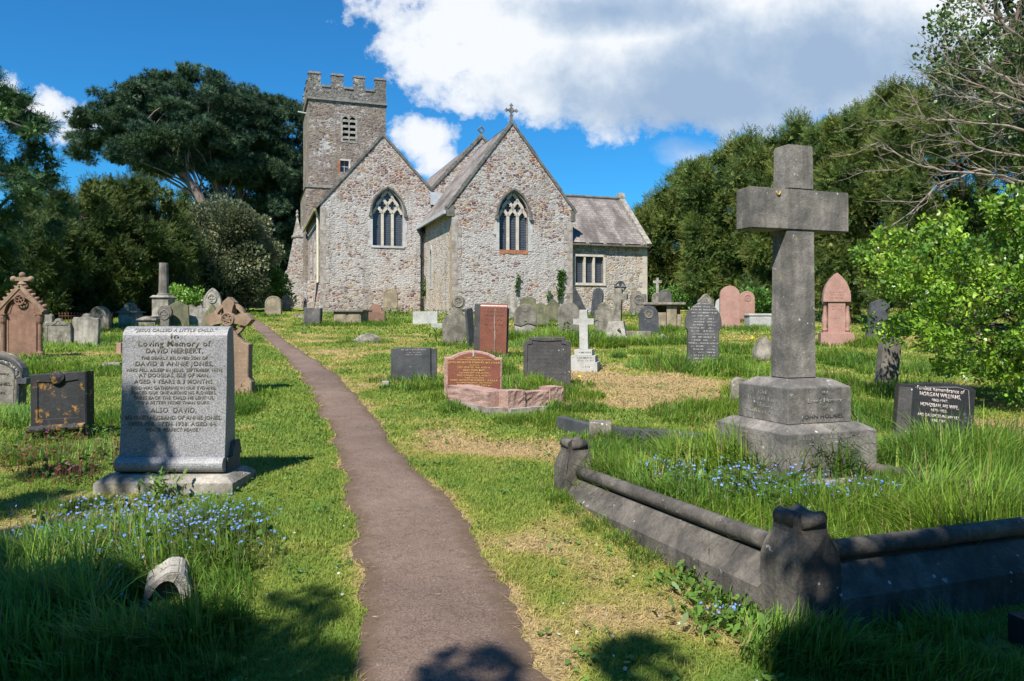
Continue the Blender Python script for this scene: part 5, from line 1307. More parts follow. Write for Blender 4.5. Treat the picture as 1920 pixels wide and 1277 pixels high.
stone(1400, 604, 546, 28, 'round', 'pinkgran', 'shorter round-topped pink granite stone with small railing at its foot', t=.25, plinth=(.05, .05, 'pinkgran'), ring=(0, .78, .2))
railing(1404, 607, 597, 26, 'low rusty railing at the foot of the shorter pink stone', n=7, depth=.5)
chest(1426, 617, 588, 44, .7, 'white', 'low white marble chest tomb just left of the tall cross shaft', over=.03, lid=.08, panels=2)
rock(1432, 676, 634, 42, 'grey', 'rounded weathered boulder stone half hidden behind the tall cross shaft', seed=9)
stone(1388, 752, 707, 34, 'tilted', 'grey', 'short lichened old stone behind the left side of the tall cross base', t=.2, yaw=-12)
def pinkgothic():
    p = gp(1567, 648); k = p.y/F; o = empty('pink_granite_monument', p, (0, rad(.5), rad(-14))); tag(o, 'pink granite pointed monument with baluster columns, right of the tall cross', 'gravestone')
    z = lambda py: CZ-(py-600)*k-p.z
    W = 48*k; r = W/2; H = z(512); zs = z(560)
    Hh = H-zs; R = (r*r+Hh*Hh)/(2*r); a1 = math.asin(min(1, Hh/R))
    head = [(-r, zs-.1), (r, zs-.1)]+[(r-R+R*math.cos(a1*i/9), zs+R*math.sin(a1*i/9)) for i in range(10)]+[(-r+R-R*math.cos(a1*i/9), zs+R*math.sin(a1*i/9)) for i in range(8, -1, -1)]
    bm = bmesh.new(); prism(bm, head, 'y', -.16, .16); bmesh.ops.bevel(bm, geom=list(bm.edges), offset=.01, segments=1, affect='EDGES'); bm_obj('pointed_head', bm, MT['pinkgran'], o)
    bm = bmesh.new(); box(bm, -r*.62, r*.62, -.12, .12, z(622), zs-.101); bm_obj('slab', bm, MT['pinkgran'], o)
    for s in (-1, 1):
        bm = bmesh.new(); lathe(bm, [(.08, z(622)), (.08, z(617)), (.05, z(613)), (.09, z(604)), (.085, z(599)), (.05, z(583)), (.048, z(572)), (.08, z(568)), (.08, zs-.11)], 14, s*r*.82, -.02); bm_obj('column', bm, MT['pinkgran'], o, smooth=True)
    bm = bmesh.new(); box(bm, -W*.6, W*.6, -.28, .28, -.15, z(624), bev=.012); box(bm, -r*1.02, r*1.02, -.2, .2, z(624)+.001, z(622)-.001); bm_obj('base', bm, MT['pinkgran'], o)
    worn_obj([((2, 6, 6, 2), 0, z(549), 2*k, 26*k), ((4, 5), 0, z(554), 2.2*k, 22*k), ((3, 4, 4), 0, z(560), 2*k, 22*k)], 'inscription', MT['redgran'], o).location = (0, -.162, 0)
    worn_obj([((4, 2, 3), 0, z(575), 2*k, 20*k), ((4, 5), 0, z(581), 2*k, 18*k), ((5,), 0, z(598), 2*k, 12*k)], 'inscription', MT['redgran'], o).location = (0, -.122, 0)
    STONES.append((p.x, p.y, .5))
pinkgothic()
stone(1640, 640, 560, 34, 'peak', 'slate', 'pale blue-grey stone leaning half hidden behind the bright oak leaves', t=.15, tilt=7, plinth=(.06, .12), yaw=-12)
stone(1660, 728, 625, 34, 'tilted', 'col', 'brown stump-like leaning stone in the shade of the oak leaves', t=.2, tilt=6)
def blackstone():
    Y = 8.1; p = onground(1746, Y); k = Y/F; o = empty('black_headstone', p, (rad(-4), rad(6), rad(-4))); tag(o, 'black granite headstone leaning over in tall grass, lettered in silver with a carved vine', 'gravestone')
    z = lambda py: CZ-(py-600)*k-p.z
    W = 138*k; H = z(716)
    bm = slab_bm(outline('segment', W, H) and [(-W/2-.0, 0), (W/2, 0), (W/2, H*.93), (W*.43, H*.975), (W*.2, H), (0, H*.99), (-W*.2, H*.96), (-W*.36, H*.92), (-W*.5, H*.91)], .12, .01); bm_obj('slab', bm, MT['black'], o)
    bm = bmesh.new(); box(bm, -W/2-.01, -W/2+.13, -.075, -.06, .0, H*.86, bev=0); bm_obj('side_panel', bm, MT['darkgran'], o)
    zz = lambda f: H*f
    text_obj([("Fondest Remembrance of", .03, zz(.84), .046, W*.62), ("MORGAN WILLIAMS,", .03, zz(.745), .046, W*.54), ("1862-1947.", .03, zz(.67), .030, W*.21), ("HEPHZIBAH, HIS WIFE,", .03, zz(.575), .040, W*.50), ("1870-1955.", .03, zz(.50), .030, W*.21), ("AND DAUGHTER-IN-LAW LILY,", .03, zz(.405), .034, W*.56), ("1898-1981.", .03, zz(.33), .030, W*.2)], 'inscription', MT['silver'], o, spacing=1.05).location = (0, -.0615, 0)
    bm = bmesh.new(); tube(bm, [(W*.24, -.064, H*.945), (W*.40, -.064, H*.915), (W*.44, -.064, H*.5)], .004, 4); tube(bm, [(W*.24, -.064, H*.945), (-W*.3, -.064, H*.87)], .004, 4); bm_obj('carved_line', bm, MT['whitelet'], o)
    bm = bmesh.new()
    for i in range(16):
        q = i/15; x = W*(.41+.02*math.sin(q*9)); zc_ = H*(.5-.42*q)
        bmesh.ops.create_icosphere(bm, subdivisions=1, radius=.022, matrix=Matrix.Translation((x+(.03 if i % 2 else -.03), -.062, zc_))@Matrix.Diagonal((1, .25, 1, 1)))
    bm_obj('carved_vine', bm, MT['slate'], o)
    STONES.append((p.x, p.y, .4))
blackstone()

# ---- the tall cross
def bigcross():
    c = Vector((2.37, 6.37)); ang = math.atan2(Vv.y, Vv.x); gz = G(c.x, c.y)
    o = empty('tall_cross', (c.x, c.y, gz), (0, 0, ang)); tag(o, 'tall weathered grey stone cross on a stepped plinth inside the kerbed plot', 'cross')
    zz = lambda rel: rel+CZ-gz           # rel = height relative to the eye
    def lvl(name, h0, h1, za, zb, slope, hs, parent=o):
        bm = bmesh.new(); box(bm, -h0, h0, -h0, h0, za, zb, bev=.006); v = box(bm, -h0+.004, h0-.004, -h0+.004, h0-.004, zb+.0005, zb+slope, top=(h1, h1)); return bm_obj(name, bm, MT['cross'], parent)
    bm = bmesh.new(); box(bm, -.56, .56, -.56, .56, -.2, zz(-1.235)-.002, bev=.015); bm_obj('footing', bm, MT['cross'], o)
    l = lvl('lower_block', .45, .09, zz(-1.235), zz(-.885), .055, 0)
    u = lvl('upper_block', .315, .10, zz(-.828), zz(-.545), .06, 0)
    zs = zz(-.484); zt = zz(1.455); za, zb = zz(.745), zz(1.085)
    bm = bmesh.new(); a, b = .150, .105
    box(bm, -a, a, -b, b, zs, za, top=(.012, .008)); box(bm, -a+.016, a-.016, -b+.009, b-.009, zb, zt, top=(.006, .004))
    box(bm, -.50, .50, -b+.006, b-.006, za+.0005, zb-.0005)
    bmesh.ops.bevel(bm, geom=list(bm.edges), offset=.009, segments=2, affect='EDGES')
    bm_obj('cross_shaft', bm, MT['cross'], o)
    bm = bmesh.new(); tube(bm, [(-.235+.018*math.cos(t_), -b-.001, zb-.028+.03*math.sin(t_)) for t_ in [PI+PI*i/10 for i in range(11)]], .006, 6); bm_obj('iron_hook', bm, MT['gold'], o)
    h = .45
    for (txt, z_, hh, w_) in (("IN", zz(-.60), .03, .05), ("Loving Memory", zz(-.665), .038, .34), ("OF", zz(-.715), .02, .04)):
        text_obj([(txt, .05, z_, hh, w_)], 'inscription', MT['whitelet'], u).location = (0, -.316, 0)
    text_obj([("JOHN HOLMES,", .03, zz(-.79), .034, .42)], 'inscription', MT['darklet'], u).location = (0, -.3165, 0)
    worn_obj([((4, 2, 4, 6), .03, zz(-.822), .016, .36)], 'inscription', MT['whitelet'], u).location = (0, -.3165, 0)
    worn_obj([((4, 2, 9, 3), .02, zz(-.93), .026, .62), ((3, 4, 5, 4), .02, zz(-.975), .024, .55)], 'inscription', MT['whitelet'], l).location = (0, -.4515, 0)
    text_obj([("RACHEL JANE", .04, zz(-1.07), .036, .42)], 'inscription', MT['darklet'], l).location = (0, -.4515, 0)
    worn_obj([((5, 2, 6), .04, zz(-1.12), .026, .5), ((3, 4), .04, zz(-1.17), .026, .32)], 'inscription', MT['darklet'], l).location = (0, -.4515, 0)
    for (par_, xx, T) in ((u, -.316, [((4,), zz(-.61), .03, .12), ((3, 7), zz(-.665), .034, .42), ((6,), zz(-.715), .03, .2), ((7, 2, 5), zz(-.77), .022, .45)]), (l, -.4515, [((4, 5, 3, 5), zz(-.93), .024, .6), ((6, 2, 6), zz(-.97), .024, .35)])):
        t_ = worn_obj([(s, 0, z_, hh, w_) for s, z_, hh, w_ in T], 'inscription', MT['whitelet'], par_); t_.rotation_euler = (0, 0, -PI/2); t_.location = (xx, 0, 0)
bigcross()
# ---- kerb round the plot
def kerbwall():
    base = Vector((PLOT0.x, PLOT0.y)); o = empty('plot_kerb', (base.x, base.y, 0)); tag(o, 'heavy dark stone kerb with a round rail and scroll-topped corner posts around the tall cross plot', 'kerb')
    def run(a, b, za, zb, flip):
        """a,b plan points relative to base; rail centre heights za,zb; outer side given by flip"""
        d = (b-a); L = d.length; ang = math.atan2(d.y, d.x); s = flip
        sec = [(.15*s, -.75), (.15*s, -.185), (.035*s, -.06), (-.05*s, -.05), (-.12*s, -.12), (-.12*s, -.75)]
        bm = bmesh.new(); n = 10
        rows = []
        for i in range(n+1):
            x = L*i/n; zc_ = za+(zb-za)*i/n; rows.append([bm.verts.new((x, p[0], zc_+p[1])) for p in sec])
        m = len(sec)
        for i in range(n):
            for k_ in range(m): bm.faces.new((rows[i][k_], rows[i][(k_+1) % m], rows[i+1][(k_+1) % m], rows[i+1][k_]))
        bm.faces.new(rows[0]); bm.faces.new(rows[-1][::-1])
        w = bm_obj('kerb_wall', bm, MT['kerb'], o, (a.x, a.y, 0), (0, 0, ang))
        bm = bmesh.new(); tube(bm, [(L*i/12, 0, za+(zb-za)*i/12) for i in range(13)], .048, 16); r_ = bm_obj('round_rail', bm, MT['kerb'], w, smooth=True)
    def rotpost(p, ztop, zrail):
        ang = math.atan2(Vv.y, Vv.x); h = .125; po = empty('corner_post'); po.parent = o; po.location = (p.x, p.y, 0); po.rotation_euler = (0, 0, ang)
        bm = bmesh.new(); zm = ztop-.18
        prof = [(.13, -.15), (.13, ztop-.30), (.128, ztop-.24), (.118, ztop-.19), (.10, ztop-.14), (.088, ztop-.11), (.086, ztop-.075), (.088, ztop-.04), (.080, ztop-.018), (.066, ztop-.008), (.045, ztop-.012), (.02, ztop-.02), (0, ztop-.023)]
        full = prof+[(-x, z_) for x, z_ in reversed(prof[:-1])]
        def wid(z_):
            for (a_, b_), (c_, d_) in zip(prof, prof[1:]):
                if b_ <= z_ <= d_: return a_+(c_-a_)*(z_-b_)/max(1e-6, d_-b_)
            return .085
        bm = bmesh.new(); n_ = 8; rows = []
        for i in range(n_+1):
            t_ = -1+2*i/n_; rows.append([bm.verts.new((x, t_*(max(wid(z_), .07) if z_ < ztop-.03 else .082), z_-.018*(1-t_*t_)*(z_ > ztop-.03))) for x, z_ in full])
        m_ = len(full)
        for i in range(n_):
            for k_ in range(m_): bm.faces.new((rows[i][k_], rows[i][(k_+1) % m_], rows[i+1][(k_+1) % m_], rows[i+1][k_]))
        bm.faces.new(rows[0]); bm.faces.new(rows[-1][::-1])
        bm_obj('post_shaft', bm, MT['kerb'], po)
        bm = bmesh.new(); tube(bm, [(-.062, -.066, ztop-.052), (.062, -.066, ztop-.052)], .040, 16); bm_obj('scroll_roll', bm, MT['kerb'], po, smooth=True)
        bm = bmesh.new(); tube(bm, [(-.066, -.055, ztop-.048), (-.066, .07, ztop-.048)], .038, 16); bm_obj('scroll_roll', bm, MT['kerb'], po, smooth=True)
    u2, v2 = U.xy, Vv.xy; L = 2.64; Wd = 2.2; O_ = Vector((0, 0))
    zF, zB = .52, .437
    rotpost(O_, .75, zF); rotpost(u2*L, .70, zB); rotpost(v2*Wd, .75, zF); rotpost(u2*L+v2*Wd, .70, zB)
    run(u2*.12, u2*(L-.12), zF, zB, 1); run(v2*.12, v2*(Wd-.12), zF, zF, -1); run(u2*L+v2*.12, u2*L+v2*(Wd-.12), zB, zB, 1); run(v2*Wd+u2*.12, v2*Wd+u2*(L-.12), zF, zB, -1)
kerbwall()
def slatekerb():
    A = gp(1050, 806); B = gp(1122, 826); C = gp(1325, 842)
    o = empty('slate_kerb', B); tag(o, 'dark slate grave kerb with a lichened corner block, half sunk in the grass behind the plot kerb', 'kerb')
    for i, (a, b, h) in enumerate(((A, B, .16), (B, C, .16))):
        d = b-a; bm = bmesh.new(); box(bm, 0, d.length-.03, -.05, .05, -.2, h, bev=.006); bm_obj('kerb_length', bm, MT['slate'], o, loc=(a.x-B.x, a.y-B.y, G(a.x, a.y)-B.z), rot=(0, math.atan2(-(G(b.x, b.y)-G(a.x, a.y)), d.xy.length), math.atan2(d.y, d.x)))
    bm = bmesh.new(); box(bm, -.1, .14, -.11, .11, -.2, .21, bev=.015); bm_obj('corner_block', bm, MT['grey'], o, rot=(0, 0, rad(-6)))
slatekerb()
def vaseblock():
    Y = 3.45; p = at(1938, 1152, Y); gz = G(p.x, p.y); o = empty('memorial_block', (p.x+.05, p.y, gz), (0, 0, rad(12))); tag(o, 'small dark memorial block with a metal flower holder in the bottom right shade', 'memorial')
    k = Y/F; zt = p.z-gz+.02
    bm = bmesh.new(); box(bm, -.1, .2, -.1, .1, -.1, zt-.04, bev=.006); bm_obj('base', bm, MT['black'], o)
    bm = bmesh.new(); box(bm, -.01, .2, -.08, .1, zt-.038, zt+.14, bev=.004); bm_obj('slab', bm, MT['black'], o)
    bm = bmesh.new(); tube(bm, [(-.035+.05*math.cos(a), -.02, zt-.03+.06*math.sin(a)) for a in [PI*i/12 for i in range(13)]], .006, 8, normal=(0, 1, 0)); tube(bm, [(-.03+.035*math.cos(a), -.02, zt-.03+.042*math.sin(a)) for a in [PI*i/12 for i in range(13)]], .004, 8, normal=(0, 1, 0)); bm_obj('flower_holder', bm, MT['lead'], o)
vaseblock()
# ------------------------------------------------------------------ grass
def blades(P, h, w, az, bend, colr, name, label, lean=None, parts=None, mat='grass'):
    n = len(P); T = np.array([0, .4, .75, 1.0]); Wd = np.array([.9, 1.0, .62, 0])
    dx = np.cos(az); dy = np.sin(az); sx = -dy; sy = dx
    V = np.zeros((n, 7, 3)); 
    idx = 0
    for i, t in enumerate(T):
        ox = dx*bend*t*t*h; oy = dy*bend*t*t*h; oz = h*t*(1-.28*np.minimum(bend, 1.6)*t)
        c = P+np.stack([ox, oy, oz], 1)
        if i < 3:
            ww = w*Wd[i]*.5; V[:, idx] = c+np.stack([sx*ww, sy*ww, 0*ww], 1); V[:, idx+1] = c-np.stack([sx*ww, sy*ww, 0*ww], 1); idx += 2
        else: V[:, idx] = c
    F0 = np.array([(0, 1, 3), (0, 3, 2), (2, 3, 5), (2, 5, 4), (4, 5, 6)])
    Fi = (F0[None]+(np.arange(n)*7)[:, None, None]).reshape(-1, 3)
    sh = np.array([.72, .72, .9, .9, 1.1, 1.1, 1.25])
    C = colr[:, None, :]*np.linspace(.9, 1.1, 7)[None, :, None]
    o = np_mesh(name, V.reshape(-1, 3), Fi, MT[mat], C.reshape(-1, 3)); 
    if label: tag(o, label, 'grass', kind='stuff')
    return o
def place(x, y): return np.stack([x, y, g(x, y)-.005], 1)
inplot = lambda x, y: ((x-PLOT0.x)*U.x+(y-PLOT0.y)*U.y > .05) & ((x-PLOT0.x)*U.x+(y-PLOT0.y)*U.y < 2.6) & ((x-PLOT0.x)*Vv.x+(y-PLOT0.y)*Vv.y > .05) & ((x-PLOT0.x)*Vv.x+(y-PLOT0.y)*Vv.y < 2.15)
def lawn():
    Xs, Ys, Hs, Ws = [], [], [], []
    for y0, y1, den, hh, ww, k in ((2.2, 4.6, 7500, .030, .0040, 1), (4.6, 8, 4200, .034, .0055, 1), (8, 14, 1500, .042, .010, 1), (14, 26, 480, .055, .018, 1), (26, 52, 110, .08, .035, 1)):
        area = .74*(y1*y1-y0*y0)
        n = int(area*den*k); y = np.sqrt(RNG.uniform(y0*y0, y1*y1, n)); x = RNG.uniform(-.74, .74, n)*y
        Xs.append(x); Ys.append(y); Hs.append(hh*RNG.uniform(.5, 1.5, n)); Ws.append(ww*RNG.uniform(.6, 1.3, n))
        n = int(n*.28); y = np.sqrt(RNG.uniform(y0*y0, y1*y1, n)); x = np.where(RNG.uniform(0, 1, n) < .5, -1, 1)*RNG.uniform(.74, 1.2, n)*y
        Xs.append(x); Ys.append(y); Hs.append(hh*RNG.uniform(.6, 1.7, n)); Ws.append(ww*1.5*RNG.uniform(.6, 1.3, n))
    x = np.concatenate(Xs); y = np.concatenate(Ys); h = np.concatenate(Hs); w = np.concatenate(Ws)
    pd = path_dist(x, y); keep = (pd > RNG.uniform(-.03, .02, len(x))) & ~inplot(x, y)
    d = dryness(x, y); keep &= (RNG.uniform(0, 1, len(x)) > sstep(.5, 1.2, d)*.35)
    x, y, h, w, d, pd = x[keep], y[keep], h[keep], w[keep], d[keep], pd[keep]
    bend = RNG.uniform(.2, 1.2, len(x)) + np.clip(d, 0, 1)*.8
    az = RNG.uniform(0, 2*PI, len(x))
    lush = fbm(x*2.1, y*2.1, 61)
    h = h*(.6+.9*lush)
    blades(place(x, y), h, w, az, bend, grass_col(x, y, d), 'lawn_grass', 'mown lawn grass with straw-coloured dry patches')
    print('lawn', len(x))
lawn()
def tuft_field(spots, name, label, colf=None):
    """spots: (x, y, rx, ry, height, count, width)"""
    X, Y, H, W, B = [], [], [], [], []
    for (cx, cy, rx, ry, hh, n, ww) in spots:
        n = int(n); r = np.sqrt(RNG.uniform(0, 1, n)); a = RNG.uniform(0, 2*PI, n)
        x = cx+rx*r*np.cos(a); y = cy+ry*r*np.sin(a)
        # gather into tussocks
        tn = fbm(x*5, y*5, 43)
        keep = RNG.uniform(0, 1, n) < .35+1.1*sstep(.35, .65, tn)
        x, y, r, tn = x[keep], y[keep], r[keep], tn[keep]
        X.append(x); Y.append(y); H.append(hh*(1-.55*r**3)*(.45+.8*tn)*RNG.uniform(.55, 1.25, len(x))); W.append(ww*RNG.uniform(.6, 1.3, len(x))); B.append(RNG.uniform(.1, 1.15, len(x))**1.3)
    x, y, h, w, b = map(np.concatenate, (X, Y, H, W, B))
    keep = path_dist(x, y) > .03; x, y, h, w, b = x[keep], y[keep], h[keep], w[keep], b[keep]
    fp = FOOT[0]; h = np.where((np.abs(x-fp.x-.02) < .2) & (y > fp.y-.5) & (y < fp.y+.08), h*.38, h)
    az = fbm(x*.8, y*.8, 71)*8+RNG.normal(0, 1.0, len(x))
    q = RNG.uniform(0, 1, len(x)); hue = fbm(x*1.5, y*1.5, 93)
    c = np.stack([.11+.10*hue, .25+.06*hue, .025+.035*(1-hue)], 1)*RNG.uniform(.7, 1.35, (len(x), 1))
    c = np.where((q < .06)[:, None], np.array([[.34, .27, .12]]), c); c = np.where(((q > .9))[:, None], np.array([[.27, .38, .05]]), c)
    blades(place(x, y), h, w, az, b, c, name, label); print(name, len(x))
S1, S2, S3 = [], [], []
def sp(L, px, py, rx, ry, h, n, w=.006, Y=None):
    p = gp(px, py) if Y is None else onground(px, Y); L.append((p.x, p.y, rx, ry, h, n, w))
# left foreground around and in front of the granite stone
sp(S1, 300, 1010, .85, .28, .17, 5500, .006); sp(S1, 200, 1080, .75, .45, .34, 6000, .009); sp(S1, 120, 1200, .9, .4, .36, 6000, .010); sp(S1, 90, 1100, .5, .4, .40, 500, .012); sp(S1, 400, 1080, .2, .4, .30, 500, .010); sp(S1, 400, 1000, .26, .6, .24, 5200, .006); sp(S1, 380, 1120, .28, .35, .22, 3200, .006)
sp(S1, 330, 1240, .35, .25, .16, 2400, .006); sp(S1, 60, 1090, .5, .4, .24, 2600, .007); sp(S1, -60, 1180, .7, .5, .32, 3500, .008); sp(S1, 130, 955, .35, .2, .10, 900, .006); sp(S1, 440, 970, .15, .2, .12, 500)
# plot interior
for a in np.linspace(.2, 2.5, 9):
    for b in np.linspace(.15, 2.1, 8):
        q = PLOT0+U*a+Vv*b
        if (q-Vector((2.37, 6.37))).length < .8: continue
        hh = .17+.14*random.random()+(.16 if b > 1.2 else 0)
        if (q-Vector((2.37, 6.37))).length < 1.35 and q.y < 6.4: hh *= .55
        S2.append((q.x, q.y, .22, .22, hh, 620 if b < 1.1 else 760, .0075))
for b in (.9, 1.3, 1.7, 2.0):
    q = PLOT0+U*(2.0 if b > 1.5 else 2.3)+Vv*b; S2.append((q.x, q.y, .3, .3, .48, 800, .010))
# right side
sp(S2, 1850, 900, .8, .8, .62, 5500, .010); sp(S2, 1750, 870, .7, .5, .34, 3600, .009); sp(S2, 1640, 790, .6, .9, .32, 3600, .009); sp(S2, 1900, 960, .5, .5, .50, 2500, .010); sp(S2, 1880, 700, 1.5, .8, .38, 2200, .012); sp(S2, 1700, 740, 1.0, .8, .3, 2400, .011)
sp(S2, 1330, 780, .8, .9, .24, 4200, .009); sp(S2, 1220, 830, 1.0, .35, .2, 4200, .008); sp(S2, 1130, 860, .35, .45, .22, 2600, .007); sp(S2, 1060, 800, .4, .5, .18, 2200, .007); sp(S2, 1000, 790, .5, .35, .17, 1800, .007); sp(S2, 1300, 850, .6, .5, .22, 2600, .008)
sp(S2, 1450, 740, .8, .8, .24, 2400, .009)
# foot of the kerb outside
for a in np.linspace(.1, 2.7, 9):
    q = PLOT0+U*a-Vv*.24; S3.append((q.x, q.y, .12, .16, .09+.06*random.random(), 260, .005))
sp(S3, 1530, 1235, .35, .2, .26, 1400, .008); sp(S3, 1380, 1150, .12, .14, .16, 350, .007); sp(S3, 1640, 1230, .5, .2, .2, 1300, .008); sp(S3, 1720, 1190, .4, .12, .2, 500, .008); sp(S3, 1440, 1200, .15, .15, .2, 420, .008); sp(S3, 1800, 1277, .5, .2, .15, 900, .007)
# around stones in the middle distance
for (x, y, hw) in STONES:
    if y < 7: continue
    n = int(hw*900*min(1, 16/y)+260); S3.append((x, y-.1, hw*1.5+.25, .45, .13+.006*y**.9, n, .006+.0009*y))
MID = [(60, 700, .7, .7, .28, 3000), (130, 690, .4, .3, .2, 900), (20, 790, .8, .6, .24, 3000), (210, 790, .35, .6, .2, 1500), (170, 850, .5, .4, .15, 1600), (60, 860, .7, .4, .14, 1800), (220, 640, 1.1, .9, .3, 3600), (200, 700, .9, .6, .22, 2200), (450, 770, .30, .7, .22, 2600), (110, 660, .6, .35, .3, 1500),
       (650, 612, 2.3, .8, .34, 2600), (740, 605, 1.6, 1.2, .4, 1800), (860, 630, .9, .6, .34, 1500), (920, 640, .8, .6, .3, 1200), (1030, 640, 1.6, 1.0, .5, 3800), (1090, 650, 1.3, .8, .55, 3200), (980, 650, .7, .5, .3, 900), (1140, 620, 1.2, 1.0, .35, 1200), (1240, 645, 1.8, .7, .4, 2800), (1280, 625, 1.4, .8, .35, 1400),
       (1290, 690, 1.3, .9, .36, 3600), (1370, 700, 1.0, .8, .34, 3200), (1200, 665, .7, .3, .2, 700), (1400, 660, 1.2, 1.0, .3, 2200), (1430, 620, 1.4, 1.0, .3, 1300), (1600, 680, .9, 1.3, .32, 3200), (1640, 650, .8, .9, .4, 1800), (990, 730, .6, .8, .28, 2600), (1060, 745, .6, .5, .22, 2000), (940, 700, .35, .6, .28, 1400), (780, 730, .6, .25, .2, 1400), (850, 770, .25, .3, .18, 800), (1070, 770, .6, .35, .2, 1600), (505, 603, .8, .5, .2, 400), (480, 640, .2, .5, .2, 300), (90, 640, 2.0, .8, .3, 1000), (1550, 720, .6, .8, .3, 1600), (1160, 672, .2, .15, .2, 250), (1700, 700, 1.0, .6, .35, 1800)]
for a in MID: sp(S3, a[0], a[1], a[2], a[3], a[4], a[5], .006+.0006*gp(a[0], a[1]).y)
tuft_field(S1, 'long_grass', 'long rank grass round the foot of the silver granite stone in the left foreground')
tuft_field(S2, 'long_grass', 'tall bright grass growing in and behind the kerbed plot of the tall cross')
tuft_field(S3, 'long_grass', 'unmown grass tussocks around the stones across the churchyard')

# ------------------------------------------------------------------ wild flowers and broad leaved weeds
QUAD = ([(0, 0, 0), (.5, .38, .06), (1, 0, 0), (.5, -.38, .06)], [(0, 1, 2, 3)])
def flowers(spots, name, label, colors, size, cat='flowers', stemcol=(.10, .13, .04), petals=5, leaf=True):
    P, Hh = [], []
    for (px, py, rx, ry, n, h0, h1) in spots:
        p = gp(px, py); r = np.sqrt(RNG.uniform(0, 1, n)); a = RNG.uniform(0, 2*PI, n); x = p.x+rx*r*np.cos(a); y = p.y+ry*r*np.sin(a)
        z = g(x, y)+RNG.uniform(h0, h1, n); P.append(np.stack([x, y, z], 1)); Hh.append(z-g(x, y))
    P = np.concatenate(P); Hh = np.concatenate(Hh); kk = path_dist(P[:, 0], P[:, 1]) > .05; P = P[kk]; Hh = Hh[kk]; n = len(P)
    tv, tf = [], []
    for k in range(petals):
        a = k*2*PI/petals; i = len(tv); tv += [(0, 0, 0), (math.cos(a-.45)*.7, math.sin(a-.45)*.7, .1), (math.cos(a), math.sin(a), .12), (math.cos(a+.45)*.7, math.sin(a+.45)*.7, .1)]; tf.append((i, i+1, i+2, i+3))
    up = np.stack([RNG.normal(0, .5, n), RNG.normal(-.35, .5, n), np.ones(n)], 1); R = frames(up)[:, :, [1, 2, 0]]
    V_, F_ = instances(tv, tf, P, R, size*RNG.uniform(.7, 1.3, n))
    c = np.array(colors)[RNG.integers(0, len(colors), n)]*RNG.uniform(.8, 1.2, (n, 1)); C = np.repeat(c, len(tv), 0)
    # stems as slim quads
    s = RNG.uniform(.002, .003, n); b = P-np.stack([RNG.normal(0, .03, n), RNG.normal(0, .03, n), Hh], 1)
    SV = np.stack([b-np.stack([s, 0*s, 0*s], 1), b+np.stack([s, 0*s, 0*s], 1), P+np.stack([s*.5, 0*s, 0*s], 1), P-np.stack([s*.5, 0*s, 0*s], 1)], 1).reshape(-1, 3)
    SF = (np.arange(n)*4)[:, None]+np.array([[0, 1, 2, 3]])+len(V_)
    V_ = np.concatenate([V_, SV]); F_ = np.concatenate([F_, SF]); C = np.concatenate([C, np.repeat(np.array([stemcol]), len(SV), 0)])
    if leaf:
        m = n; t = RNG.uniform(.1, .85, m)[:, None]; Q = b+(P-b)*t
        LV, LF = instances(*QUAD, Q, frames(np.stack([RNG.normal(0, 1, m), RNG.normal(0, 1, m), RNG.normal(.4, .4, m)], 1)), RNG.uniform(.03, .06, m))
        F_ = np.concatenate([F_, LF+len(V_)]); V_ = np.concatenate([V_, LV]); C = np.concatenate([C, np.repeat(np.array([[.07, .14, .03]])*RNG.uniform(.7, 1.4, (m, 1)), 4, 0)])
    o = np_mesh(name, V_, F_, MT['petal'], C); tag(o, label, cat, kind='stuff')
BLUE = [(.14, .28, .75), (.20, .36, .80), (.30, .42, .82)]
flowers([(300, 1010, .75, .28, 190, .10, .22), (270, 1060, .85, .35, 260, .16, .34), (230, 1030, .7, .3, 170, .10, .24), (380, 1020, .35, .28, 110, .12, .24), (120, 1070, .5, .3, 110, .12, .2), (60, 1160, .5, .3, 50, .12, .2), (300, 962, .62, .05, 120, .06, .15)], 'forget_me_nots', 'blue forget-me-nots massed in front of the silver granite stone', BLUE, .0085)
flowers([(1380, 920, .55, .25, 120, .08, .22), (1260, 905, .3, .25, 90, .06, .18), (1460, 940, .5, .2, 110, .08, .2), (1330, 870, .2, .2, 50, .08, .2), (1600, 960, .5, .2, 80, .1, .25)], 'forget_me_nots', 'scattered blue forget-me-nots at the foot of the tall cross plinth', BLUE, .009)
flowers([(1350, 1165, .10, .08, 18, .05, .10)], 'forget_me_nots', 'few blue forget-me-nots outside the near kerb post', BLUE, .008)
flowers([(60, 870, .9, .35, 190, .06, .2), (130, 900, .5, .25, 110, .06, .18), (190, 850, .35, .3, 60, .06, .2), (110, 830, .4, .2, 40, .08, .2)], 'herb_robert', 'reddish pink-flowered herb robert in front of the lichened black slab', [(.34, .14, .28), (.24, .09, .09), (.17, .06, .05), (.22, .10, .06), (.12, .12, .04)], .012, stemcol=(.16, .05, .04))
flowers([(775, 712, .33, .12, 60, .06, .2)], 'white_flowers', 'white flowers at the foot of the winged slate headstone', [(.8, .8, .8)], .02)
flowers([(1400, 638, .9, .5, 26, .05, .14), (1440, 640, .8, .3, 14, .05, .14), (1100, 716, .2, .1, 3, .05, .1), (563, 603, .8, .3, 6, .1, .3)], 'dandelions', 'yellow dandelions in the lawn left of the tall cross', [(.8, .62, .03)], .028, leaf=False)
flowers([(800, 608, .5, .2, 60, .1, .35), (700, 605, .4, .2, 20, .2, .4)], 'pink_flowers', 'pink flowers around the low whitish tablet before the gables', [(.5, .18, .2), (.4, .12, .15)], .035)
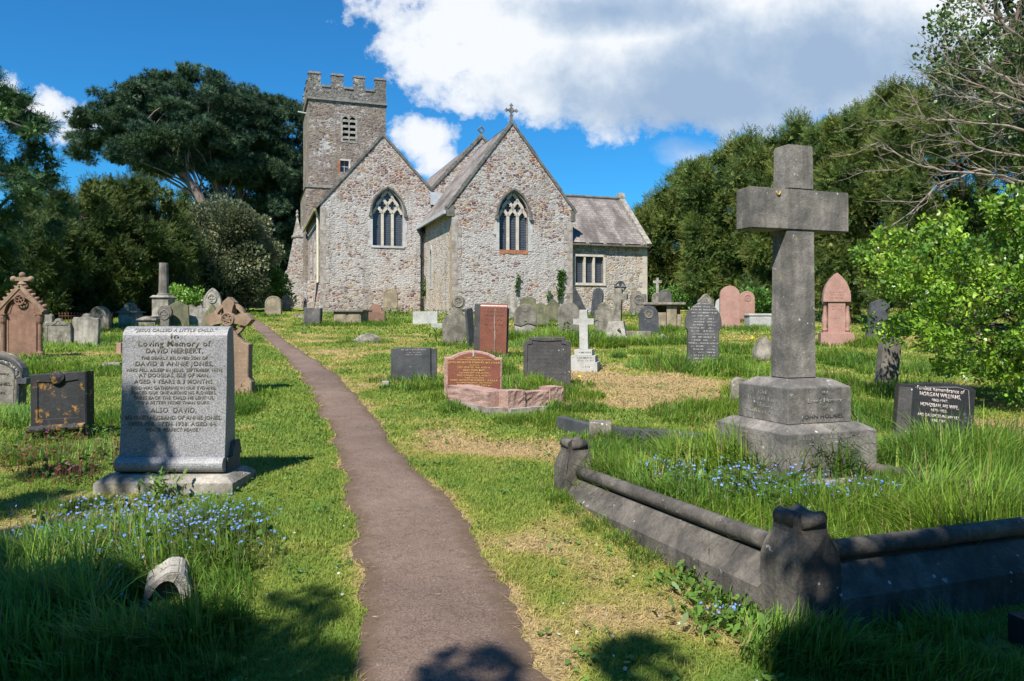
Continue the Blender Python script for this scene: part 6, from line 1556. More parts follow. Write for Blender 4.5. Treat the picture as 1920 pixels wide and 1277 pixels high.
flowers([(1000, 1180, 1.2, .8, 40, .01, .03), (560, 1050, .5, 1.2, 30, .01, .03), (820, 720, 2, 1.5, 50, .01, .04), (500, 780, .4, .9, 14, .01, .04)], 'daisies', 'tiny white daisies scattered over the mown grass', [(.75, .75, .72)], .008, leaf=False)
# docks and dandelion leaves beside the kerb, bramble etc.
LOBE = ([(0, 0, 0), (.15, .10, .01), (.25, .06, .02), (.4, .17, .03), (.5, .10, .04), (.68, .19, .03), (.85, .11, .01), (1, 0, -.03), (.85, -.11, .01), (.68, -.19, .03), (.5, -.10, .04), (.4, -.17, .03), (.25, -.06, .02), (.15, -.10, .01)], [tuple(range(14))])
def weeds(spots, name, label, col, size, up=.5, cat='weeds', mat='leafgloss'):
    P = []; 
    for (px, py, rx, ry, n, h0, h1) in spots:
        p = gp(px, py); x = p.x+RNG.normal(0, rx, n); y = p.y+RNG.normal(0, ry, n); P.append(np.stack([x, y, g(x, y)+RNG.uniform(h0, h1, n)], 1))
    P = np.concatenate(P); n = len(P); d = np.stack([RNG.normal(0, 1, n), RNG.normal(-.2, 1, n), np.abs(RNG.normal(up, .35, n))], 1)
    R = frames(d, RNG.normal(0, .5, n)+PI*0); 
    V_, F_ = instances(*LOBE, P, R[:, :, [0, 1, 2]], size*RNG.uniform(.6, 1.3, n)); c = np.array([col])*RNG.uniform(.7, 1.4, (n, 1))
    o = np_mesh(name, V_, F_, MT[mat], np.repeat(c, 14, 0)); tag(o, label, cat, kind='stuff')
weeds([(1310, 1120, .11, .14, 130, .01, .08), (1350, 1180, .12, .08, 110, .01, .06), (1400, 1160, .06, .06, 40, .02, .1), (1290, 1090, .05, .05, 30, .01, .07), (1560, 1220, .15, .08, 50, .02, .12), (1110, 935, .06, .06, 25, .02, .1)], 'dandelion_leaves', 'ragged dandelion leaves sprouting against the near kerb', (.10, .19, .03), .065, .6)
weeds([(300, 938, .07, .04, 90, .03, .2), (130, 800, .06, .05, 14, .05, .14), (200, 820, .15, .1, 30, .03, .1)], 'broad_leaf_weeds', 'broad green weeds in front of the granite base and the lichened slab', (.12, .21, .04), .07, .8)
weeds([(1250, 905, .3, .2, 220, .02, .13), (1330, 925, .3, .15, 200, .02, .12), (1420, 950, .3, .1, 160, .02, .12), (1560, 985, .2, .1, 80, .03, .12), (1180, 880, .2, .2, 100, .02, .12)], 'green_weeds', 'leafy ground weeds inside the kerbed plot', (.08, .16, .03), .055, .5)
weeds([(700, 606, 1.0, .3, 260, .05, .5), (750, 598, .9, .3, 260, .05, .55), (820, 600, .7, .3, 200, .05, .45), (640, 600, .9, .3, 200, .05, .4), (930, 598, 1.2, .3, 260, .05, .5), (1180, 598, 1.0, .3, 220, .05, .5), (840, 645, .35, .2, 70, .05, .35), (1080, 640, .5, .25, 120, .1, .6)], 'nettles', 'dark green nettles among the stones before the church', (.07, .14, .025), .16, .5)

# low clover and plantain leaves through the mown turf, and dry clippings strewn over the path
def turf_weeds():
    n = 5200; y = np.sqrt(RNG.uniform(2.6**2, 13**2, n)); x = RNG.uniform(-.7, .7, n)*y; k = (path_dist(x, y) > .04) & ~inplot(x, y) & (fbm(x*2.3, y*2.3, 83) > .5); x, y = x[k], y[k]; n = len(x)
    x = np.repeat(x, 4)+RNG.normal(0, .02, n*4); y = np.repeat(y, 4)+RNG.normal(0, .02, n*4); P = np.stack([x, y, g(x, y)+RNG.uniform(.012, .035, n*4)], 1)
    d = np.stack([RNG.normal(0, 1, n*4), RNG.normal(0, 1, n*4), RNG.uniform(0, .5, n*4)], 1)
    V_, F_ = instances(*QUAD, P, frames(d, RNG.normal(0, .4, n*4)), RNG.uniform(.018, .045, n*4)); c = np.array([[.10, .19, .035]])*RNG.uniform(.6, 1.5, (n*4, 1))
    tag(np_mesh('clover', V_, F_, MT['leaf'], np.repeat(c, 4, 0)), 'small clover and plantain leaves scattered through the mown turf', 'clover', kind='stuff')
    n = 2600; y = np.sqrt(RNG.uniform(2.4**2, 14**2, n)); a, b = path_edges(y); t = RNG.beta(.45, .45, n); x = a+(b-a)*t
    P = np.stack([x, y, g(x, y)+.03+.012*np.sin(t*PI)], 1); d = np.stack([RNG.normal(0, 1, n), RNG.normal(0, 1, n), RNG.normal(0, .06, n)], 1)
    V_, F_ = instances([(0, 0, 0), (.5, .06, .02), (1, 0, 0), (.5, -.06, .02)], [(0, 1, 2, 3)], P, frames(d), RNG.uniform(.012, .04, n)); c = np.array([(.36, .27, .14), (.24, .17, .09), (.16, .2, .05)])[RNG.integers(0, 3, n)]*RNG.uniform(.7, 1.2, (n, 1))
    tag(np_mesh('dry_clippings', V_, F_, MT['leaf'], np.repeat(c, 4, 0)), 'dry grass clippings strewn along the edges of the path', 'clippings', kind='stuff')
turf_weeds()
# ------------------------------------------------------------------ trees
def inpoly(px, py, poly):
    c = np.zeros(len(px), bool); j = len(poly)-1
    for i in range(len(poly)):
        xi, yi = poly[i]; xj, yj = poly[j]
        m = ((yi > py) != (yj > py)) & (px < (xj-xi)*(py-yi)/((yj-yi) or 1e-9)+xi); c ^= m; j = i
    return c
def lobes(poly, Y, depth, r, n, rng):
    """lumps of foliage spread through the crown volume whose side view is poly"""
    a = np.array(poly, float); lo = a.min(0); hi = a.max(0); out = []
    tries = 0; rp = r/Y*F
    while len(out) < n and tries < 40:
        tries += 1
        p = rng.uniform(lo, hi, (n*3, 2)); k = inpoly(p[:, 0], p[:, 1], poly); out += list(p[k])
    p = np.array(out[:n]); c = a.mean(0); q = np.clip(1-np.hypot((p[:, 0]-c[0])/(hi[0]-lo[0])*2, (p[:, 1]-c[1])/(hi[1]-lo[1])*2)**2, .15, 1)
    yo = rng.uniform(-1, 1, len(p))*depth*np.sqrt(q)
    yy = Y+yo; 
    return np.stack([(p[:, 0]-960)/F*Y, yy, CZ-(p[:, 1]-600)/F*Y], 1)
def frond(nl=7, droop=.15):
    tv, tf = [], []
    for i in range(nl):
        t = (i+.5)/nl
        for s in (-1, 1):
            L = .42*(1-t*.75); a = .9; x0 = t; i0 = len(tv)
            tv += [(x0-.05, 0, -droop*t*t), (x0+L*math.cos(a), s*L*math.sin(a), -droop*t*t-.05), (x0+.06, 0, -droop*t*t)]; tf.append((i0, i0+1, i0+2))
    i0 = len(tv); tv += [(.8, .05, -droop*.6), (1.12, 0, -droop), (.8, -.05, -droop*.6)]; tf.append((i0, i0+1, i0+2))
    return tv, tf
FROND = frond(4)
def tuftT(n=11):
    tv, tf = [], []; rg = np.random.default_rng(3)
    for k in range(n):
        d = np.array([abs(rg.normal(.5, .5)), rg.normal(0, .6), rg.normal(0, .6)]); d /= np.linalg.norm(d); s = np.cross(d, [0, .3, 1]); s /= np.linalg.norm(s); i = len(tv)
        tv += [tuple(-s*.055), tuple(s*.055), tuple(d)]; tf.append((i, i+1, i+2))
    return tv, tf
TUFT = tuftT()
OAKL = ([(0, 0, 0), (.15, .06, .01), (.3, .2, .03), (.42, .13, .02), (.6, .3, .03), (.72, .18, .02), (.9, .22, .0), (1, 0, -.04), (.9, -.22, .0), (.72, -.18, .02), (.6, -.3, .03), (.42, -.13, .02), (.3, -.2, .03), (.15, -.06, .01)], [tuple(range(14))])
LEAFK = 1.5
def crown(parent, C, r, tmpl, nper, size, cols, up=.3, flat=1.0, mat='needle', outbias=.75, name='crown', inner=.25, tipcol=None, tipn=0.0, jit=.3):
    """leaf sprays on the skin of every lump; each spray points outwards"""
    n = len(C)*nper; ctr = np.repeat(C, nper, 0); rr = np.repeat(r*RNG.uniform(.65, 1.25, len(C)), nper)
    d = RNG.normal(0, 1, (n, 3)); d /= np.linalg.norm(d, axis=1, keepdims=True)
    rad_ = rr*np.where(RNG.uniform(0, 1, n) < inner, RNG.uniform(.3, .85, n), RNG.uniform(.8, 1.1, n))
    P = ctr+d*rad_[:, None]*np.array([1, 1, flat])
    cen = C.mean(0); od = P-cen; od /= (np.linalg.norm(od, axis=1, keepdims=True)+1e-6)
    dd = d*outbias+od*.35+np.array([0, 0, up])+RNG.normal(0, jit, (n, 3))
    V_, F_ = instances(tmpl[0], tmpl[1], P, frames(dd), size*RNG.uniform(.6, 1.35, n))
    base = np.array(cols)[RNG.integers(0, len(cols), len(C))]; base = np.repeat(base, nper, 0)*np.repeat(RNG.uniform(.8, 1.25, (len(C), 1)), nper, 0)
    c = base*RNG.uniform(.65, 1.4, (n, 1))*LEAFK
    if tipcol is not None:
        m = (RNG.uniform(0, 1, n) < tipn)[:, None]; c = np.where(m, np.array([tipcol])*RNG.uniform(.8, 1.2, (n, 1)), c)
    return np_mesh(name, V_, F_, MT[mat], np.repeat(c, len(tmpl[0]), 0), parent)
def limb(bm, a, b, r0, r1, bend=.15, n=6, rng=random):
    a, b = Vector(a), Vector(b); L = (b-a).length; off = Vector((rng.uniform(-1, 1), rng.uniform(-1, 1), rng.uniform(-.3, .6)))*bend*L
    pts = [a.lerp(b, i/n)+off*math.sin(PI*i/n)+Vector((rng.uniform(-1, 1), rng.uniform(-1, 1), rng.uniform(-1, 1)))*L*.012*(0 < i < n) for i in range(n+1)]
    tube(bm, pts, [r0+(r1-r0)*i/n for i in range(n+1)], 8); return pts
def tree(label, poly, Y, depth, r, n, tmpl, nper, size, cols, trunk, group, mat='needle', bark='bark', flat=1.0, up=.3, limbs=14, tr=.35, name='tree', cat='tree', shift=0, **kw):
    base = onground(trunk[0][0], Y+shift); o = empty(name, base); tag(o, label, cat, group)
    rng = np.random.default_rng(abs(hash(label)) % 1000 if False else len(label)*7+int(Y*3))
    if tmpl is FROND: n = int(n*2.3); r *= .62; nper = int(nper*1.0); size *= .66; kw.setdefault('jit', .55)
    elif tmpl is TUFT: n = int(n*1.7); r *= .72; nper = int(nper*.8); size *= .66
    C = lobes(poly, Y, depth, r, n, rng)
    cr = crown(o, C-np.array(base), r, tmpl, nper, size, cols, up=up, flat=flat, mat=mat, **kw)
    if tmpl is FROND or Y > 60:
        C2 = C[np.random.default_rng(3).permutation(len(C))[:int(len(C)*(.8 if tmpl is FROND else .35))]]
        crown(o, C2-np.array(base), r*.62, QUAD, 85, r*.42, cols, mat=mat, name='inner_foliage', inner=1.0, jit=1.0)
    bm = bmesh.new(); pts = [Vector((0, 0, -.3))]+[at(a, b, Y+shift)-base for a, b in trunk[1:]]
    fine = []
    for i in range(len(pts)-1):
        for j in range(4): fine.append(pts[i].lerp(pts[i+1], j/4))
    fine.append(pts[-1]); m = len(fine)
    tube(bm, fine, [tr*(1-.75*i/(m-1))*(1.25 if i == 0 else 1) for i in range(m)], 10)
    for q in range(limbs):
        t = C[rng.integers(0, len(C))]-np.array(base); s = fine[int(m*(.35+.6*rng.random()))-1]
        limb(bm, s, t, tr*.28, .03, .12)
    bm_obj('trunk', bm, MT[bark], o, smooth=True)
    return o
YEW = [(.040, .062, .016), (.052, .075, .018), (.070, .088, .020), (.034, .055, .018)]
YEWR = [(.050, .080, .018), (.070, .098, .020), (.092, .112, .024), (.040, .070, .018)]
PINE = [(.030, .058, .034), (.042, .072, .038), (.034, .060, .026)]
# left edge conifer with drooping sprays
tree('dark spreading conifer cut by the left edge with drooping sprays', [(-160, 120), (0, 140), (28, 165), (40, 205), (88, 240), (50, 262), (20, 285), (60, 320), (92, 352), (60, 372), (20, 390), (58, 430), (40, 470), (30, 520), (-160, 560)], 26, 2.6, .62, 120, FROND, 110, .36, [(.040, .085, .03), (.055, .10, .03), (.035, .07, .03)], [(-60, 600), (-60, 380), (-66, 130)], None, name='conifer', up=-.15, flat=.55, limbs=26, tr=.3, outbias=.9)
# pines
G_ = 'tall pines behind the yews left of the church tower'
tree('leftmost tall pine, its long boughs reaching far out to the left', [(150, 300), (150, 270), (175, 228), (220, 168), (262, 165), (300, 200), (360, 205), (380, 280), (345, 315), (275, 345), (235, 310), (190, 280)], 68, 4.5, 1.15, 120, TUFT, 95, .62, PINE, [(412, 570), (402, 420), (350, 330), (290, 285), (240, 240)], G_, bark='pinebark', flat=.5, up=.35, limbs=26, tr=.5, name='pine_tree', inner=.35)
tree('tallest pine with a broad domed crown, second from the left', [(262, 165), (290, 150), (350, 135), (410, 142), (450, 175), (462, 260), (440, 345), (395, 350), (370, 320), (330, 290), (285, 240)], 71, 5, 1.2, 130, TUFT, 95, .62, PINE, [(432, 570), (425, 420), (400, 330), (372, 240), (352, 180)], G_, bark='pinebark', flat=.55, up=.35, limbs=24, tr=.5, name='pine_tree', inner=.35)
tree('pine with two-storey crown between the domed pine and the tower', [(425, 160), (470, 175), (510, 195), (520, 260), (505, 330), (470, 350), (432, 310), (415, 240)], 74, 4.5, 1.2, 95, TUFT, 95, .62, PINE, [(455, 570), (450, 420), (452, 300), (460, 215)], G_, bark='pinebark', flat=.55, up=.35, limbs=22, tr=.5, name='pine_tree', inner=.35)
tree('pine standing right beside the tower with foliage almost to the ground', [(490, 180), (530, 185), (575, 205), (590, 300), (575, 420), (540, 470), (500, 440), (492, 330), (478, 250)], 76, 4.5, 1.2, 120, TUFT, 95, .62, PINE, [(505, 575), (504, 420), (512, 300), (530, 215)], G_, bark='pinebark', flat=.6, up=.3, limbs=24, tr=.5, name='pine_tree', inner=.35)
tree('dark lower conifer filling the gap at the left foot of the tower', [(340, 372), (400, 352), (440, 330), (480, 345), (575, 330), (580, 600), (430, 600), (350, 420)], 79, 3, 1.3, 110, TUFT, 95, .7, [(.022, .045, .018), (.03, .06, .02)], [(530, 580), (530, 470), (535, 400)], None, name='conifer', limbs=10, tr=.4, inner=.5)
# yews on the left
GY = 'dark yews along the left side of the churchyard'
tree('bushy yew nearest the left edge below the drooping conifer', [(-80, 470), (20, 430), (70, 400), (110, 420), (130, 480), (120, 600), (-80, 610)], 38, 3, .95, 80, FROND, 190, .42, YEW, [(40, 605), (40, 520), (42, 450)], GY, name='yew_tree', up=.35, inner=.4, tipcol=(.12, .15, .04), tipn=.06)
tree('dark yew with twin pointed tops, second from the left', [(60, 420), (95, 375), (125, 395), (150, 355), (192, 345), (225, 375), (250, 440), (240, 600), (60, 610)], 42, 3.4, 1.0, 95, FROND, 190, .45, YEW, [(150, 600), (150, 500), (155, 400)], GY, name='yew_tree', up=.4, inner=.4, tipcol=(.13, .15, .04), tipn=.07)
tree('broad dark yew right of the twin-topped one, behind the fluted column', [(185, 400), (225, 355), (275, 350), (320, 372), (352, 420), (360, 600), (190, 605)], 44, 3.4, 1.05, 90, FROND, 190, .46, YEW, [(275, 598), (275, 500), (275, 400)], GY, name='yew_tree', up=.4, inner=.4, tipcol=(.13, .15, .04), tipn=.07)
tree('grey-green holm oak with pale young shoots between the yews and the church', [(322, 420), (345, 390), (392, 384), (440, 392), (478, 418), (498, 465), (492, 545), (450, 592), (350, 595), (318, 500)], 50, 3.4, .95, 110, QUAD, 720, .17, [(.075, .095, .055), (.10, .12, .065), (.06, .08, .045)], [(410, 592), (410, 500), (410, 430)], None, name='holm_oak', mat='leafgloss', up=.25, inner=.3, tipcol=(.27, .27, .13), tipn=.22)
tree('small bright green shrub at the dark edge left of the church path', [(505, 520), (530, 515), (545, 545), (535, 585), (505, 585)], 52, .8, .55, 14, QUAD, 500, .15, [(.08, .20, .03), (.06, .15, .03)], [(522, 590), (522, 560), (522, 540)], None, name='shrub', cat='shrub', mat='leafgloss', limbs=4, tr=.06)
tree('light green sapling behind the small slate tablet', [(318, 545), (335, 530), (352, 540), (372, 550), (366, 580), (325, 585)], 41, .7, .4, 16, QUAD, 160, .13, [(.14, .24, .04), (.10, .19, .03)], [(345, 592), (345, 570), (345, 545)], None, name='sapling', cat='shrub', mat='leafgloss', limbs=8, tr=.04)
# right row of yews
GR = 'dark yews rising in a row along the right side'
tree('farthest and lowest yew of the right row, beside the wing of the church', [(1192, 410), (1218, 375), (1232, 385), (1250, 340), (1285, 318), (1318, 330), (1335, 420), (1330, 540), (1215, 560), (1196, 480)], 58, 3.2, 1.15, 95, FROND, 200, .55, YEWR, [(1302, 588), (1302, 520), (1280, 400)], GR, name='yew_tree', up=.45, inner=.35, tipcol=(.14, .16, .04), tipn=.08)
tree('second yew of the right row with a rounded green crown', [(1285, 325), (1320, 298), (1360, 290), (1400, 262), (1430, 290), (1440, 420), (1425, 545), (1290, 545)], 50, 3.2, 1.1, 105, FROND, 200, .52, YEWR, [(1370, 588), (1370, 500), (1360, 380)], GR, name='yew_tree', up=.45, inner=.35, tipcol=(.14, .16, .04), tipn=.08)
tree('third yew of the right row, its top level with the head of the tall cross', [(1390, 275), (1440, 245), (1500, 228), (1530, 260), (1560, 240), (1580, 300), (1580, 560), (1400, 560)], 43, 3.2, 1.05, 120, FROND, 200, .48, YEWR, [(1480, 598), (1480, 500), (1480, 330)], GR, name='yew_tree', up=.45, inner=.35, tipcol=(.14, .16, .04), tipn=.08)
tree('fourth yew of the right row with spiky leaning tops behind the pink monument', [(1545, 245), (1590, 222), (1612, 195), (1640, 190), (1670, 165), (1700, 230), (1720, 560), (1540, 590)], 34, 3.0, .85, 125, FROND, 200, .42, YEWR, [(1600, 612), (1600, 500), (1620, 300)], GR, name='yew_tree', up=.5, inner=.35, tipcol=(.14, .16, .04), tipn=.08)
tree('big dark yew at the right behind the bare branches', [(1660, 190), (1685, 160), (1720, 185), (1748, 130), (1790, 170), (1850, 120), (1960, 60), (2100, 60), (2100, 600), (1680, 600)], 26, 2.6, .72, 190, FROND, 200, .36, YEWR, [(1830, 640), (1830, 450), (1850, 230)], GR, name='yew_tree', up=.5, inner=.35, tipcol=(.14, .16, .04), tipn=.08)
tree('glossy-leaved evergreen with bare twig ends in the top right corner', [(1742, 60), (1790, 10), (1850, -60), (2120, -80), (2120, 330), (1900, 300), (1800, 200), (1770, 110)], 15, 1.2, .42, 90, QUAD, 150, .085, [(.05, .09, .02), (.07, .11, .03)], [(1980, 700), (1960, 350), (1918, 20), (1915, -80)], None, name='evergreen_tree', mat='leafgloss', bark='bark', limbs=60, tr=.13, inner=.5, outbias=.4, jit=.8)
# low hedge-like undergrowth below the yews on both sides
tree('leafy undergrowth beneath the right yews beside the church wing', [(1205, 560), (1240, 545), (1290, 550), (1290, 595), (1215, 590)], 55, 1.2, .6, 26, QUAD, 330, .16, [(.07, .15, .03), (.05, .11, .02)], [(1255, 592), (1255, 575), (1255, 560)], 'bushes under the yews', name='bush', cat='bush', mat='leafgloss', limbs=6, tr=.05)
tree('leafy undergrowth between the small pink stone and the tall cross', [(1405, 560), (1450, 560), (1450, 600), (1412, 600)], 40, 1.0, .5, 14, QUAD, 330, .14, [(.07, .15, .03), (.06, .12, .02)], [(1430, 602), (1430, 585), (1430, 570)], 'bushes under the yews', name='bush', cat='bush', mat='leafgloss', limbs=6, tr=.05)
# a far wood closes the view behind everything
def wood():
    n = 900; x = RNG.uniform(-95, 95, n); y = RNG.uniform(92, 112, n); z = g(x, y)+RNG.uniform(0, 5.5, n)
    C = np.stack([x, y, z], 1); o = crown(None, C, 2.0, QUAD, 70, 1.1, [(.03, .05, .015), (.045, .07, .02), (.035, .06, .02)], mat='leaf', name='far_wood', inner=.5); tag(o, 'dark woodland closing the view low behind the yews', 'woodland', kind='stuff')
wood()
def wood_behind():  # out of view, added to block low sky and deepen the shade
    n = 420; a = RNG.uniform(-.15*PI, 1.15*PI, n); R_ = RNG.uniform(20, 27, n); x = R_*np.cos(a)*1.3; y = -R_*np.sin(a)*.8-4; z = g(x, y)+RNG.uniform(0, 9, n)
    o = crown(None, np.stack([x, y, z], 1), 2.0, QUAD, 60, 1.2, [(.03, .05, .015), (.045, .07, .02)], mat='leaf', name='far_wood', inner=.5); tag(o, 'unseen belt of trees added behind the viewer to dim the skylight', 'woodland', kind='stuff')
wood_behind()
# bright oak bush
def oak():
    Y = 10.2; base = onground(1990, Y+.6); o = empty('oak_bush', base); tag(o, 'bright green young oak spreading over the stones at the right edge', 'bush')
    poly = [(1640, 470), (1665, 440), (1705, 420), (1750, 450), (1795, 400), (1850, 375), (1930, 355), (2150, 350), (2150, 760), (1940, 755), (1860, 735), (1800, 715), (1760, 690), (1725, 640), (1690, 640), (1660, 600), (1690, 570), (1645, 530)]
    C = lobes(poly, Y, 1.0, .2, 430, np.random.default_rng(5)); C[:, 1] += np.clip((C[:, 0]-4.6)*.0, 0, 1)
    crown(o, C-np.array(base), .15, OAKL, 60, .07, [(.11, .20, .018), (.17, .27, .028), (.06, .13, .016), (.12, .22, .02)], up=.15, mat='leafgloss', outbias=.45, inner=.35, tipcol=(.20, .26, .03), tipn=.10, jit=.8)
    bm = bmesh.new(); tube(bm, [(0, 0, -.2), (.05, 0, 1.0), (-.1, 0, 2.2)], [.12, .09, .04], 10)
    rg = np.random.default_rng(4)
    for q in range(70):
        t = C[rg.integers(0, len(C))]-np.array(base); limb(bm, (0, 0, .3+1.6*rg.random()), t, .022, .005, .10)
    bm_obj('trunk', bm, MT['bark'], o, smooth=True)
    return base
oak()
# bare pale branches reaching in from the right
def bare():
    rg = random.Random(9); Y = 12.5; base = onground(2120, Y); o = empty('bare_tree', base); tag(o, 'leafless pale-twigged tree reaching in from the right edge across the yews', 'tree')
    def P(px, py, dy=0): return at(px, py, Y+dy)-base
    bm = bmesh.new(); tube(bm, [Vector((0, 0, -.3)), P(2120, 420), P(2090, 200), P(2080, -120)], [.22, .16, .11, .05], 12); bm_obj('trunk', bm, MT['bark'], o, smooth=True)
    main = [[(2115, 470), (1990, 360), (1880, 330), (1770, 322), (1700, 300), (1632, 255)], [(2110, 400), (1980, 255), (1860, 232), (1760, 225), (1715, 218)], [(2110, 430), (1980, 310), (1900, 290), (1830, 275), (1785, 242)],
            [(2100, 300), (1990, 170), (1900, 155), (1840, 120), (1800, 70)], [(2110, 330), (1990, 215), (1910, 190), (1850, 165), (1740, 125)], [(2115, 450), (1990, 400), (1900, 342), (1840, 318), (1760, 345), (1700, 410)], [(2100, 240), (1980, 110), (1900, 60), (1850, 20), (1800, -20)], [(2100, 200), (1985, 60), (1930, 0), (1890, -40)], [(2110, 380), (1950, 215), (1890, 200), (1800, 180), (1750, 150)]]
    for k, m in enumerate(main):
        dy = rg.uniform(-1.2, 1.2); pts = [P(a, b, dy*min(1, i/2)) for i, (a, b) in enumerate(m)]
        bm = bmesh.new(); f = []
        for i in range(len(pts)-1):
            for j in range(4):
                q = j/4; p = pts[i].lerp(pts[i+1], q); f.append(p+Vector((rg.uniform(-.02, .02), rg.uniform(-.02, .02), rg.uniform(-.02, .02))))
        f.append(pts[-1]); n = len(f); tube(bm, f, [.024*(1-i/(n-1))**.8+.005 for i in range(n)], 6)
        def sub(p, d, L, r, dep):
            n_ = 6; pp = [p]; dd = d.copy()
            for i in range(n_):
                dd = (dd+Vector((rg.uniform(-.25, .25), rg.uniform(-.25, .25), rg.uniform(-.18, .28)))).normalized(); pp.append(pp[-1]+dd*L/n_)
            tube(bm, pp, [r*(1-.8*i/n_) for i in range(n_+1)], 4, cap=False)
            if dep > 0:
                for c in range(rg.randint(2, 4)):
                    i = rg.randint(1, n_-1); e = (dd+Vector((rg.uniform(-.9, .5), rg.uniform(-.9, .9), rg.uniform(-.8, .9)))).normalized(); sub(pp[i], e, L*rg.uniform(.4, .7), r*.6, dep-1)
        for i in range(5, n-1, 1):
            d = (f[i+1]-f[i]).normalized(); e = (d+Vector((rg.uniform(-.5, .2), rg.uniform(-.8, .8), rg.uniform(-.9, .9)))).normalized(); sub(f[i], e, rg.uniform(.35, 1.0), .0085, 2 if i % 2 else 1)
        bm_obj('bough', bm, MT['twig'], o)
bare()
# trees behind the viewer whose shade falls on the foreground corners
SUN_AZ, SUN_EL = rad(24), rad(50)
SUNV = Vector((-math.sin(SUN_AZ)*math.cos(SUN_EL), -math.cos(SUN_AZ)*math.cos(SUN_EL), math.sin(SUN_EL)))
def shade(label, spots, trunkxy, extra=(), nper=330, size=.12):
    base = Vector((trunkxy[0], trunkxy[1], G(*trunkxy))); o = empty('broadleaf_tree', base); tag(o, label, 'tree', None)
    C = []
    rg = np.random.default_rng(3)
    for (px, py, hgt, r, n) in spots:
        p = gp(px, py); q = p+SUNV*((hgt)/SUNV.z)
        for _ in range(n):
            v = rg.normal(0, 1, 3); v /= np.linalg.norm(v); C.append([q.x+v[0]*r*rg.random(), q.y+v[1]*r*.8*rg.random(), q.z+v[2]*r*.5])
    for (px, py, Y_, hgt, r, n) in extra:
        q = at(px, py, Y_)+SUNV*(hgt/SUNV.z)
        for _ in range(n):
            v = rg.normal(0, 1, 3); v /= np.linalg.norm(v); C.append([q.x+v[0]*r, q.y+v[1]*r, q.z+v[2]*r])
    C = np.array(C); crown(o, C-np.array(base), .21, QUAD, 200, .09, [(.08, .16, .03)], mat='leaf', inner=.5)
    bm = bmesh.new(); top = Vector(C.mean(0))-base; tube(bm, [Vector((0, 0, -.3)), Vector((0, 0, top.z*.5)), top], [.3, .22, .1], 10)
    for c in C[::2]: limb(bm, (0, 0, top.z*.55), Vector(c)-base, .07, .02, .1)
    bm_obj('trunk', bm, MT['bark'], o, smooth=True)
shade('broad leafy tree behind the viewer on the left casting the lower left shade', [(60, 1240, 6.5, .6, 34), (-150, 1180, 6.5, .8, 26), (250, 1235, 6.3, .35, 22), (150, 1150, 6.5, .25, 8), (430, 1270, 6.0, .1, 2), (120, 1380, 6.3, .6, 10), (20, 1010, 7.2, .28, 3), (-80, 960, 7.4, .5, 6), (60, 940, 7.5, .3, 2), (130, 880, 7.6, .35, 2), (540, 1150, 6.6, .12, 1), (560, 1260, 6.6, .16, 2)], (-4.5, -4.5), extra=[(222, 800, 6.2, 6.6, .05, 2), (235, 850, 6.2, 6.6, .08, 2), (275, 865, 6.2, 6.6, .05, 1), (190, 850, 6.2, 6.6, .1, 2)])
shade('broad leafy tree behind the viewer on the right casting the lower right shade', [(1700, 1250, 6.2, .45, 24), (1850, 1190, 6.2, .5, 30), (1970, 1130, 6.2, .5, 24), (1880, 1120, 6.2, .2, 8), (1600, 1290, 6.0, .25, 6), (1780, 1330, 6.0, .6, 12), (1400, 1380, 6.2, .2, 4), (1215, 1240, 6.4, .03, 1), (860, 1275, 6.6, .08, 1), (840, 1380, 6.6, .2, 3), (1990, 1230, 6.2, .7, 12), (1540, 1110, 6.4, .06, 1)], (1.5, -6.5))
# ------------------------------------------------------------------ sky, sun, camera
w = bpy.data.worlds.new('World'); sc.world = w; w.use_nodes = True; t = w.node_tree; t.nodes.clear()
class WN(M):
    def __init__(s): s.t = t; s.m = None
W_ = WN()
out = W_.n('ShaderNodeOutputWorld'); bg = W_.n('ShaderNodeBackground')
sky = W_.n('ShaderNodeTexSky', sky_type='NISHITA'); sky.sun_disc = False; sky.sun_elevation = SUN_EL
sky.sun_rotation = math.atan2(SUNV.x, SUNV.y); sky.air_density = 1.0; sky.dust_density = .3; sky.ozone_density = 2.0; sky.altitude = 50
sk = W_.mix(1.0, sky.outputs[0], (.20, .82, 1.26), 'MULTIPLY')
dv = W_.coord('Generated'); s3 = W_.sep(dv)
ydir = W_.math('MAXIMUM', s3[1], .04)
tx = W_.math('DIVIDE', s3[0], ydir); tz = W_.math('DIVIDE', s3[2], ydir)
cmb = W_.n('ShaderNodeCombineXYZ'); W_.set(cmb.inputs[0], tx); W_.set(cmb.inputs[1], tz); cv = cmb.outputs[0]
n1 = W_.noise(cv, 10.0, 12, .62); n2 = W_.noise(W_.vmul(cv, 1, (4, 2, 0)), 1.9, 5, .55)
def ell(px, py, rx, ry, soft=1.0):
    a = W_.math('DIVIDE', W_.math('SUBTRACT', tx, (px-960)/F), rx/F); b = W_.math('DIVIDE', W_.math('SUBTRACT', tz, (600-py)/F), ry/F)
    d = W_.math('SQRT', W_.math('ADD', W_.math('MULTIPLY', a, a), W_.math('MULTIPLY', b, b)))
    return W_.math('MULTIPLY', W_.math('SUBTRACT', 1.0, d), soft)
E = [(905, 30, 200, 110, 1), (840, 110, 120, 70, .9), (960, 150, 200, 80, 1), (1150, 120, 330, 145, 1.2), (1380, 125, 400, 155, 1.3), (1750, 40, 480, 215, 1.4), (1300, -60, 700, 260, 1.6), (798, 265, 72, 48, .5), (822, 300, 55, 52, .5), (760, 250, 40, 22, .3), (80, 208, 95, 52, .5), (150, 240, 70, 44, .45), (0, 190, 60, 50, .4)]
f = None
for e in E:
    v = ell(*e); f = v if f is None else W_.math('MAXIMUM', f, v)
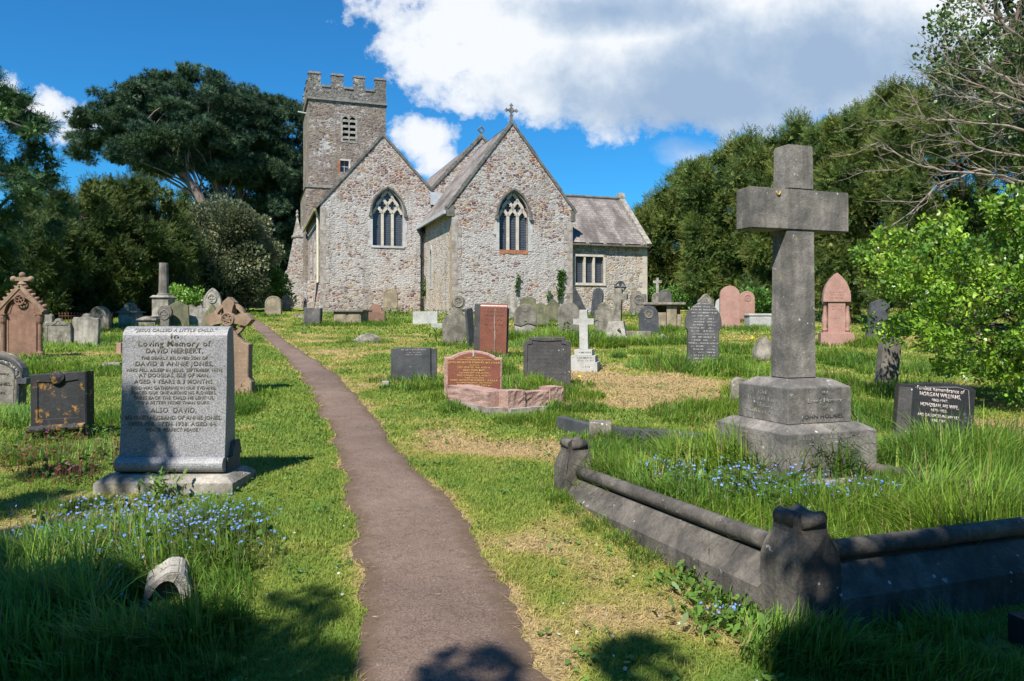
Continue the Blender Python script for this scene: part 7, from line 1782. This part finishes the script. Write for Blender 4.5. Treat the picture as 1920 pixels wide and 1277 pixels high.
fld = W_.math('ADD', f, W_.math('MULTIPLY', W_.math('SUBTRACT', n1, .5), 2.1))
mask = W_.ramp(fld, [(.04, 0.0), (.22, .75), (.42, 1.0)])
wisp = W_.ramp(W_.math('ADD', W_.math('ADD', ell(1260, 262, 130, 60, .9), ell(1330, 300, 90, 30, .7)), W_.math('MULTIPLY', W_.math('SUBTRACT', n1, .5), 1.3)), [(.15, 0.0), (.9, .6)])
mask = W_.math('MAXIMUM', mask, wisp)
# sunlit billows on the left, grey undersides to the right
gf = W_.math('MAXIMUM', ell(1300, 190, 420, 130, 1.2), W_.math('MAXIMUM', ell(1560, 130, 380, 150, 1.2), ell(1150, 20, 230, 60, 1.1)))
gf = W_.math('ADD', gf, W_.math('MULTIPLY', W_.math('SUBTRACT', n2, .45), 1.5))
gf = W_.math('SUBTRACT', gf, W_.math('MULTIPLY', W_.math('SUBTRACT', n1, .5), 1.7))
ccol = W_.ramp(gf, [(.0, (7.7, 8.0, 8.4)), (.28, (5.9, 6.6, 7.5)), (.62, (3.9, 4.9, 6.3)), (1.0, (3.0, 4.1, 5.7))])
front = W_.math('GREATER_THAN', s3[1], .08); 
mk = W_.math('MULTIPLY', mask, front)
col = W_.mix(mk, sk, ccol)
W_.set(bg.inputs[0], col); bg.inputs[1].default_value = .072
t.links.new(bg.outputs[0], out.inputs[0])

ld = bpy.data.lights.new('sun', 'SUN'); ld.energy = 5.0; ld.angle = rad(.53); ld.color = (1, .94, .84)
so = bpy.data.objects.new('sun', ld); COL.objects.link(so); so.rotation_euler = (-SUNV).to_track_quat('-Z', 'Y').to_euler()
cd = bpy.data.cameras.new('camera'); cam = bpy.data.objects.new('camera', cd); COL.objects.link(cam)
cam.location = (0, 0, CZ); cam.rotation_euler = (PI/2, 0, 0); cd.sensor_width = 36; cd.lens = F/1920*36; cd.shift_y = -38.5/1920; cd.clip_end = 3000; cd.clip_start = .05
sc.camera = cam
sc.view_settings.view_transform = 'Standard'; sc.view_settings.look = 'None'; sc.view_settings.exposure = .75; sc.view_settings.gamma = 1
